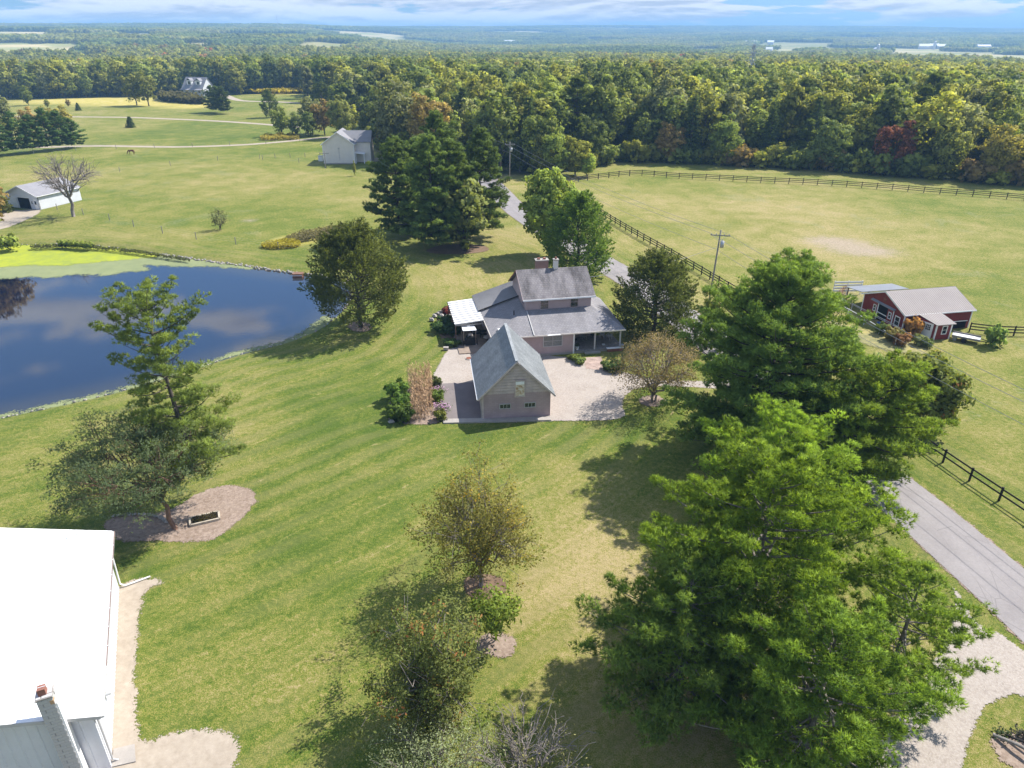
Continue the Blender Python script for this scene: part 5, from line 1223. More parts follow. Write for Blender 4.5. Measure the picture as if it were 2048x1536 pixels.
for off, dz in ((-1.1, -.42), (1.1, -.42), (0.1, -2.6)):
    for i in range(len(WR) - 1):
        a = np.array(WR[i]); b = np.array(WR[i + 1]); o = np.array([math.cos(R(-14)) * off, math.sin(R(-14)) * off, dz]); t_ = np.linspace(0, 1, 15)[:, None]
        p = a + o + (b - a) * t_; p[:, 2] -= 4 * 1.1 * (t_ * (1 - t_))[:, 0]; part('wire', Acc().tube(p, .021, 4), M['wire'], Wt)
a = np.array([27.1, 92.7, 8.2]); b = np.array([*hw_(XU1 + .2, 9), 6.2]); t_ = np.linspace(0, 1, 10)[:, None]; p = a + (b - a) * t_; p[:, 2] -= 2.4 * (t_ * (1 - t_))[:, 0]
part('wire', Acc().tube(p, .021, 4), M['wire'], Wt)

# ---------------------------------------------------------------- other houses
def gable_house(name, label, cat, o, rz, L_, Wd_, eh, ph, wall, roof, ov=.3, ridge='y', z=0, fascia='white_paint'):
    """ridge along local y; gable faces -y"""
    t_ = thing(name, label, cat, (o[0], o[1], z), rz)
    A = Acc(); A.box(0, Wd_, 0, L_, -.5, eh); m = Wd_ / 2; A.add([(0, 0, eh), (Wd_, 0, eh), (m, 0, ph - .1), (0, L_, eh), (Wd_, L_, eh), (m, L_, ph - .1)], [(0, 1, 2), (3, 5, 4)]); part('wall', A, M[wall], t_)
    sl_ = (ph - eh) / m
    for s in (-1, 1):
        e = m + s * (m + ov); ez = eh - ov * sl_ + .1; q = [(e, -ov, ez), (e, L_ + ov, ez), (m, L_ + ov, ph + .1), (m, -ov, ph + .1)]
        part('roof_slope', Acc().slab(q if s > 0 else q[::-1], .14), M[roof], t_)
        part('rake_trim', Acc().beam((e, -ov - .02, ez - .1), (m, -ov - .02, ph), .04, .2), M[fascia], t_)
        part('eave_trim', Acc().box(min(e, e + s * .05), max(e, e + s * .05), -ov, L_ + ov, ez - .2, ez - .02), M[fascia], t_)
    return t_
co = (-53.6, 209.5)
ch_ = gable_house('cream_house', 'tall cream sided house with grey roof at the far side of the pasture', 'house', co, R(2), 9.5, 8.9, 5.5, 8.6, 'cream', 'shingle_far', .35)
A = Acc(); A.box(8.9, 13.0, 3.2, 9.0, -.5, 5.5); part('wing_wall', A, M['cream'], ch_)
part('wing_roof', Acc().slab([(4.6, 2.8, 5.6), (13.4, 2.8, 5.6), (13.4, 6.1, 8.4), (4.6, 6.1, 8.4)], .14), M['shingle_far'], ch_)
part('wing_roof', Acc().slab([(4.6, 6.1, 8.4), (13.4, 6.1, 8.4), (13.4, 9.4, 5.6), (4.6, 9.4, 5.6)], .14), M['shingle_far'], ch_)
part('porch_roof', Acc().slab([(8.9, .6, 2.9), (11.6, .6, 2.6), (11.6, 3.2, 2.6), (8.9, 3.2, 3.2)], .12), M['white_paint'], ch_)
for x in (9.1, 11.4): part('porch_post', Acc().box(x - .1, x + .1, .7, .9, 0, 2.6), M['white_paint'], ch_)
for x in (0.02, 8.76): part('corner_trim', Acc().box(x, x + .16, -.04, .1, 0, 5.4), M['white_paint'], ch_)
A = Acc(); lap(A, (0, 0), (8.9, 0), .3, 5.5, .35, .03); part('siding', A, M['cream'], ch_, kind='stuff')
part('meter_pipe', Acc().tube([(4.6, -.07, .8), (4.6, -.07, 4.2)], .045, 6), M['grey_trim'], ch_)
part('meter_box', Acc().box(4.35, 4.8, -.16, -.035, 4.1, 4.4), M['grey_trim'], ch_)
part('foundation', Acc().box(-.02, 8.92, -.06, -.03, -.2, .3), M['concrete'], ch_)
ac = thing('storage_box', 'white box against the left side of the cream house', 'box', (*gp(642, 322), 0), R(2)); part('body', Acc().box(-.6, .6, -.6, .6, 0, 1.4), M['white_paint'], ac); part('lid', Acc().box(-.65, .65, -.65, .65, 1.4, 1.5), M['grey_trim'], ac)
tp = thing('tarp_shelter', 'white and blue tarp lean-to beside the cream house', 'tarp', (*gp(716, 318), 0), R(-6))
part('tarp_roof', Acc().slab([(3.6, -2.6, .15), (5.0, -2.4, .35), (3.0, 2.2, 3.0), (0.1, 2.0, 2.8)][::1], .05), M['white_roof'], tp); part('tarp_side', Acc().slab([(0.2, -2.4, .2), (3.5, -2.6, .12), (.1, 1.95, 2.7), (.0, 1.9, 1.0)], .04), M['blue'], tp)
part('pole', Acc().tube([(.1, 2, 0), (.1, 2, 2.8)], .05, 6), M['steel'], tp)
# white garage with open bay, far left
wg = gp(80, 420)
vx = np.array(gp(152, 403)) - np.array(wg); wrz = math.atan2(vx[1], vx[0]) - math.pi / 2
WGt = thing('white_garage', 'long white gable garage with one open bay by the left edge', 'garage', (*wg, 0), wrz)
Lw, Ww, ew, pw_ = 10.5, 9.0, 2.9, 4.7
A = Acc(); A.box(-Ww, 0, 0, Lw, -.3, ew); A.add([(-Ww, 0, ew), (0, 0, ew), (-Ww / 2, 0, pw_), (-Ww, Lw, ew), (0, Lw, ew), (-Ww / 2, Lw, pw_)], [(0, 1, 2), (3, 5, 4)]); part('wall', A, M['white_siding'], WGt)
A = Acc(); lap(A, (0, 0), (0, Lw), .1, ew, .22, .03); lap(A, (-Ww, 0), (0, 0), .1, ew, .22, .02); part('siding', A, M['white_siding'], WGt, kind='stuff')
for s in (-1, 1):
    m = -Ww / 2; e = m + s * (Ww / 2 + .35); ez = ew - .35 * (pw_ - ew) / (Ww / 2) + .1; q = [(e, -.35, ez), (e, Lw + .35, ez), (m, Lw + .35, pw_ + .1), (m, -.35, pw_ + .1)]
    part('roof_slope', Acc().slab(q if s > 0 else q[::-1], .12), M['shingle_far'], WGt); part('rake_trim', Acc().beam((e, -.37, ez - .1), (m, -.37, pw_), .04, .18), M['white_paint'], WGt)
part('gutter', Acc().beam((.4, -.3, ew - .12), (.4, Lw + .3, ew - .12), .1), M['white_paint'], WGt)
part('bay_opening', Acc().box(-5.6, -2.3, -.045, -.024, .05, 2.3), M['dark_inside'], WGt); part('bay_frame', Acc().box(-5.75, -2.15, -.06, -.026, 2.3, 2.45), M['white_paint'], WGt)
part('garage_door', Acc().box(-8.9, -6.1, -.06, -.026, .05, 2.35), M['white_paint'], WGt)
window(WGt, -1.65, -.025, 1.2, .5, .5, frame='white_paint', panes=(2, 2))
dd = part('door', Acc().box(-1.05, -.25, -.07, -.026, .05, 2.15), M['white_paint'], WGt); part('pane', Acc().box(-.9, -.4, -.085, -.072, 1.1, 1.8), M['glass_dark'], dd)
part('downspout', Acc().tube([(.12, .15, ew - .1), (.12, .15, .1)], .05, 6), M['black_board'], WGt)
# far houses in the woods
fh = thing('white_dormer_house', 'distant white house with two roof dormers at the edge of the woods', 'house', (*gp(368, 189), 0), R(-18))
A = Acc(); A.box(0, 17, 0, 11, -1, 4.5); A.add([(0, 0, 4.5), (0, 11, 4.5), (0, 5.5, 11), (17, 0, 4.5), (17, 11, 4.5), (17, 5.5, 11)], [(0, 2, 1), (3, 4, 5)]); part('wall', A, M['white_siding'], fh)
part('roof_slope', Acc().slab([(-.5, -.8, 4.2), (17.5, -.8, 4.2), (17.5, 5.5, 11.2), (-.5, 5.5, 11.2)], .2), M['shingle_far'], fh); part('roof_slope', Acc().slab([(-.5, 5.5, 11.2), (17.5, 5.5, 11.2), (17.5, 11.8, 4.2), (-.5, 11.8, 4.2)], .2), M['shingle_far'], fh)
for x in (3.2, 10.6):
    d_ = part('dormer', Acc().box(x, x + 4, 1.2, 5.5, 5.5, 9.2), M['white_paint'], fh); part('dormer_roof', Acc().slab([(x - .3, .7, 9.0), (x + 2, .7, 10.6), (x + 2, 5.4, 10.6), (x - .3, 5.4, 9.0)], .15), M['shingle_far'], d_); part('dormer_roof', Acc().slab([(x + 2, .7, 10.6), (x + 4.3, .7, 9.0), (x + 4.3, 5.4, 9.0), (x + 2, 5.4, 10.6)], .15), M['shingle_far'], d_)
    part('pane', Acc().box(x + 1, x + 3, 1.15, 1.197, 6.6, 8.6), M['glass_dark'], d_)
fh.scale = (.85, .85, .85)
for x in (2.5, 7.5, 12.5): window(fh, x + 1, -.01, 1.2, 1.6, 2, frame='white_paint', panes=(1, 2), fw=.15)
part('porch_roof', Acc().slab([(-.4, -3, 3.3), (17.4, -3, 3.3), (17.4, -.8, 4.1), (-.4, -.8, 4.1)], .15), M['shingle_far'], fh)
o_ = gp(676, 226); rh = thing('hip_roof_house', 'far house with a sweeping pale green grey roof above the shrubs', 'house', (*o_, 0), R(-20))
part('wall', Acc().box(0, 15, 0, 11, -1, 3.0), M['bark_red'], rh); part('roof_slope', Acc().slab([(-1.5, -2, 2.6), (17.5, -2.5, 2.2), (11, 5.5, 8.6), (4.5, 5.5, 8.6)], .2), M['barn_roof'], rh); part('roof_slope', Acc().slab([(4.5, 5.5, 8.6), (11, 5.5, 8.6), (17.5, 13, 2.2), (-1.5, 13, 2.6)], .2), M['barn_roof'], rh)
part('roof_slope', Acc().slab([(17.5, -2.5, 2.2), (17.5, 13, 2.2), (11, 5.5, 8.6)], .2), M['shingle_far'], rh); part('roof_slope', Acc().slab([(-1.5, 13, 2.6), (-1.5, -2, 2.6), (4.5, 5.5, 8.6)], .2), M['shingle_far'], rh); part('chimney', Acc().box(11.5, 12.3, 7.5, 8.3, 5, 10), M['steel'], rh)
gable_house('outbuilding', 'low grey roofed outbuilding beside the house with the sweeping roof', 'shed', gp(657, 226), R(-60), 8, 5, 2.4, 4.0, 'cream', 'shingle_far')
gable_house('white_house', 'white house with pale grey roof half hidden in the woods, centre', 'house', gp(1036, 243), R(70), 12, 8, 7.5, 10.8, 'white_siding', 'shingle_far', .5)
gable_house('white_house', 'pale roofed house almost buried in the woods left of centre', 'house', gp(946, 245), R(60), 10, 8, 6.5, 9.8, 'cream', 'shingle_far', .5)
gable_house('white_shed', 'white gabled shed showing between the trees behind the paddock', 'shed', gp(1440, 300), R(20), 6, 4, 3.0, 5.5, 'white_siding', 'white_roof', .3)
# far farm buildings
def far_building(name, px, dist, L_, Wd_, eh, ph, wall, roof, rz, label, cat='barn'):
    ax = (px - 1024) / FPX; y = dist; x = ax * (y * math.cos(PITCH) + 15); z = gz(x, y)
    return gable_house(name, label, cat, (x, y), rz, L_, Wd_, eh, ph, wall, roof, .5, z=z + .3)
for i, (px_, d_, L_, W_, e_, p_, rz, lb) in enumerate([
    (1722, 1900, 60, 18, 7, 11, R(80), 'long white barn in the hazy valley, the largest one'), (1755, 1950, 14, 9, 12, 16, R(10), 'tall white shed right of the long valley barn'),
    (1862, 2450, 30, 22, 9, 15, R(70), 'white farm barn under the right hand hills, left one'), (1880, 2480, 26, 22, 9, 15, R(75), 'white farm barn under the right hand hills, middle one'), (1896, 2460, 28, 22, 8, 14, R(80), 'white farm barn under the right hand hills, right one'),
    (1520, 2100, 40, 18, 8, 12, R(85), 'white barn by the pale valley field'), (1545, 2050, 16, 14, 8, 13, R(60), 'small white barn beside the pale valley field'),
    (1515, 3000, 46, 24, 9, 15, R(85), 'white farmhouse and barn high on the valley slope'), (1548, 3050, 24, 22, 9, 15, R(70), 'small white farm building on the valley slope'),
    (1030, 3300, 50, 24, 9, 15, R(80), 'pale roofs on the far ridge, centre'), (880, 1500, 30, 14, 8, 12, R(80), 'pale roof in the distant woods left of centre'), (235, 1500, 26, 14, 6, 9, R(70), 'pale farm roof by the left hand fields'), (1985, 2520, 40, 20, 6, 10, R(85), 'low brown barn on the far right slope')]):
    far_building('far_barn', px_, d_, L_, W_, e_, p_, 'white_siding', 'white_roof', rz, lb)
for px_, d_, lb in ((1870, 2420, 'grey silo beside the white barns under the right hand hills'), (1757, 1930, 'white silo at the end of the long valley barn')):
    ax = (px_ - 1024) / FPX; y = d_; x = ax * (y * math.cos(PITCH) + 15); s_ = thing('silo', lb, 'silo', (x, y, gz(x, y))); part('shaft', Acc().tube([(0, 0, 0), (0, 0, 20)], 4, 14), M['white_siding'], s_); part('dome', Acc().tube([(0, 0, 20), (0, 0, 22.5), (0, 0, 24)], [4, 3, .3], 14), M['steel'], s_)
# lattice tower in the woods, masts on the skyline
def lattice(x, y, z, h, w0, label, name='lattice_tower', th=.28):
    t_ = thing(name, label, 'tower', (x, y, z), R(20)); lv = 8; zz_ = np.linspace(0, h, lv + 1); ww = np.interp(zz_, [0, h * .7, h], [w0, w0 * .28, w0 * .12])
    for sx in (-1, 1):
        for sy in (-1, 1): part('leg', Acc().tube([(sx * w_ / 2, sy * w_ / 2, z_) for w_, z_ in zip(ww, zz_)], th * .6, 4), M['steel'], t_)
    for i in range(lv):
        A = Acc()
        for (a_, b_) in (((-1, -1), (1, -1)), ((1, -1), (1, 1)), ((1, 1), (-1, 1)), ((-1, 1), (-1, -1))):
            A.beam((a_[0] * ww[i] / 2, a_[1] * ww[i] / 2, zz_[i]), (b_[0] * ww[i + 1] / 2, b_[1] * ww[i + 1] / 2, zz_[i + 1]), th * .5); A.beam((b_[0] * ww[i] / 2, b_[1] * ww[i] / 2, zz_[i]), (a_[0] * ww[i + 1] / 2, a_[1] * ww[i + 1] / 2, zz_[i + 1]), th * .5)
        part('bracing', A, M['steel'], t_)
    for z_, L_ in ((h * .72, w0 * .9), (h * .84, w0 * .75), (h * .95, w0 * .55)): part('crossarm', Acc().beam((-L_, 0, z_), (L_, 0, z_), th), M['steel'], t_)
xt, yt = 140, 455; lattice(xt, yt, gz(xt, yt), 31, 8, 'grey lattice power pylon rising from the woods beyond the paddock')
for px_, d_, h_, lb in ((557, 3000, 60, 'thin radio mast on the left skyline'), (964, 5200, 70, 'thin mast on the skyline near the centre'), (1330, 6000, 60, 'faint mast on the skyline right of centre')):
    ax = (px_ - 1024) / FPX; y = d_; x = ax * (y * math.cos(PITCH)); t_ = thing('radio_mast', lb, 'mast', (x, y, gz(x, y))); part('shaft', Acc().tube([(0, 0, 0), (0, 0, h_)], [1.2, .5], 5), M['steel'], t_)

# ---------------------------------------------------------------- dock box, trailer, planter, horse, bits
x, y = gp(596, 550, WATER_Z + .2); dk = thing('pond_crate', 'rusty brown box dock standing at the pond edge', 'dock', (x, y, WATER_Z - .3), R(2))
part('crate_body', Acc().box(-.75, .75, -.55, .55, 0, .75), M['rust'], dk); part('crate_top', Acc().box(-.8, .8, -.6, .6, .75, .82), M['bark_red'], dk); part('white_edge', Acc().box(-.8, .8, -.62, -.602, .52, .62), M['white_paint'], dk)
tx, ty = gp(1930, 682); tr = thing('flatbed_trailer', 'small pale flatbed trailer parked beside the red barn', 'trailer', (tx, ty, 0), R(-35))
part('bed', Acc().box(-1.5, 1.5, -.75, .75, .5, .58), M['steel'], tr); part('deck_sheet', Acc().box(-1.3, 1.0, -.6, .6, .583, .60), M['white_siding'], tr)
for s in (-1, 1): part('side_rail', Acc().box(-1.5, 1.5, s * .78 - .03, s * .78 + .03, .5, .75), M['wood_grey'], tr); part('wheel', Acc().tube([(-.1, s * .8, .3), (-.1, s * .98, .3)], .3, 14), M['black_board'], tr)
part('tongue', Acc().beam((1.5, .5, .5), (2.7, 0, .45), .08), M['black_board'], tr); part('tongue', Acc().beam((1.5, -.5, .5), (2.7, 0, .45), .08), M['black_board'], tr); part('jack', Acc().tube([(2.6, 0, 0), (2.6, 0, .8)], .04, 6), M['steel'], tr)
tk = thing('water_bucket', 'small grey bucket by the corner of the red barn shed', 'bucket', (*gp(1908, 680), 0)); part('tub', Acc().tube([(0, 0, 0), (0, 0, .45)], [.22, .28], 12), M['steel'], tk)
for px_, py_, lb in ((1738, 637, 'blue feed tub in the shade of the red barn gable, left one'), (1758, 650, 'blue feed tub in the shade of the red barn gable, right one')):
    tk = thing('feed_tub', lb, 'tub', (*gp(px_, py_), 0)); part('tub', Acc().tube([(0, 0, 0), (0, 0, .35)], [.25, .33], 12), M['blue'], tk)
# timber planter frame under the pines
pl = thing('timber_planter', 'rectangular weathered timber planter frame on the mulch bed', 'planter', (*gp(410, 1040), Z0 + .01), R(24))
for a_, b_ in (((-1.05, -.5), (1.05, -.5)), ((1.05, -.5), (1.05, .5)), ((1.05, .5), (-1.05, .5)), ((-1.05, .5), (-1.05, -.5))): part('timber', Acc().beam((a_[0], a_[1], .1), (b_[0], b_[1], .1), .14, .18), M['timber'], pl)
rs = np.random.RandomState(2); A = Acc(); leaves(A, np.stack([rs.uniform(-.85, .85, 500), rs.uniform(-.38, .38, 500), rs.uniform(.02, .3, 500)], 1), np.tile([[0, 0, 1.]], (500, 1)), .07, rs)
f_ = part('planting', A, M['leaf'], pl); f_.color = (.06, .05, .02, 1)
# row of edging stones round the mulch bed
rs = np.random.RandomState(4)
def rock(A, c, s, rs):
    u = np.array([(math.cos(a) * math.cos(b), math.sin(a) * math.cos(b), math.sin(b)) for b in (-.9, 0, .9) for a in np.arange(6) * 1.047 + b] + [(0, 0, -1), (0, 0, 1)]); u = u * (1 + .25 * rs.normal(size=(len(u), 1))) * np.array([1, .8, .6]) * s
    f = [(r_ * 6 + k, r_ * 6 + (k + 1) % 6, (r_ + 1) * 6 + (k + 1) % 6, (r_ + 1) * 6 + k) for r_ in range(2) for k in range(6)]; A.add(u + np.array(c), f); b_ = A.n - len(u)
    A.f.append(np.array([(12 + k, 12 + (k + 1) % 6, 19) for k in range(6)], np.int32) + b_); A.mi.append(np.zeros(6, np.int32))
sp_ = spline([gp(a_, b_) for a_, b_ in [(228, 1034), (255, 1030), (290, 1031), (318, 1035), (335, 1045)]], 7)
for i, (x, y) in enumerate(sp_[::2]):
    A = Acc(); rock(A, (0, 0, .07), .19, rs); solo('edging_stone', A, M['stone'], 'rough grey stone in the edging row of the mulch bed under the pines', 'stone', 'edging stones of the mulch bed', loc=(x, y, Z0))
A = Acc(); rs = np.random.RandomState(6)
P_ = np.array(POND); q = np.roll(P_, -1, 0)
for (a_, b_) in zip(P_, q):
    L = np.linalg.norm(b_ - a_)
    pxm = project(*( (a_ + b_) / 2), WATER_Z)
    if pxm[0] < -30: continue
    far = pxm[1] < 560 and pxm[0] > 330
    for k in range(int(L * (5.0 if far else 1.6))):
        p = a_ + (b_ - a_) * rs.rand() + rs.normal(size=2) * (.22 if far else .10); rock(A, (p[0], p[1], WATER_Z + .05 + rs.rand() * .12), .10 + rs.rand() * (.16 if far else .08), rs)
so_ = part('shore_stones', A, M['stone'], None, kind='stuff'); tag(so_, 'loose pale stones along the pond shore', 'stones', kind='stuff')
# bottom right: dark pipe lying on the bare bed
x0, y0 = gp(1985, 1472); x1, y1 = gp(2075, 1530); lg = thing('fallen_pole', 'dark weathered pole propped over the bare bed at the lower right corner', 'pole', (0, 0, 0))
part('shaft', Acc().tube([(x0, y0, .12), ((x0 + x1) / 2, (y0 + y1) / 2, .45), (x1, y1, .6)], .09, 8), M['wood_grey'], lg); part('shaft', Acc().tube([(x0 + .6, y0 - .1, .2), (x1 + .5, y1 + .3, .7)], .06, 8), M['black_board'], lg)
for px_, py_, lb in ((2007, 1474, 'small green clump on the bare bed at the lower right'), (2042, 1474, 'dark grey clump on the bare bed at the right edge')):
    rs = np.random.RandomState(px_); A = Acc(); leaves(A, rs.normal(size=(160, 3)) * [.22, .22, .12] + [0, 0, .18], np.tile([[0, 0, 1.]], (160, 1)), .07, rs); o = solo('small_plant', A, M['leaf'], lb, 'plant', loc=(*gp(px_, py_), Z0)); o.color = (.05, .08, .03, 1) if px_ < 2020 else (.05, .05, .045, 1)

# horse grazing on the left pasture (one skinned body)
def horse(x, y, rz):
    V = {'pel': (0, 0, 1.25, .27), 'belly': (.5, 0, 1.17, .31), 'chest': (1.0, 0, 1.2, .29), 'neck1': (1.35, 0, 1.12, .17), 'neck2': (1.62, 0, .78, .13), 'poll': (1.78, 0, .48, .11), 'nose': (1.9, 0, .12, .07),
         'rump': (-.22, 0, 1.2, .22), 'tail1': (-.42, 0, 1.15, .05), 'tail2': (-.52, 0, .7, .06), 'tail3': (-.5, 0, .45, .03)}
    E_ = [('pel', 'belly'), ('belly', 'chest'), ('chest', 'neck1'), ('neck1', 'neck2'), ('neck2', 'poll'), ('poll', 'nose'), ('pel', 'rump'), ('rump', 'tail1'), ('tail1', 'tail2'), ('tail2', 'tail3')]
    for s, n in ((-1, 'l'), (1, 'r')):
        V['h1' + n] = (-.12, s * .17, .85, .14); V['h2' + n] = (-.3 + s * .08, s * .17, .52, .07); V['h3' + n] = (-.22 + s * .08, s * .17, .1, .05); V['h4' + n] = (-.16 + s * .08, s * .17, .02, .06)
        V['f1' + n] = (1.05, s * .16, .8, .10); V['f2' + n] = (1.08 - s * .1, s * .16, .45, .06); V['f3' + n] = (1.08 - s * .12, s * .16, .1, .045); V['f4' + n] = (1.13 - s * .12, s * .16, .02, .055)
        V['e' + n] = (1.70, s * .08, .62, .025)
        E_ += [('pel', 'h1' + n), ('h1' + n, 'h2' + n), ('h2' + n, 'h3' + n), ('h3' + n, 'h4' + n), ('chest', 'f1' + n), ('f1' + n, 'f2' + n), ('f2' + n, 'f3' + n), ('f3' + n, 'f4' + n), ('poll', 'e' + n)]
    ks = list(V); me = bpy.data.meshes.new('horse_body'); me.from_pydata([V[k][:3] for k in ks], [(ks.index(a), ks.index(b)) for a, b in E_], [])
    ob = bpy.data.objects.new('horse_body', me); COL.objects.link(ob); md = ob.modifiers.new('s', 'SKIN'); sv = me.skin_vertices[0].data
    for i, k in enumerate(ks): sv[i].radius = (V[k][3],) * 2; sv[i].use_root = (k == 'pel')
    m2 = ob.modifiers.new('u', 'SUBSURF'); m2.levels = 1; m2.render_levels = 1; me.materials.append(M['horse'])
    root = thing('horse', 'brown horse grazing alone on the left pasture', 'horse', (x, y, 0), rz); ob.name = 'body'; ob.parent = root
    part('mane', Acc().tube([(1.1, 0, 1.42), (1.42, 0, 1.25), (1.72, 0, .85), (1.85, 0, .55)], [.04, .06, .06, .03], 5), M['black_board'], root)
hx_, hy_ = gp(267, 309); horse(hx_, hy_, R(180))
# ================================================================ TREES near the camera
def wp(*a, **k): return white_pine(*a, **k)
OLIVE = (0.085, 0.105, 0.040)
# --- the big white pines on the right
GP_ = 'big white pines on the right'
TUF = dict(tuft=.29, tw=.021, k=8); TUF5 = dict(tuft=.33, tw=.036, k=5)
BIGPINES = [
 (16.9, 8.3, 11, dict(clear=.06, whorls=27, per=7, dens=1.45, cl_r=.95, cl_step=.70, prof=[(0, .85), (.12, 1.0), (.4, 1.0), (.62, .88), (.80, .62), (.92, .42), (1, .2)]), (22.2, 54.5), 'tallest white pine, dark green crown rising in front of the paddock on the right', (.200, .295, .090), 'bark'),
 (13.6, 7.8, 12, dict(clear=.10, whorls=18, per=6, dens=1.5, cl_r=.82, cl_step=.62, tint_top=.45, prof=[(0, .8), (.2, 1.0), (.5, .95), (.75, .65), (.9, .38), (1, .15)]), (13.9, 31.4), 'nearest full white pine with bright yellow green tips at the lower right', (.275, .400, .066), 'bark_grey'),
 (9.6, 6.0, 13, dict(clear=.10, whorls=13, per=6, dens=1.35, cl_r=.78, cl_step=.68), (9.4, 28.4), 'lower white pine reaching left over the shaded lawn', (.225, .325, .085), 'bark_grey'),
 (10.5, 6.0, 14, dict(clear=.10, whorls=14, per=6, dens=1.4, cl_r=.78, cl_step=.66, tint_top=.25), (14.6, 23.6), 'white pine cut off by the bottom edge of the photo', (.250, .380, .074), 'bark_grey'),
 (8.6, 4.6, 15, dict(clear=.12, whorls=11, per=5, dens=1.15, cl_r=.68, cl_step=.7, upturn=.5), (21.6, 29.0), 'small white pine with ragged branches over the gravel drive', (.260, .370, .080), 'bark_grey'),
 (9.6, 7.6, 16, dict(clear=.12, lean=(3.6, 0.0), whorls=16, per=7, dens=1.4, cl_r=.9, cl_step=.70, tint_top=.15, prof=[(0, .9), (.3, 1.0), (.6, .75), (.85, .42), (1, .12)]), (26.9, 51.0), 'broad white pine leaning over the road in front of the leafy roadside tree', (.270, .375, .074), 'bark'),
 (10.6, 6.4, 18, dict(clear=.10, whorls=15, per=6, dens=1.3, cl_r=.82, cl_step=.7, tint_top=.35), (18.9, 42.5), 'middle white pine between the tallest one and the nearest one', (.260, .385, .066), 'bark')]
for h_, r_, sd_, kw, lo_, lb, cl_, bk in BIGPINES:
    w_, c_ = wp(h_, r_, sd_, **kw, **(TUF5 if sd_ in (11, 16) else TUF)); print('pine', sd_, sum(len(f) for f in c_.f)); plant('white_pine', w_, c_, lo_, lb, 'pine tree', cl_, 'needle', bk, group=GP_)
# --- left pair
w_, c_ = wp(17.2, 5.0, 21, clear=.22, whorls=16, per=5, dens=1.35, cl_r=.84, cl_step=.66, lean=(-1.6, 1.0), prof=[(0, .72), (.12, .95), (.25, .9), (.36, .66), (.42, .5), (.5, .7), (.6, .62), (.68, .62), (.78, .84), (.9, .66), (1, .3)], upturn=.5, **TUF)
plant('white_pine', w_, c_, (-24.46, 46.4), 'tall open white pine leaning in front of the pond', 'pine tree', (.235, .300, .095), 'needle', 'bark')
rs = np.random.RandomState(31)
ww_s, tips, td = vase(9.0, 5.6, 33, n_tip=420, base=.34, fork=.30, limbs=10, subs=7, rad=.20, cz=.64, rz=.32, lean=(-2.2, .6), twig=.015, hollow=.4, jag=.22)
cs = Acc(); m_ = 46; P = np.repeat(tips, m_, 0) + rs.normal(size=(len(tips) * m_, 3)) * [.36, .36, .15]; tufts(cs, P, np.repeat(td, m_, 0) * .6 + np.array([0, 0, .6]), .17, .020, 6, rs, .7, np.clip(np.repeat(rs.rand(len(tips)) * .6, m_) + rs.rand(len(P)) * .4, 0, 1))
plant('scots_pine', ww_s, cs, (-25.6, 43.6), 'lower spreading pine with grey green needles beside the tall pond pine', 'pine tree', (.175, .225, .145), 'needle', 'bark_red')
# --- juniper by the pond, cedar right of the house
w_, c_ = juniper(12.6, 5.2, 41, n=520, clear=.15, leaf=.30, per=46)
plant('juniper', w_, c_, (-19.3, 84.75), 'dark ragged olive green cedar on the near bank of the pond', 'cedar tree', (.205, .235, .078), 'needle')
w_, c_ = juniper(9.8, 4.3, 42, n=420, clear=.04, leaf=.28, per=44)
plant('juniper', w_, c_, (17.6, 82.6), 'dark rounded cedar at the right corner of the farmhouse porch', 'cedar tree', (.180, .215, .075), 'needle')
w_, c_ = juniper(6.0, 1.7, 43, n=110, leaf=.26, shape='cone', per=34)
plant('juniper', w_, c_, (*gp(1412, 700),), 'thin dark young cedar between the copper leaved tree and the tall pine', 'cedar tree', (.180, .215, .075), 'needle')
w_, c_ = juniper(12.4, 4.3, 44, n=420, clear=.03, leaf=.33, per=44, shape='egg')
plant('arborvitae', w_, c_, (*gp(1152, 560),), 'dense dark green cone shaped evergreen right behind the farmhouse chimneys', 'evergreen tree', (.170, .255, .065), 'needle')
# --- broadleaf behind the house
w_, c_ = broadleaf(14.6, 5.3, 51, leaf=.27, n_cl=230, n_lf=56, clear=.10, cl_r=1.0, limbs=8, hollow=.45)
plant('maple_tree', w_, c_, (*gp(1100, 512),), 'bright yellow green maple with pale leaf tips behind the farmhouse', 'maple tree', (.26, .32, .075))
# --- copper tree by the drive, autumn tree, crab, sapling, shrubs
rs = np.random.RandomState(61)
ww, tips, td = vase(7.3, 4.2, 61, n_tip=380, base=.28, fork=.10, limbs=8, rad=.22, cz=.60, rz=.38, multi=3)
plant('copper_tree', ww, leafy(tips, td, rs, 28, .30, .085, .5), (*gp(1306, 803), Z0), 'small multi stemmed tree with sparse copper pink leaves by the drive', 'tree', (.29, .225, .145), bark='bark_grey')
ww, tips, td = vase(9.0, 3.7, 62, n_tip=400, base=.22, fork=.17, limbs=10, subs=6, rad=.17, cz=.58, rz=.41, hollow=.25, jag=.30)
plant('autumn_tree', ww, leafy(tips, td, rs, 50, .27, .080, .5, hang=.3), (*gp(962, 1172), Z0), 'round open tree with olive and gold leaves in the middle of the lawn', 'tree', (.235, .205, .058), 'leaf_gold', 'bark_grey')
ww, tips, td = vase(7.3, 2.9, 63, n_tip=330, base=.14, fork=.12, limbs=9, rad=.16, cz=.52, rz=.44, multi=2, hollow=.2, jag=.42)
plant('crabapple_tree', ww, leafy(tips, td, rs, 74, .24, .085, .5, hang=.5), (*gp(862, 1440), Z0), 'bushy green tree flushed with red leaves, lower centre', 'tree', (.190, .205, .068), 'leaf_blush', 'bark_grey')
ww, tips, td = vase(3.9, 1.5, 64, n_tip=60, base=.35, fork=.33, limbs=6, subs=3, rad=.05, cz=.70, rz=.26)
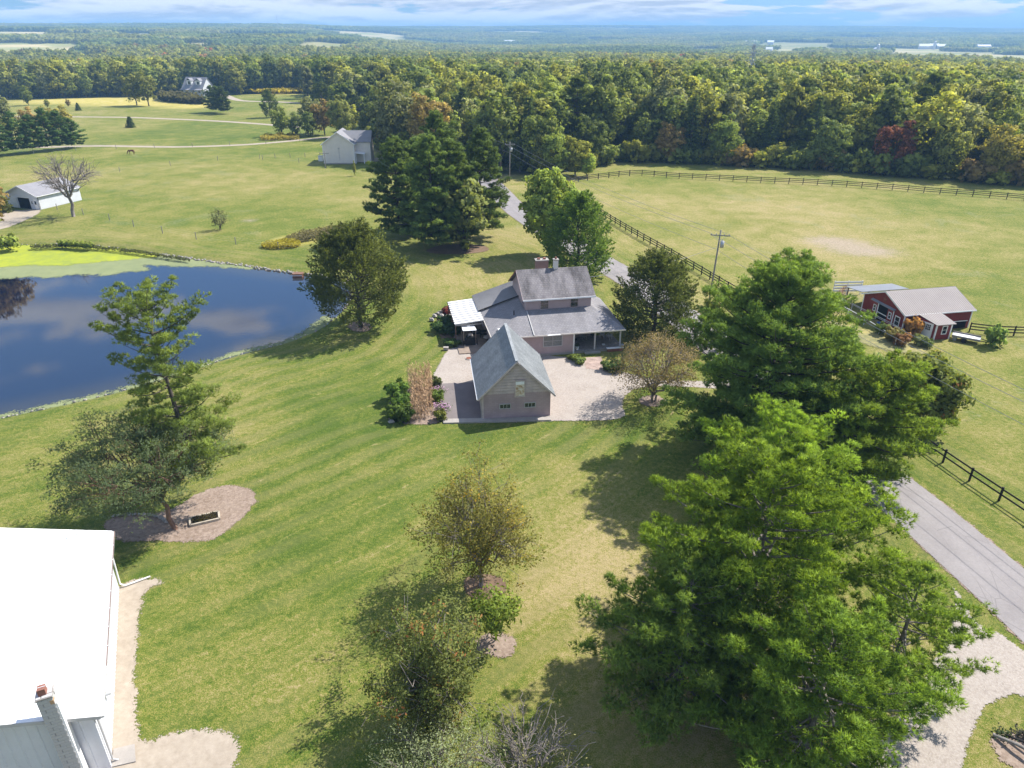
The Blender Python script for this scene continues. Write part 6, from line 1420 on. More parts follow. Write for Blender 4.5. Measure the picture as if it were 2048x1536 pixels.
plant('sapling', ww, leafy(tips, td, rs, 26, .22, .16, .38, hang=.5), (*gp(990, 1281), Z0), 'young sapling with large bright green drooping leaves', 'sapling', (.22, .29, .055))
ww, tips, td = vase(3.9, 3.4, 65, n_tip=260, base=.2, fork=.03, limbs=12, rad=.12, cz=.52, rz=.42, multi=4, twig=.010, hollow=.2)
plant('grey_shrub', ww, leafy(tips, td, rs, 40, .28, .066, .4), (*gp(880, 1585), Z0), 'sprawling grey green leafy shrub at the bottom edge', 'shrub', (.34, .39, .23), bark='bark_grey')
ww, tips, td = vase(4.6, 3.3, 66, n_tip=420, base=.2, fork=.03, limbs=14, subs=6, rad=.14, cz=.55, rz=.42, multi=5, twig=.013, hollow=.3)
keep = rs.rand(len(tips)) < .40
plant('bare_shrub', ww, leafy(tips[keep], td[keep], rs, 9, .20, .05, .4), (*gp(1050, 1590), Z0), 'mostly bare grey branched shrub at the bottom centre', 'shrub', (.30, .28, .13), bark='bark_grey')
# roadside leafy tree behind the big pines
w_, c_ = broadleaf(7.3, 3.9, 71, leaf=.20, n_cl=150, n_lf=80, clear=.06, cl_r=.95, limbs=8)
plant('maple_tree', w_, c_, (38.6, 59.6), 'leafy green roadside tree tinged with red, right of the tall pines', 'maple tree', (.215, .235, .065), 'leaf_blush')
# --- pine clump in the middle
GC = 'pine clump beyond the farmhouse'
cm_a = wp(20, 6.6, 81, clear=.10, whorls=17, per=6, dens=1.0, cl_r=1.0, cl_step=1.05, tuft=.50, tw=.085, k=5)
cm_b = wp(18, 6.2, 82, clear=.08, whorls=16, per=6, dens=1.0, cl_r=1.0, cl_step=1.05, tuft=.50, tw=.085, k=5)
ma = (cm_a[0].mesh('trunk', M['bark'], True), cm_a[1].mesh('crown', M['needle'])); mb = (cm_b[0].mesh('trunk', M['bark'], True), cm_b[1].mesh('crown', M['needle']))
def put_tree(name, meshes, loc, rz, s, label, cat, color, group=None, sz=None):
    if cat in ('bush', 'flowers'): color = tuple(q * 1.5 for q in color)
    t_ = thing(name, label, cat, loc, rz, group); t_.scale = (s, s, sz or s)
    if meshes[0] is not None: link('trunk', meshes[0], t_)
    c = link('crown', meshes[1], t_); c.color = (*color, 1); return t_
DG = (.175, .245, .095)
for i, (px, py, ms, s, lb) in enumerate([(868, 503, ma, .95, 'white pine in the clump, front left trunk'), (800, 478, mb, .98, 'white pine in the clump, far left with wide low branches'), (905, 495, mb, 1.0, 'white pine in the clump, just left of the yellowish maple'),
        (962, 478, ma, .95, 'white pine in the clump, right side nearest the road'), (880, 452, ma, 1.04, 'white pine in the clump, tallest at the back'), (840, 462, mb, .93, 'white pine in the clump, back left')]):
    put_tree('white_pine', ms, (*gp(px, py), 0), i * 1.3, s, lb, 'pine tree', DG, GC)
w_, c_ = broadleaf(12.0, 4.8, 91, leaf=.36, n_cl=95, n_lf=42, clear=.12, cl_r=1.0)
plant('maple_tree', w_, c_, (*gp(931, 502),), 'olive yellow maple standing in front of the pine clump', 'maple tree', (.200, .225, .080))

# ================================================================ shared tree shapes for the distance
def bl(seed, h=18, r=6, leaf=.62, n_cl=60, n_lf=24, **k): w_, c_ = broadleaf(h, r, seed, leaf, n_cl, n_lf, limbs=4, **k); return (w_.mesh('trunk', M['bark']), c_.mesh('crown', M['leaf']))
RND = [bl(100 + i, 18, 6.2, n_cl=70, n_lf=34, leaf=.50, cl_r=1.7, clear=.10) for i in range(5)]
TALL = [bl(110 + i, 20, 4.8, shape='egg', n_cl=70, n_lf=34, leaf=.50, cl_r=1.5, clear=.08) for i in range(3)]
FINE = [bl(120 + i, 16, 6.0, leaf=.34, n_cl=120, n_lf=60, cl_r=1.5, clear=.12) for i in range(2)]
def cf(f): return (f[0].mesh('trunk', M['bark']), f[1].mesh('crown', M['needle']))
SPR = [cf(spruce(14, 3.2, 130 + i, 18, .62, 1.0)) for i in range(2)]
SMSP = cf(spruce(4.0, 1.7, 135, 12, .42, .55))
PIN = [cf(wp(16, 5.0, 140 + i, clear=.12, whorls=12, per=5, dens=.7, cl_r=1.0, cl_step=1.2, tuft=.7, tw=.14, k=4)) for i in range(2)]
JUN = [cf(juniper(8, 2.6, 150, n=130, leaf=.45, per=20))]
BSH = [bl(160, 3.4, 2.2, leaf=.32, n_cl=30, n_lf=34, cl_r=.8, clear=.0)]
CG = {'dark': (0.142, 0.179, 0.053), 'mid': (0.203, 0.243, 0.061), 'olive': (0.263, 0.271, 0.066), 'lime': (0.358, 0.365, 0.072), 'yel': (0.72, 0.56, 0.06), 'red': (0.46, 0.13, 0.06), 'orange': (0.6, 0.3, 0.08), 'grey': (0.27, 0.282, 0.132), 'blue': (0.115, 0.16, 0.079), 'brown': (0.324, 0.23, 0.094)}
UP = 2.1
def T(ms, px, py, h, col, label, cat='tree', name='tree', r=None, base=18.0, rz=None, group=None):
    x, y = gp(px, py); s = h / base; t_ = put_tree(name, ms, (x, y, 0), (px * .37) % 6.28 if rz is None else rz, s if r is None else r, label, cat, CG[col] if isinstance(col, str) else tuple(q * UP for q in col), group, s); return t_
# mid distance, left
T(RND[0], 274, 211, 15.5, 'olive', 'left tree of the round pair standing in the yellow field edge'); T(RND[1], 298, 212, 16, 'olive', 'right tree of the round pair standing in the yellow field edge')
for i, (px, py, lb) in enumerate([(427, 225, 'left pine of the dark trio on the far lawn'), (438, 226, 'middle pine of the dark trio on the far lawn'), (450, 228, 'right pine of the dark trio on the far lawn')]): T(PIN[i % 2], px, py, 11.5, 'blue', lb, 'pine tree', 'pine_tree', base=16, r=.85)
T(JUN[0], 542, 235, 11, 'dark', 'lone upright tree at the right end of the far lawn', base=8, r=1.2, name='round_tree')
T(SMSP, 262, 255, 4.2, 'blue', 'small blue spruce alone on the far lawn', 'spruce', 'spruce', base=4, r=1.15)
T(RND[2], 58, 211, 9, 'mid', 'small round tree at the far left of the yellow field'); T(SMSP, 157, 221, 3.6, 'blue', 'small dark conifer near the far lawn edge, right one', 'spruce', 'spruce', base=4); T(RND[4], 96, 216, 4.4, 'olive', 'small rounded olive tree near the far lawn edge, left one')
T(RND[2], 138, 214, 3.6, 'brown', 'small rusty bush tree beside the yellow field')
T(TALL[0], 617, 197, 18, 'grey', 'tall feathery tree by the far gravel lane', base=20, r=.95); T(JUN[0], 647, 224, 12, 'dark', 'dense oval evergreen left of the sweeping roofed house', base=8, r=1.6, name='evergreen_tree'); T(RND[3], 655, 178, 14, 'mid', 'round tree behind the oval evergreen')
T(RND[4], 666, 204, 10, 'grey', 'grey green tree beside the oval evergreen'); T(RND[1], 640, 168, 14, 'olive', 'olive tree behind the goldenrod strip')
for px, py, h, c, lb in ((565, 272, 10, 'mid', 'leftmost bushy tree behind the cream house'), (592, 274, 8, 'dark', 'low dark tree behind the goldenrod by the farm lane'), (618, 274, 8.5, 'dark', 'low dark tree left of the big maple behind the cream house'), (625, 268, 13, 'grey', 'thin topped tree behind the cream house'), (650, 270, 12, 'brown', 'brownish tree behind the cream house')):
    T(RND[int(px) % 5], px, py, h, c, lb)
T(FINE[0], 686, 276, 14.5, (.12, .13, .04), 'large two toned maple right behind the cream house', 'maple tree', 'maple_tree', base=16, r=.85); T(RND[2], 706, 262, 9, 'lime', 'bright green rounded tree right of the large maple', r=.5)
T(RND[3], 758, 300, 9.5, 'dark', 'dark low tree right of the cream house', r=.62)
T(FINE[1], 800, 322, 21, 'grey', 'very large grey green tree behind the pine clump', base=16, r=1.35); T(FINE[0], 862, 330, 19, (.20, .15, .055), 'large tree with an orange tinted crown behind the pine clump', base=16, r=1.1); T(RND[0], 740, 270, 13, 'mid', 'green tree at the left flank of the very large grey green tree')
# clump of pines at far left + shrubs
for i, (px, py, h, lb) in enumerate([(-40, 318, 11, 'pine at the far left edge of the dark row'), (8, 312, 10, 'first pine of the dark row by the left edge'), (42, 308, 12, 'second pine of the dark row by the left edge'), (74, 305, 11, 'third pine of the dark row by the left edge'), (102, 302, 12.5, 'fourth pine of the dark row by the left edge'), (128, 299, 11.5, 'fifth pine of the dark row by the left edge'), (150, 296, 9, 'last pine of the dark row, at its right end')]):
    T(PIN[i % 2], px, py, h, (.062, .10, .045), lb, 'pine tree', 'pine_tree', base=16, r=.82, group='dark pine row by the left edge')
for px, py, h, c, lb in ((20, 268, 6, 'lime', 'lime shrub behind the dark pine row, left'), (62, 268, 9, 'brown', 'bronze shrub behind the dark pine row'), (100, 270, 10, (.17, .15, .04), 'golden shrub behind the dark pine row, middle'), (132, 272, 10, (.17, .15, .04), 'golden shrub behind the dark pine row, right'), (10, 245, 11, 'grey', 'grey green tree at the left edge behind the pine row'), (-15, 250, 11, 'dark', 'dark tree cut by the left edge behind the pine row')):
    T(RND[int(px) % 5], px, py, h, c, lb, r=.55)
w_, c_ = spruce(13, 3.6, 171, 20, .5, 1.6); plant('spruce', w_, c_, (*gp(-12, 425),), 'olive spruce at the left edge beside the white garage', 'spruce', (.15, .165, .06), 'needle')
put_tree('bank_tree', FINE[1], (-94.5, 125, 0), 1.0, .80, 'round tree on the far left bank, mirrored in the pond', 'tree', CG['brown'])
rs = np.random.RandomState(72)
ww, tips, td = vase(12.5, 6.2, 72, n_tip=520, base=.42, fork=.30, limbs=10, subs=7, rad=.36, cz=.70, rz=.30, twig=.022, hollow=.45, lean=(.5, 0))
plant('bare_tree', ww, None, (*gp(147, 433),), 'leafless grey tree in front of the white garage', 'bare tree', bark='bark_grey')
ww, tips, td = vase(4.2, 1.6, 73, n_tip=120, base=.2, fork=.08, limbs=6, rad=.12, multi=2)
plant('shrub', ww, leafy(tips, td, rs, 4, .25, .13, .5), (*gp(441, 460),), 'lone small half bare shrub in the left pasture', 'shrub', (.09, .10, .05))
T(BSH[0], 17, 497, 2.4, 'mid', 'round green bush at the left end of the pond', 'bush', 'bush', base=3.4, r=.85)
for k in range(7): T(BSH[0], 125 + k * 9, 491 + k * .8, 1.0, 'mid', 'low weeds in the clump on the far pond bank', 'bush', 'bush', base=3.4, r=.34, group='low weed clump on the far pond bank')
T(BSH[0], 1985, 692, 2.6, (.07, .10, .035), 'small dark conical bush on the lawn right of the red barn', 'bush', 'bush', base=3.4, r=.5)
# sapling by cream house, roadside shrubs, centre greens
T(TALL[1], 710, 352, 3.8, 'olive', 'thin young tree in front of the cream house', 'sapling', 'sapling', base=20, r=.10)
for px, py, h, c, r_, lb in ((1040, 345, 10, 'dark', .62, 'dark tree where the woods meet the road'), (1075, 348, 10.5, 'dark', .6, 'dark green tree in the bright group by the road'), (1110, 352, 12, (.135, .165, .04), .75, 'bright yellow green tree in the group behind the roadside maple'), (1150, 352, 10, 'lime', .7, 'lime tree at the right end of the bright group by the road'),
        (1172, 354, 6, (.15, .19, .04), .45, 'low bright green shrub at the paddock corner'), (1090, 350, 12, 'olive', .6, 'olive tree in the bright group by the road')):
    T(FINE[int(px) % 2], px, py, h, c, lb, base=16, r=r_)
for px, py, h, c, lb in ((985, 330, 18, 'blue', 'left spruce of the dark group behind the power pole'), (1003, 326, 19, 'blue', 'second spruce of the dark group behind the power pole'), (1022, 322, 21, 'dark', 'tallest spruce of the dark group behind the power pole'), (1044, 322, 18, 'blue', 'spruce right of the tallest in the dark group'), (965, 320, 14, 'dark', 'short spruce in the dark group near the pine clump'), (1062, 300, 16, (.11, .10, .045), 'brownish spruce in the dark group')):
    T(SPR[int(px) % 2], px, py, h, c, lb, 'spruce', 'spruce', base=14, r=1.15)
# goldenrod strips
def herb(name, pts, n, h, sz, color, label, spread=1.0, mat='leaf', z=0.0, cat='wild flowers', kind='stuff'):
    P = px_poly(pts, 0, 1); rs = np.random.RandomState(len(pts) * 7 + n); lo, hi = P.min(0), P.max(0); out = np.zeros((0, 2))
    while len(out) < n:
        q = rs.uniform(lo, hi, (n * 2, 2)); out = np.vstack([out, q[sdf(P, q[:, 0], q[:, 1]) > 0]])
    q = out[:n]; A = Acc(); hh = h * (.5 + .5 * (fbm(q[:, 0], q[:, 1], 1.2, 3, 2) * .5 + .5)); pos = np.stack([q[:, 0], q[:, 1], hh * rs.rand(n) ** .6 + z], 1); leaves(A, pos, np.tile([[0, 0, 1.]], (n, 1)), sz, rs)
    o = part(name, A, M[mat], None, kind=kind); tag(o, label, cat, kind=kind); o.color = (*color, 1); return o
herb('goldenrod', [(522, 492), (560, 485), (600, 482), (602, 496), (560, 500), (525, 499)], 2600, 1.0, .14, (.30, .26, .03), 'goldenrod in bloom at the pasture fence above the pond')
herb('dry_weeds', [(560, 482), (620, 463), (690, 455), (735, 460), (700, 474), (640, 480), (590, 488)], 4500, 1.0, .16, (.19, .17, .09), 'dry brown weeds along the ditch left of the pine clump')
herb('goldenrod', [(521, 276), (560, 272), (600, 273), (600, 280), (560, 281), (522, 282)], 2200, 1.6, .3, (.30, .25, .05), 'goldenrod bank beside the farm lane')
herb('goldenrod', [(455, 176), (560, 171), (636, 176), (600, 186), (480, 184)], 5000, 1.6, .9, (.36, .29, .03), 'far strip of yellow goldenrod along the woods')
herb('goldenrod', [(960, 318), (1000, 312), (1010, 326), (975, 330)], 1600, 2.5, .35, (.34, .26, .03), 'goldenrod patch beside the road by the woods')
herb('bank_weeds', [(60, 497), (130, 494), (200, 497), (300, 510), (380, 522), (380, 518), (300, 505), (200, 492), (120, 489), (60, 491)], 3500, .55, .12, (.09, .10, .04), 'dark weeds along the far pond bank', z=-.2)
herb('hedge_brush', [(315, 195), (360, 196), (405, 203), (415, 210), (360, 207), (318, 203)], 5000, 4.5, .8, (.12, .11, .05), 'low brown brush hedge in front of the white dormer house', cat='brush')
# garden by the garage
cs_ = np.random.RandomState(12); P = px_poly([(818, 772), (862, 768), (868, 842), (822, 846)], 0, 0); n = 0; lo, hi = P.min(0), P.max(0); cornm = []
for v in range(4):
    rs = np.random.RandomState(200 + v); A = Acc(); hh = 2.6 + rs.rand() * .6; A.tube([(0, 0, 0), (rs.normal() * .08, rs.normal() * .08, hh)], [.025, .012], 4)
    for k in range(11):
        z = hh * (.12 + .08 * k); a_ = rs.rand() * 6.28; d_ = np.array([math.cos(a_), math.sin(a_), 0]); s_ = np.array([-d_[1], d_[0], 0]) * .045; b_ = np.array([0, 0, z]); m1 = b_ + d_ * .28 + [0, 0, .22]; e1 = b_ + d_ * .5 + [0, 0, -.12]
        A.add([b_ - s_ * .4, b_ + s_ * .4, m1 + s_, m1 - s_, e1], [(0, 1, 2, 3), (3, 2, 4, 4)][:1]); A.add([m1 - s_, m1 + s_, e1], [(0, 1, 2)])
    for k in range(6): a_ = rs.rand() * 6.28; A.beam((0, 0, hh), (math.cos(a_) * .16, math.sin(a_) * .16, hh + .28), .02)
    cornm.append(A.mesh('corn_stalk', M['straw']))
while n < 110:
    q = cs_.uniform(lo, hi)
    if sdf(P, np.array([q[0]]), np.array([q[1]]))[0] > .05:
        o = link('corn_stalk', cornm[n % 4], None, (q[0], q[1], Z0), cs_.rand() * 6.28); tag(o, 'dry tan corn stalk in the kitchen garden patch left of the garage', 'corn stalk', 'dry corn stalks in the garden'); s_ = .70 + .25 * cs_.rand(); o.scale = (s_,) * 3; n += 1
for i, (px, py, s, c, lb) in enumerate([(796, 800, .55, (.10, .16, .035), 'leafy green vegetable bush at the back left of the garden'), (804, 822, .48, (.085, .14, .032), 'leafy green vegetable bush in the middle left of the garden'), (792, 838, .42, (.10, .15, .035), 'leafy green vegetable bush at the front left corner of the garden'), (810, 842, .42, (.075, .11, .03), 'darker vegetable bush at the front of the garden beside the corn'),
        (872, 775, .30, (.09, .11, .04), 'small garden bush at the back corner by the asphalt'), (874, 803, .34, (.10, .14, .035), 'green garden bush halfway along the asphalt pad'), (881, 840, .28, (.12, .13, .035), 'yellow green garden bush at the front corner of the asphalt')]):
    x, y = gp(px, py); put_tree('garden_bush', (None, BSH[0][1]), (x, y, 0), i, s, lb, 'bush', c, None, s * 1.15)
for i, (px, py, lb) in enumerate([(876, 790, 'pink flowering plant at the back of the asphalt pad'), (883, 824, 'pink flowering plant at the front of the asphalt pad')]):
    rs = np.random.RandomState(300 + i); A = Acc(); p = rs.normal(size=(500, 3)) * [.38, .38, .18] + [0, 0, .42]; leaves(A, p, np.tile([[0, 0, 1.]], (500, 1)), .07, rs); root = thing('flowering_plant', lb, 'flowers', (*gp(px, py), Z0)); f_ = part('foliage', A, M['leaf'], root); f_.color = (.10, .14, .05, 1)
    A = Acc(); p = rs.normal(size=(260, 3)) * [.36, .36, .10] + [0, 0, .60]; leaves(A, p, np.tile([[0, 0, 1.]], (260, 1)), .07, rs); part('blossom', A, M['pink'], root)
for i in range(5):
    x, y = gp(779 + i * 1.0, 818 + i * 7); A = Acc(); rock(A, (0, 0, .1), .28, np.random.RandomState(400 + i)); solo('garden_stone', A, M['stone'], 'pale edging stone along the left side of the kitchen garden', 'stone', 'garden edging stones', loc=(x, y, Z0))
# patio planting
for i, (px, py, s, c, lb) in enumerate([(885, 662, .62, (.05, .085, .03), 'dark green spreading bush beside the patio cover, front'), (893, 652, .6, (.05, .085, .03), 'dark green spreading bush beside the patio cover, back'), (905, 668, .55, (.05, .08, .03), 'dark green bush touching the patio posts'), (899, 690, .38, (.07, .11, .035), 'low green plant at the yard corner of the patio bed'), (910, 692, .36, (.07, .10, .035), 'low green plant beside the covered grill'),
        (898, 628, .45, (.12, .028, .030), 'maroon leaved shrub behind the patio cover')]):
    x, y = gp(px, py); put_tree('patio_bush', (None, BSH[0][1]), (x, y, 0), i * 1.7, s, lb, 'bush', c, None, s * .62)
rs = np.random.RandomState(9)
for i, (px, py) in enumerate([(864, 642), (868, 634), (875, 629), (883, 626), (891, 624), (884, 634), (893, 636), (901, 634)]):
    A = Acc(); rock(A, (0, 0, .15), .42, rs); solo('boulder', A, M['stone'], 'pale boulder in the curved rock border behind the patio bed', 'boulder', 'rock border of the patio bed', loc=(*gp(px, py), 0))
for px, py, s, c, lb in ((1151, 722, .30, (.15, .19, .05), 'light green hosta like clump at the drive edge, left'), (1160, 728, .28, (.14, .18, .06), 'light green hosta like clump at the drive edge, right'), (1140, 718, .18, (.12, .14, .04), 'tiny plant at the foot of the porch'), (1217, 741, .40, (.07, .10, .035), 'dark low shrub between the path and the copper tree, left'), (1234, 742, .45, (.06, .09, .03), 'dark low shrub between the path and the copper tree, right'), (1362, 690, .5, (.08, .11, .035), 'green shrub near the young cedar')):
    x, y = gp(px, py); put_tree('garden_bush', (None, BSH[0][1]), (x, y, 0), px % 6, s, lb, 'bush', c, None, s * .8)
a = Acc(); a.poly([(*gp(1168, 716), Z0 + .02), (*gp(1172, 738), Z0 + .02), (*gp(1212, 741), Z0 + .02), (*gp(1202, 714), Z0 + .02)]); structure('brick_path', a, M['old_paving'], label='worn reddish path between the porch and the drive')
# barn front planting
for i, (px, py, s, c, lb) in enumerate([(1762, 668, .42, (.09, .12, .04), 'green flower clump left in the bed before the red barn'), (1785, 682, .5, (.16, .14, .06), 'tan seeding flower clump in the bed before the red barn'), (1800, 690, .45, (.18, .10, .06), 'rusty flower clump in the bed before the red barn'), (1822, 672, .5, (.26, .14, .06), 'tall dry orange plant against the red barn corner'), (1838, 690, .38, (.15, .17, .09), 'pale flower clump before the white barn doors'), (1852, 694, .32, (.13, .16, .07), 'green clump at the right end of the barn flower bed')]):
    x, y = gp(px, py); put_tree('flower_clump', (None, BSH[0][1]), (x, y, 0), i, s, lb, 'flowers', c, None, s * (1.0 if i != 3 else 1.4))

# ================================================================ THE WOODS
rs = np.random.RandomState(77)
WOODP = [(a_, b_) for a_, b_ in EDGE] + [(900, 1500), (2500, 6000), (-3000, 6000), (-1400, EDGE[0][1])]
def in_woods(x, y, edge=0.0): return sdf(OPEN, x, y) < -edge
HOLES = [(*gp(690, 215), 26), (*gp(1040, 238), 13), (*gp(950, 240), 11), (*gp(380, 186), 24), (*gp(1440, 300), 5), (140, 455, 6), (*gp(700, 245), 22), (*gp(735, 275), 9)]
def candidates(y0, y1, step, jit=.42):
    X, Y = np.meshgrid(np.arange(-y1 * .86 - 40, y1 * .86 + 40, step), np.arange(y0, y1, step)); X = X + rs.uniform(-jit, jit, X.shape) * step; Y = Y + rs.uniform(-jit, jit, Y.shape) * step; X, Y = X.ravel(), Y.ravel()
    d_ = np.abs(X) < Y * .80 + 45; X, Y = X[d_], Y[d_]
    k = in_woods(X, Y, 1.5)
    for hx, hy, hr in HOLES: k &= np.hypot(X - hx, Y - hy) > hr
    k &= far_field(X, Y) == 0
    rd = np.min([np.hypot(X - c[0], Y - c[1]) for c in ROADC], axis=0); k &= rd > 4.5
    return X[k], Y[k]
CX, CY = candidates(170, 1350, 8.2)
o_ = np.argsort(np.hypot(CX, CY)); CX, CY = CX[o_], CY[o_]
# species mix drifts over the woods
def palette(x, y, r_):
    f = fbm(np.array([x]), np.array([y]), .012, 41, 2)[0] + r_.normal() * .55
    if f < -.85: return 'dark'
    if f < -.30: return 'mid'
    if f < .45: return 'olive' if r_.rand() < .6 else 'mid'
    if f < .95: return 'grey' if r_.rand() < .5 else 'olive'
    return 'lime' if r_.rand() < .94 else 'brown'
SPECIALS = {}
def nearest(px, py):   # a tree standing where the photo shows a coloured one
    x, y = gp(px, py); return int(np.argmin(np.hypot(CX - x, CY - y)))
for px, py, c, lb in ((1955, 385, 'yel', 'brilliant yellow tree at the woods edge, far right'), (1925, 381, (.22, .19, .05), 'yellow and orange tree left of the brilliant yellow one'), (1895, 378, (.15, .16, .045), 'yellowish green tree at the woods edge right of the red one'), (1775, 366, (.15, .055, .035), 'red leaved tree in the woods edge behind the paddock'), (1345, 342, 'brown', 'rusty brown slim tree in the woods edge'), (1590, 352, (.125, .13, .04), 'olive gold tree in the woods edge, middle'),
                      (1460, 345, (.12, .15, .04), 'fresh green tree in the woods edge, left of middle'), (1240, 332, 'dark', 'dark tree at the left start of the paddock woods edge'), (1640, 355, (.105, .13, .04), 'broad olive tree beside the red leaved one')):
    SPECIALS[nearest(px, py)] = (c, lb)
NI = 285; CH, RAD_ = [], []
for i in range(NI):
    x, y = CX[i], CY[i]; r_ = np.random.RandomState(1000 + i); c = palette(x, y, r_); u = r_.rand(); h = 14.5 + 8.0 * r_.rand()
    con = u < .10
    ms = SPR[i % 2] if con and u < .05 else (PIN[i % 2] if con else (RND[i % 5] if u < .68 else (TALL[i % 3] if u < .86 else FINE[i % 2])))
    base = 14 if ms in SPR else (16 if (ms in PIN or ms in FINE) else (20 if ms in TALL else 18)); 
    edge = -sdf(OPEN, np.array([x]), np.array([y]))[0] < 9
    if edge: h *= .62 + .3 * r_.rand()
    s = h / base
    if i in SPECIALS: c, lb = SPECIALS[i]; ms = FINE[i % 2]; base = 16; h = 13.5 if 'brown' not in str(c) else 11; s = h / base; con = False; grp = None
    else:
        kind = 'conifer' if con else {'dark': 'dark green tree', 'mid': 'green tree', 'olive': 'olive green tree', 'grey': 'grey green tree', 'lime': 'light yellow green tree', 'brown': 'brownish tree'}[c]
        where = 'at the front edge of the woods' if edge else 'inside the woods'
        side = 'left of the cream house' if x < -80 else ('behind the pine clump' if x < -5 else ('behind the roadside maple' if x < 22 else ('behind the left paddock' if x < 75 else 'behind the right paddock')))
        lb = f'{kind} {where} {side}'; grp = f'{kind}s {where} {side}'
    col = CG[c] if isinstance(c, str) else tuple(q * UP for q in c)
    if con: col = CG['blue'] if u < .05 else CG['dark']
    z = gz(x, y)
    put_tree('conifer' if con else 'woodland_tree', ms, (x, y, z), r_.rand() * 6.28, s * (.9 + .25 * r_.rand()), lb, 'conifer' if con else 'tree', col, grp, s)
print('individual woods to r=', round(float(np.hypot(CX[NI], CY[NI]))), 'remaining', len(CX) - NI)

EP = np.array(EDGE[10:-2]); sg = np.linalg.norm(np.diff(EP, axis=0), axis=1); cu = np.concatenate([[0], np.cumsum(sg)]); ru = np.random.RandomState(66); kk_ = 0; dd_ = 0.0
while dd_ < cu[-1] and kk_ < 120:
    x = np.interp(dd_, cu, EP[:, 0]) + ru.normal() * .8; y = np.interp(dd_, cu, EP[:, 1]) + 1.5 + ru.rand() * 3.0; dd_ += 2.3 + ru.rand() * 2.2
    if -60 < x < 150 and abs(x - (-2.5)) > 9 and np.min(np.hypot(ROADC[:, 0] - x, ROADC[:, 1] - y)) > 5:
        c = ('mid', 'olive', 'mid', 'lime', 'dark', 'brown')[ru.randint(6)]; sh_ = .9 + 1.0 * ru.rand()
        put_tree('edge_shrub', BSH[0], (x, y, 0), ru.rand() * 6.28, sh_ * 1.15, f"{dict(mid='green', olive='olive', lime='light green', dark='dark green', brown='russet')[c]} {'tall' if sh_ > 1.4 else 'low'} shrub at the foot of the woods behind {'the pine clump' if x < -5 else 'the roadside maple' if x < 22 else 'the left paddock' if x < 55 else 'the middle of the paddock' if x < 88 else 'the right paddock'}", 'shrub', CG[c], 'understory shrubs along the woods edge', sh_); kk_ += 1
# the rest of the woodland: one object of instanced trees
_lm = {}
def proto(name, me_pair, colr):
    """single mesh tree shape kept in an unlinked collection, leaf material of its own colour"""
    k = tuple(colr)
    if k not in _lm: _lm[k] = m_foliage('leaf_far', (0.62, 0.62, 0.62), (1.35, 1.35, 1.2), fixed=k)
    me_pair = me_pair.copy(); me_pair.materials[0] = _lm[k]
    o = bpy.data.objects.new(name, me_pair); o.color = (*colr, 1); return o
def scatter(name, pts, scl, kinds, colobjs, label, rotz=True):
    me = bpy.data.meshes.new(name); me.vertices.add(len(pts)); me.vertices.foreach_set('co', np.asarray(pts, np.float32).ravel())
    a = me.attributes.new('scl', 'FLOAT_VECTOR', 'POINT'); a.data.foreach_set('vector', np.asarray(scl, np.float32).ravel())
    a = me.attributes.new('kind_index', 'INT', 'POINT'); a.data.foreach_set('value', np.asarray(kinds, np.int32))
    a = me.attributes.new('turn', 'FLOAT', 'POINT'); a.data.foreach_set('value', np.random.RandomState(5).rand(len(pts)).astype(np.float32) * 6.283)
    ob = bpy.data.objects.new(name, me); COL.objects.link(ob)
    pc = bpy.data.collections.new(name + '_shapes')
    for i, o in enumerate(colobjs): o.name = f'{chr(97 + i // 26)}{chr(97 + i % 26)}_{name}_shape'; pc.objects.link(o)
    ng = bpy.data.node_groups.new(name, 'GeometryNodeTree'); ng.interface.new_socket('Geometry', in_out='INPUT', socket_type='NodeSocketGeometry'); ng.interface.new_socket('Geometry', in_out='OUTPUT', socket_type='NodeSocketGeometry')
    N = ng.nodes; Lk = ng.links; gi = N.new('NodeGroupInput'); go = N.new('NodeGroupOutput'); ci = N.new('GeometryNodeCollectionInfo'); ci.inputs[0].default_value = pc; ci.inputs['Separate Children'].default_value = True
    ip = N.new('GeometryNodeInstanceOnPoints'); ip.inputs['Pick Instance'].default_value = True
    mp = N.new('GeometryNodeMeshToPoints'); Lk.new(gi.outputs[0], mp.inputs[0])
    def na(nm, dt): q = N.new('GeometryNodeInputNamedAttribute'); q.data_type = dt; q.inputs['Name'].default_value = nm; return q.outputs['Attribute']
    cx_ = N.new('ShaderNodeCombineXYZ'); Lk.new(na('turn', 'FLOAT'), cx_.inputs[2])
    Lk.new(mp.outputs[0], ip.inputs['Points']); Lk.new(ci.outputs[0], ip.inputs['Instance']); Lk.new(na('kind_index', 'INT'), ip.inputs['Instance Index']); Lk.new(na('scl', 'FLOAT_VECTOR'), ip.inputs['Scale']); Lk.new(cx_.outputs[0], ip.inputs['Rotation'])
    Lk.new(ip.outputs[0], go.inputs[0]); md = ob.modifiers.new('scatter', 'NODES'); md.node_group = ng
    ob['kind'] = 'stuff'; ob['label'] = label; ob['category'] = 'woods'; return ob
def simple_tree(seed, h, r, leaf, n_cl, n_lf, shape, cl_r=1.9):
    rs_ = np.random.RandomState(seed); A = Acc(); A.cur = 1; A.tube([(0, 0, -1), (0, 0, h * .6)], [.3, .12], 4, cap=False); A.cur = 0
    clumpy_crown(A, (0, 0, h * .55), r * .9, h * .43, n_cl, cl_r, n_lf, leaf, rs_, shape, .5); return A.mesh('tree_shape', [M['leaf'], M['bark']])
SM = [simple_tree(500 + i, 18, 6.2 if i < 4 else 4.7, .66, 50, 22, 'round' if i < 4 else 'egg') for i in range(6)] + [simple_tree(520, 17, 3.6, .6, 45, 16, 'cone', 1.3)]
cols = ['dark', 'mid', 'olive', 'lime', 'grey', 'brown']; protos = []; tab = {}
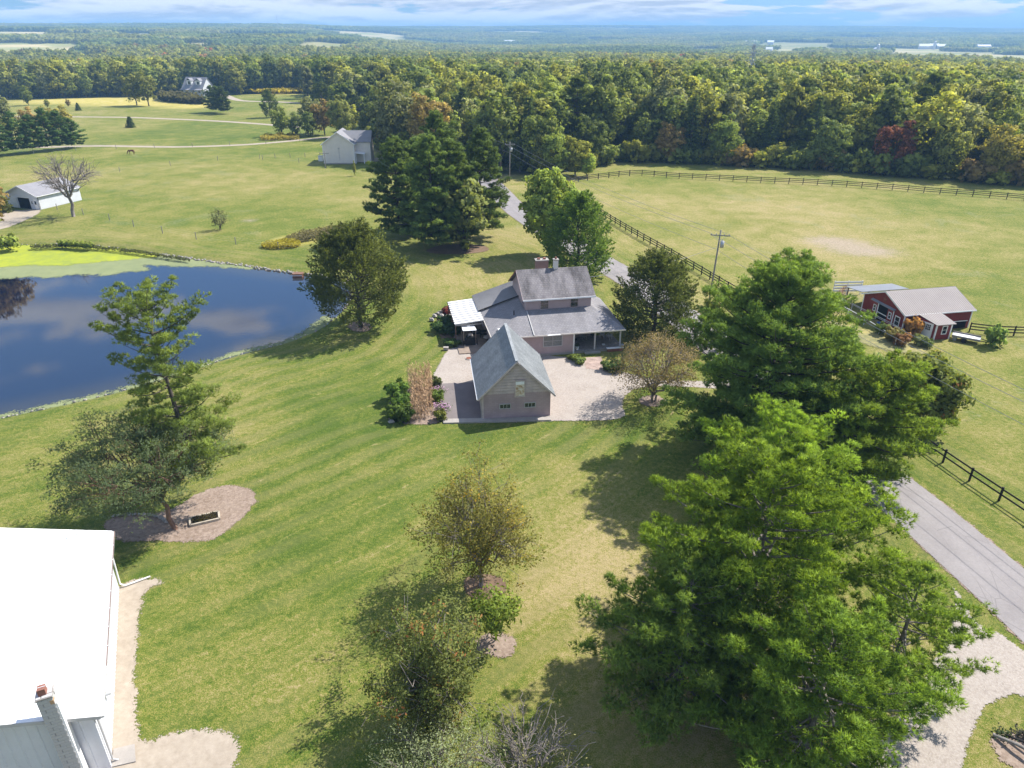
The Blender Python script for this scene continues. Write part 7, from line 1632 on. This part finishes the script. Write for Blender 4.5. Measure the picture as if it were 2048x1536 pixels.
for mi_, me_ in enumerate(SM):
    for c in cols: tab[(mi_, c)] = len(protos); protos.append(proto('x', me_, CG[c] if mi_ < 6 else CG['blue']))
for c in ('orange', 'yel', 'red'): tab[(1, c)] = len(protos); protos.append(proto('x', SM[1], CG[c]))
x, y = CX[NI:], CY[NI:]; z = hills(x, y); n = len(x); r2 = np.random.RandomState(88); kinds = np.zeros(n, int); s_ = .74 + .50 * r2.rand(n)
fz = fbm(x, y, .012, 41, 2) + r2.normal(size=n) * .5; pineland = fbm(x, y, .008, 55, 2) > .85
for i in range(n):
    f = fz[i]; c = 'dark' if f < -.8 else ('mid' if f < -.25 else ('olive' if f < .35 else ('grey' if f < .65 else ('lime' if r2.rand() < .9 else 'brown'))))
    m_i = r2.randint(6) if not (pineland[i] or r2.rand() < .05) else 6
    if r2.rand() < .0022: kinds[i] = tab[(1, ('orange', 'yel', 'red')[r2.randint(3)])]
    else: kinds[i] = tab[(m_i, c)]
sv_ = np.stack([s_ * (.9 + .25 * r2.rand(n)), s_ * (.9 + .25 * r2.rand(n)), s_], 1)
scatter('woodland', np.stack([x, y, z], 1), sv_, kinds, protos, 'mixed green autumn woodland stretching away behind the near woods')
# canopy patches for the far hills
def patch(seed, size=56):
    rs_ = np.random.RandomState(seed); A = Acc(); k = 6; st = size / k
    for i in range(k):
        for j in range(k):
            c = np.array([(i + .5 + rs_.uniform(-.4, .4)) * st - size / 2, (j + .5 + rs_.uniform(-.4, .4)) * st - size / 2, 8.5 + rs_.normal() * 1.4]); n_ = 70
            u = unit(rs_.normal(size=(n_, 3)) + [0, 0, .35]); p = c + u * np.array([5.6, 5.6, 7.0]) * (.8 + .3 * rs_.rand(n_, 1)); leaves(A, p, u, 1.7, rs_, .8, np.clip(rs_.rand() * .75 + rs_.rand(n_) * .25, 0, 1), .35)
    return A.mesh('canopy_shape', M['leaf'])
PM = [patch(700 + i) for i in range(4)]; pp_ = []; 
for c in ('dark', 'mid', 'olive', 'grey'):
    for m_e in PM: pp_.append(proto('x', m_e, CG[c]))
xs_, ys_ = [], []
for y0, y1, st in ((1330, 2600, 46), (2600, 4800, 50), (4800, 8200, 62)):
    X, Y = np.meshgrid(np.arange(-y1 * .82, y1 * .82, st), np.arange(y0, y1, st)); X = X + rs.uniform(-.35, .35, X.shape) * st; Y = Y + rs.uniform(-.35, .35, Y.shape) * st
    k = (np.abs(X) < Y * .80 + 60) & (far_field(X, Y) == 0); xs_.append(X[k]); ys_.append(Y[k])
x = np.concatenate(xs_); y = np.concatenate(ys_)
fz = fbm(x, y, .006, 61, 3) * 1.2 + rs.normal(size=len(x)) * .3; ci_ = np.digitize(fz, [-.5, .2, .8]); kd = ci_ * 4 + rs.randint(0, 4, len(x)); sc2 = np.interp(y, [1300, 4800, 8000], [1.0, 1.1, 1.35])[:, None] * np.ones((1, 3)); sc2[:, 2] *= .62 + .30 * rs.rand(len(x)); 
scatter('far_woodland', np.stack([x, y, hills(x, y) - 1.0], 1), sc2, kd, pp_, 'distant wooded hills running to the skyline')
print('patches', len(x))
# tree lines and scattered trees in the far fields
# ================================================================ haze
hz_m = bpy.data.materials.new('haze'); hz_m.use_nodes = True; t = NT(hz_m.node_tree)
vp = t.node('ShaderNodeVolumePrincipled', {'Color': (0.30, 0.55, 0.92), 'Density': 0.00021, 'Anisotropy': 0.0}); t.out(None, vp.outputs[0])
A = Acc(); A.box(-10500, 10500, -2600, 11500, -45, 118); hz_o = part('haze', A, hz_m, None, kind='stuff'); hz_o['label'] = 'thin blue air haze over the whole valley'; hz_o['category'] = 'haze'
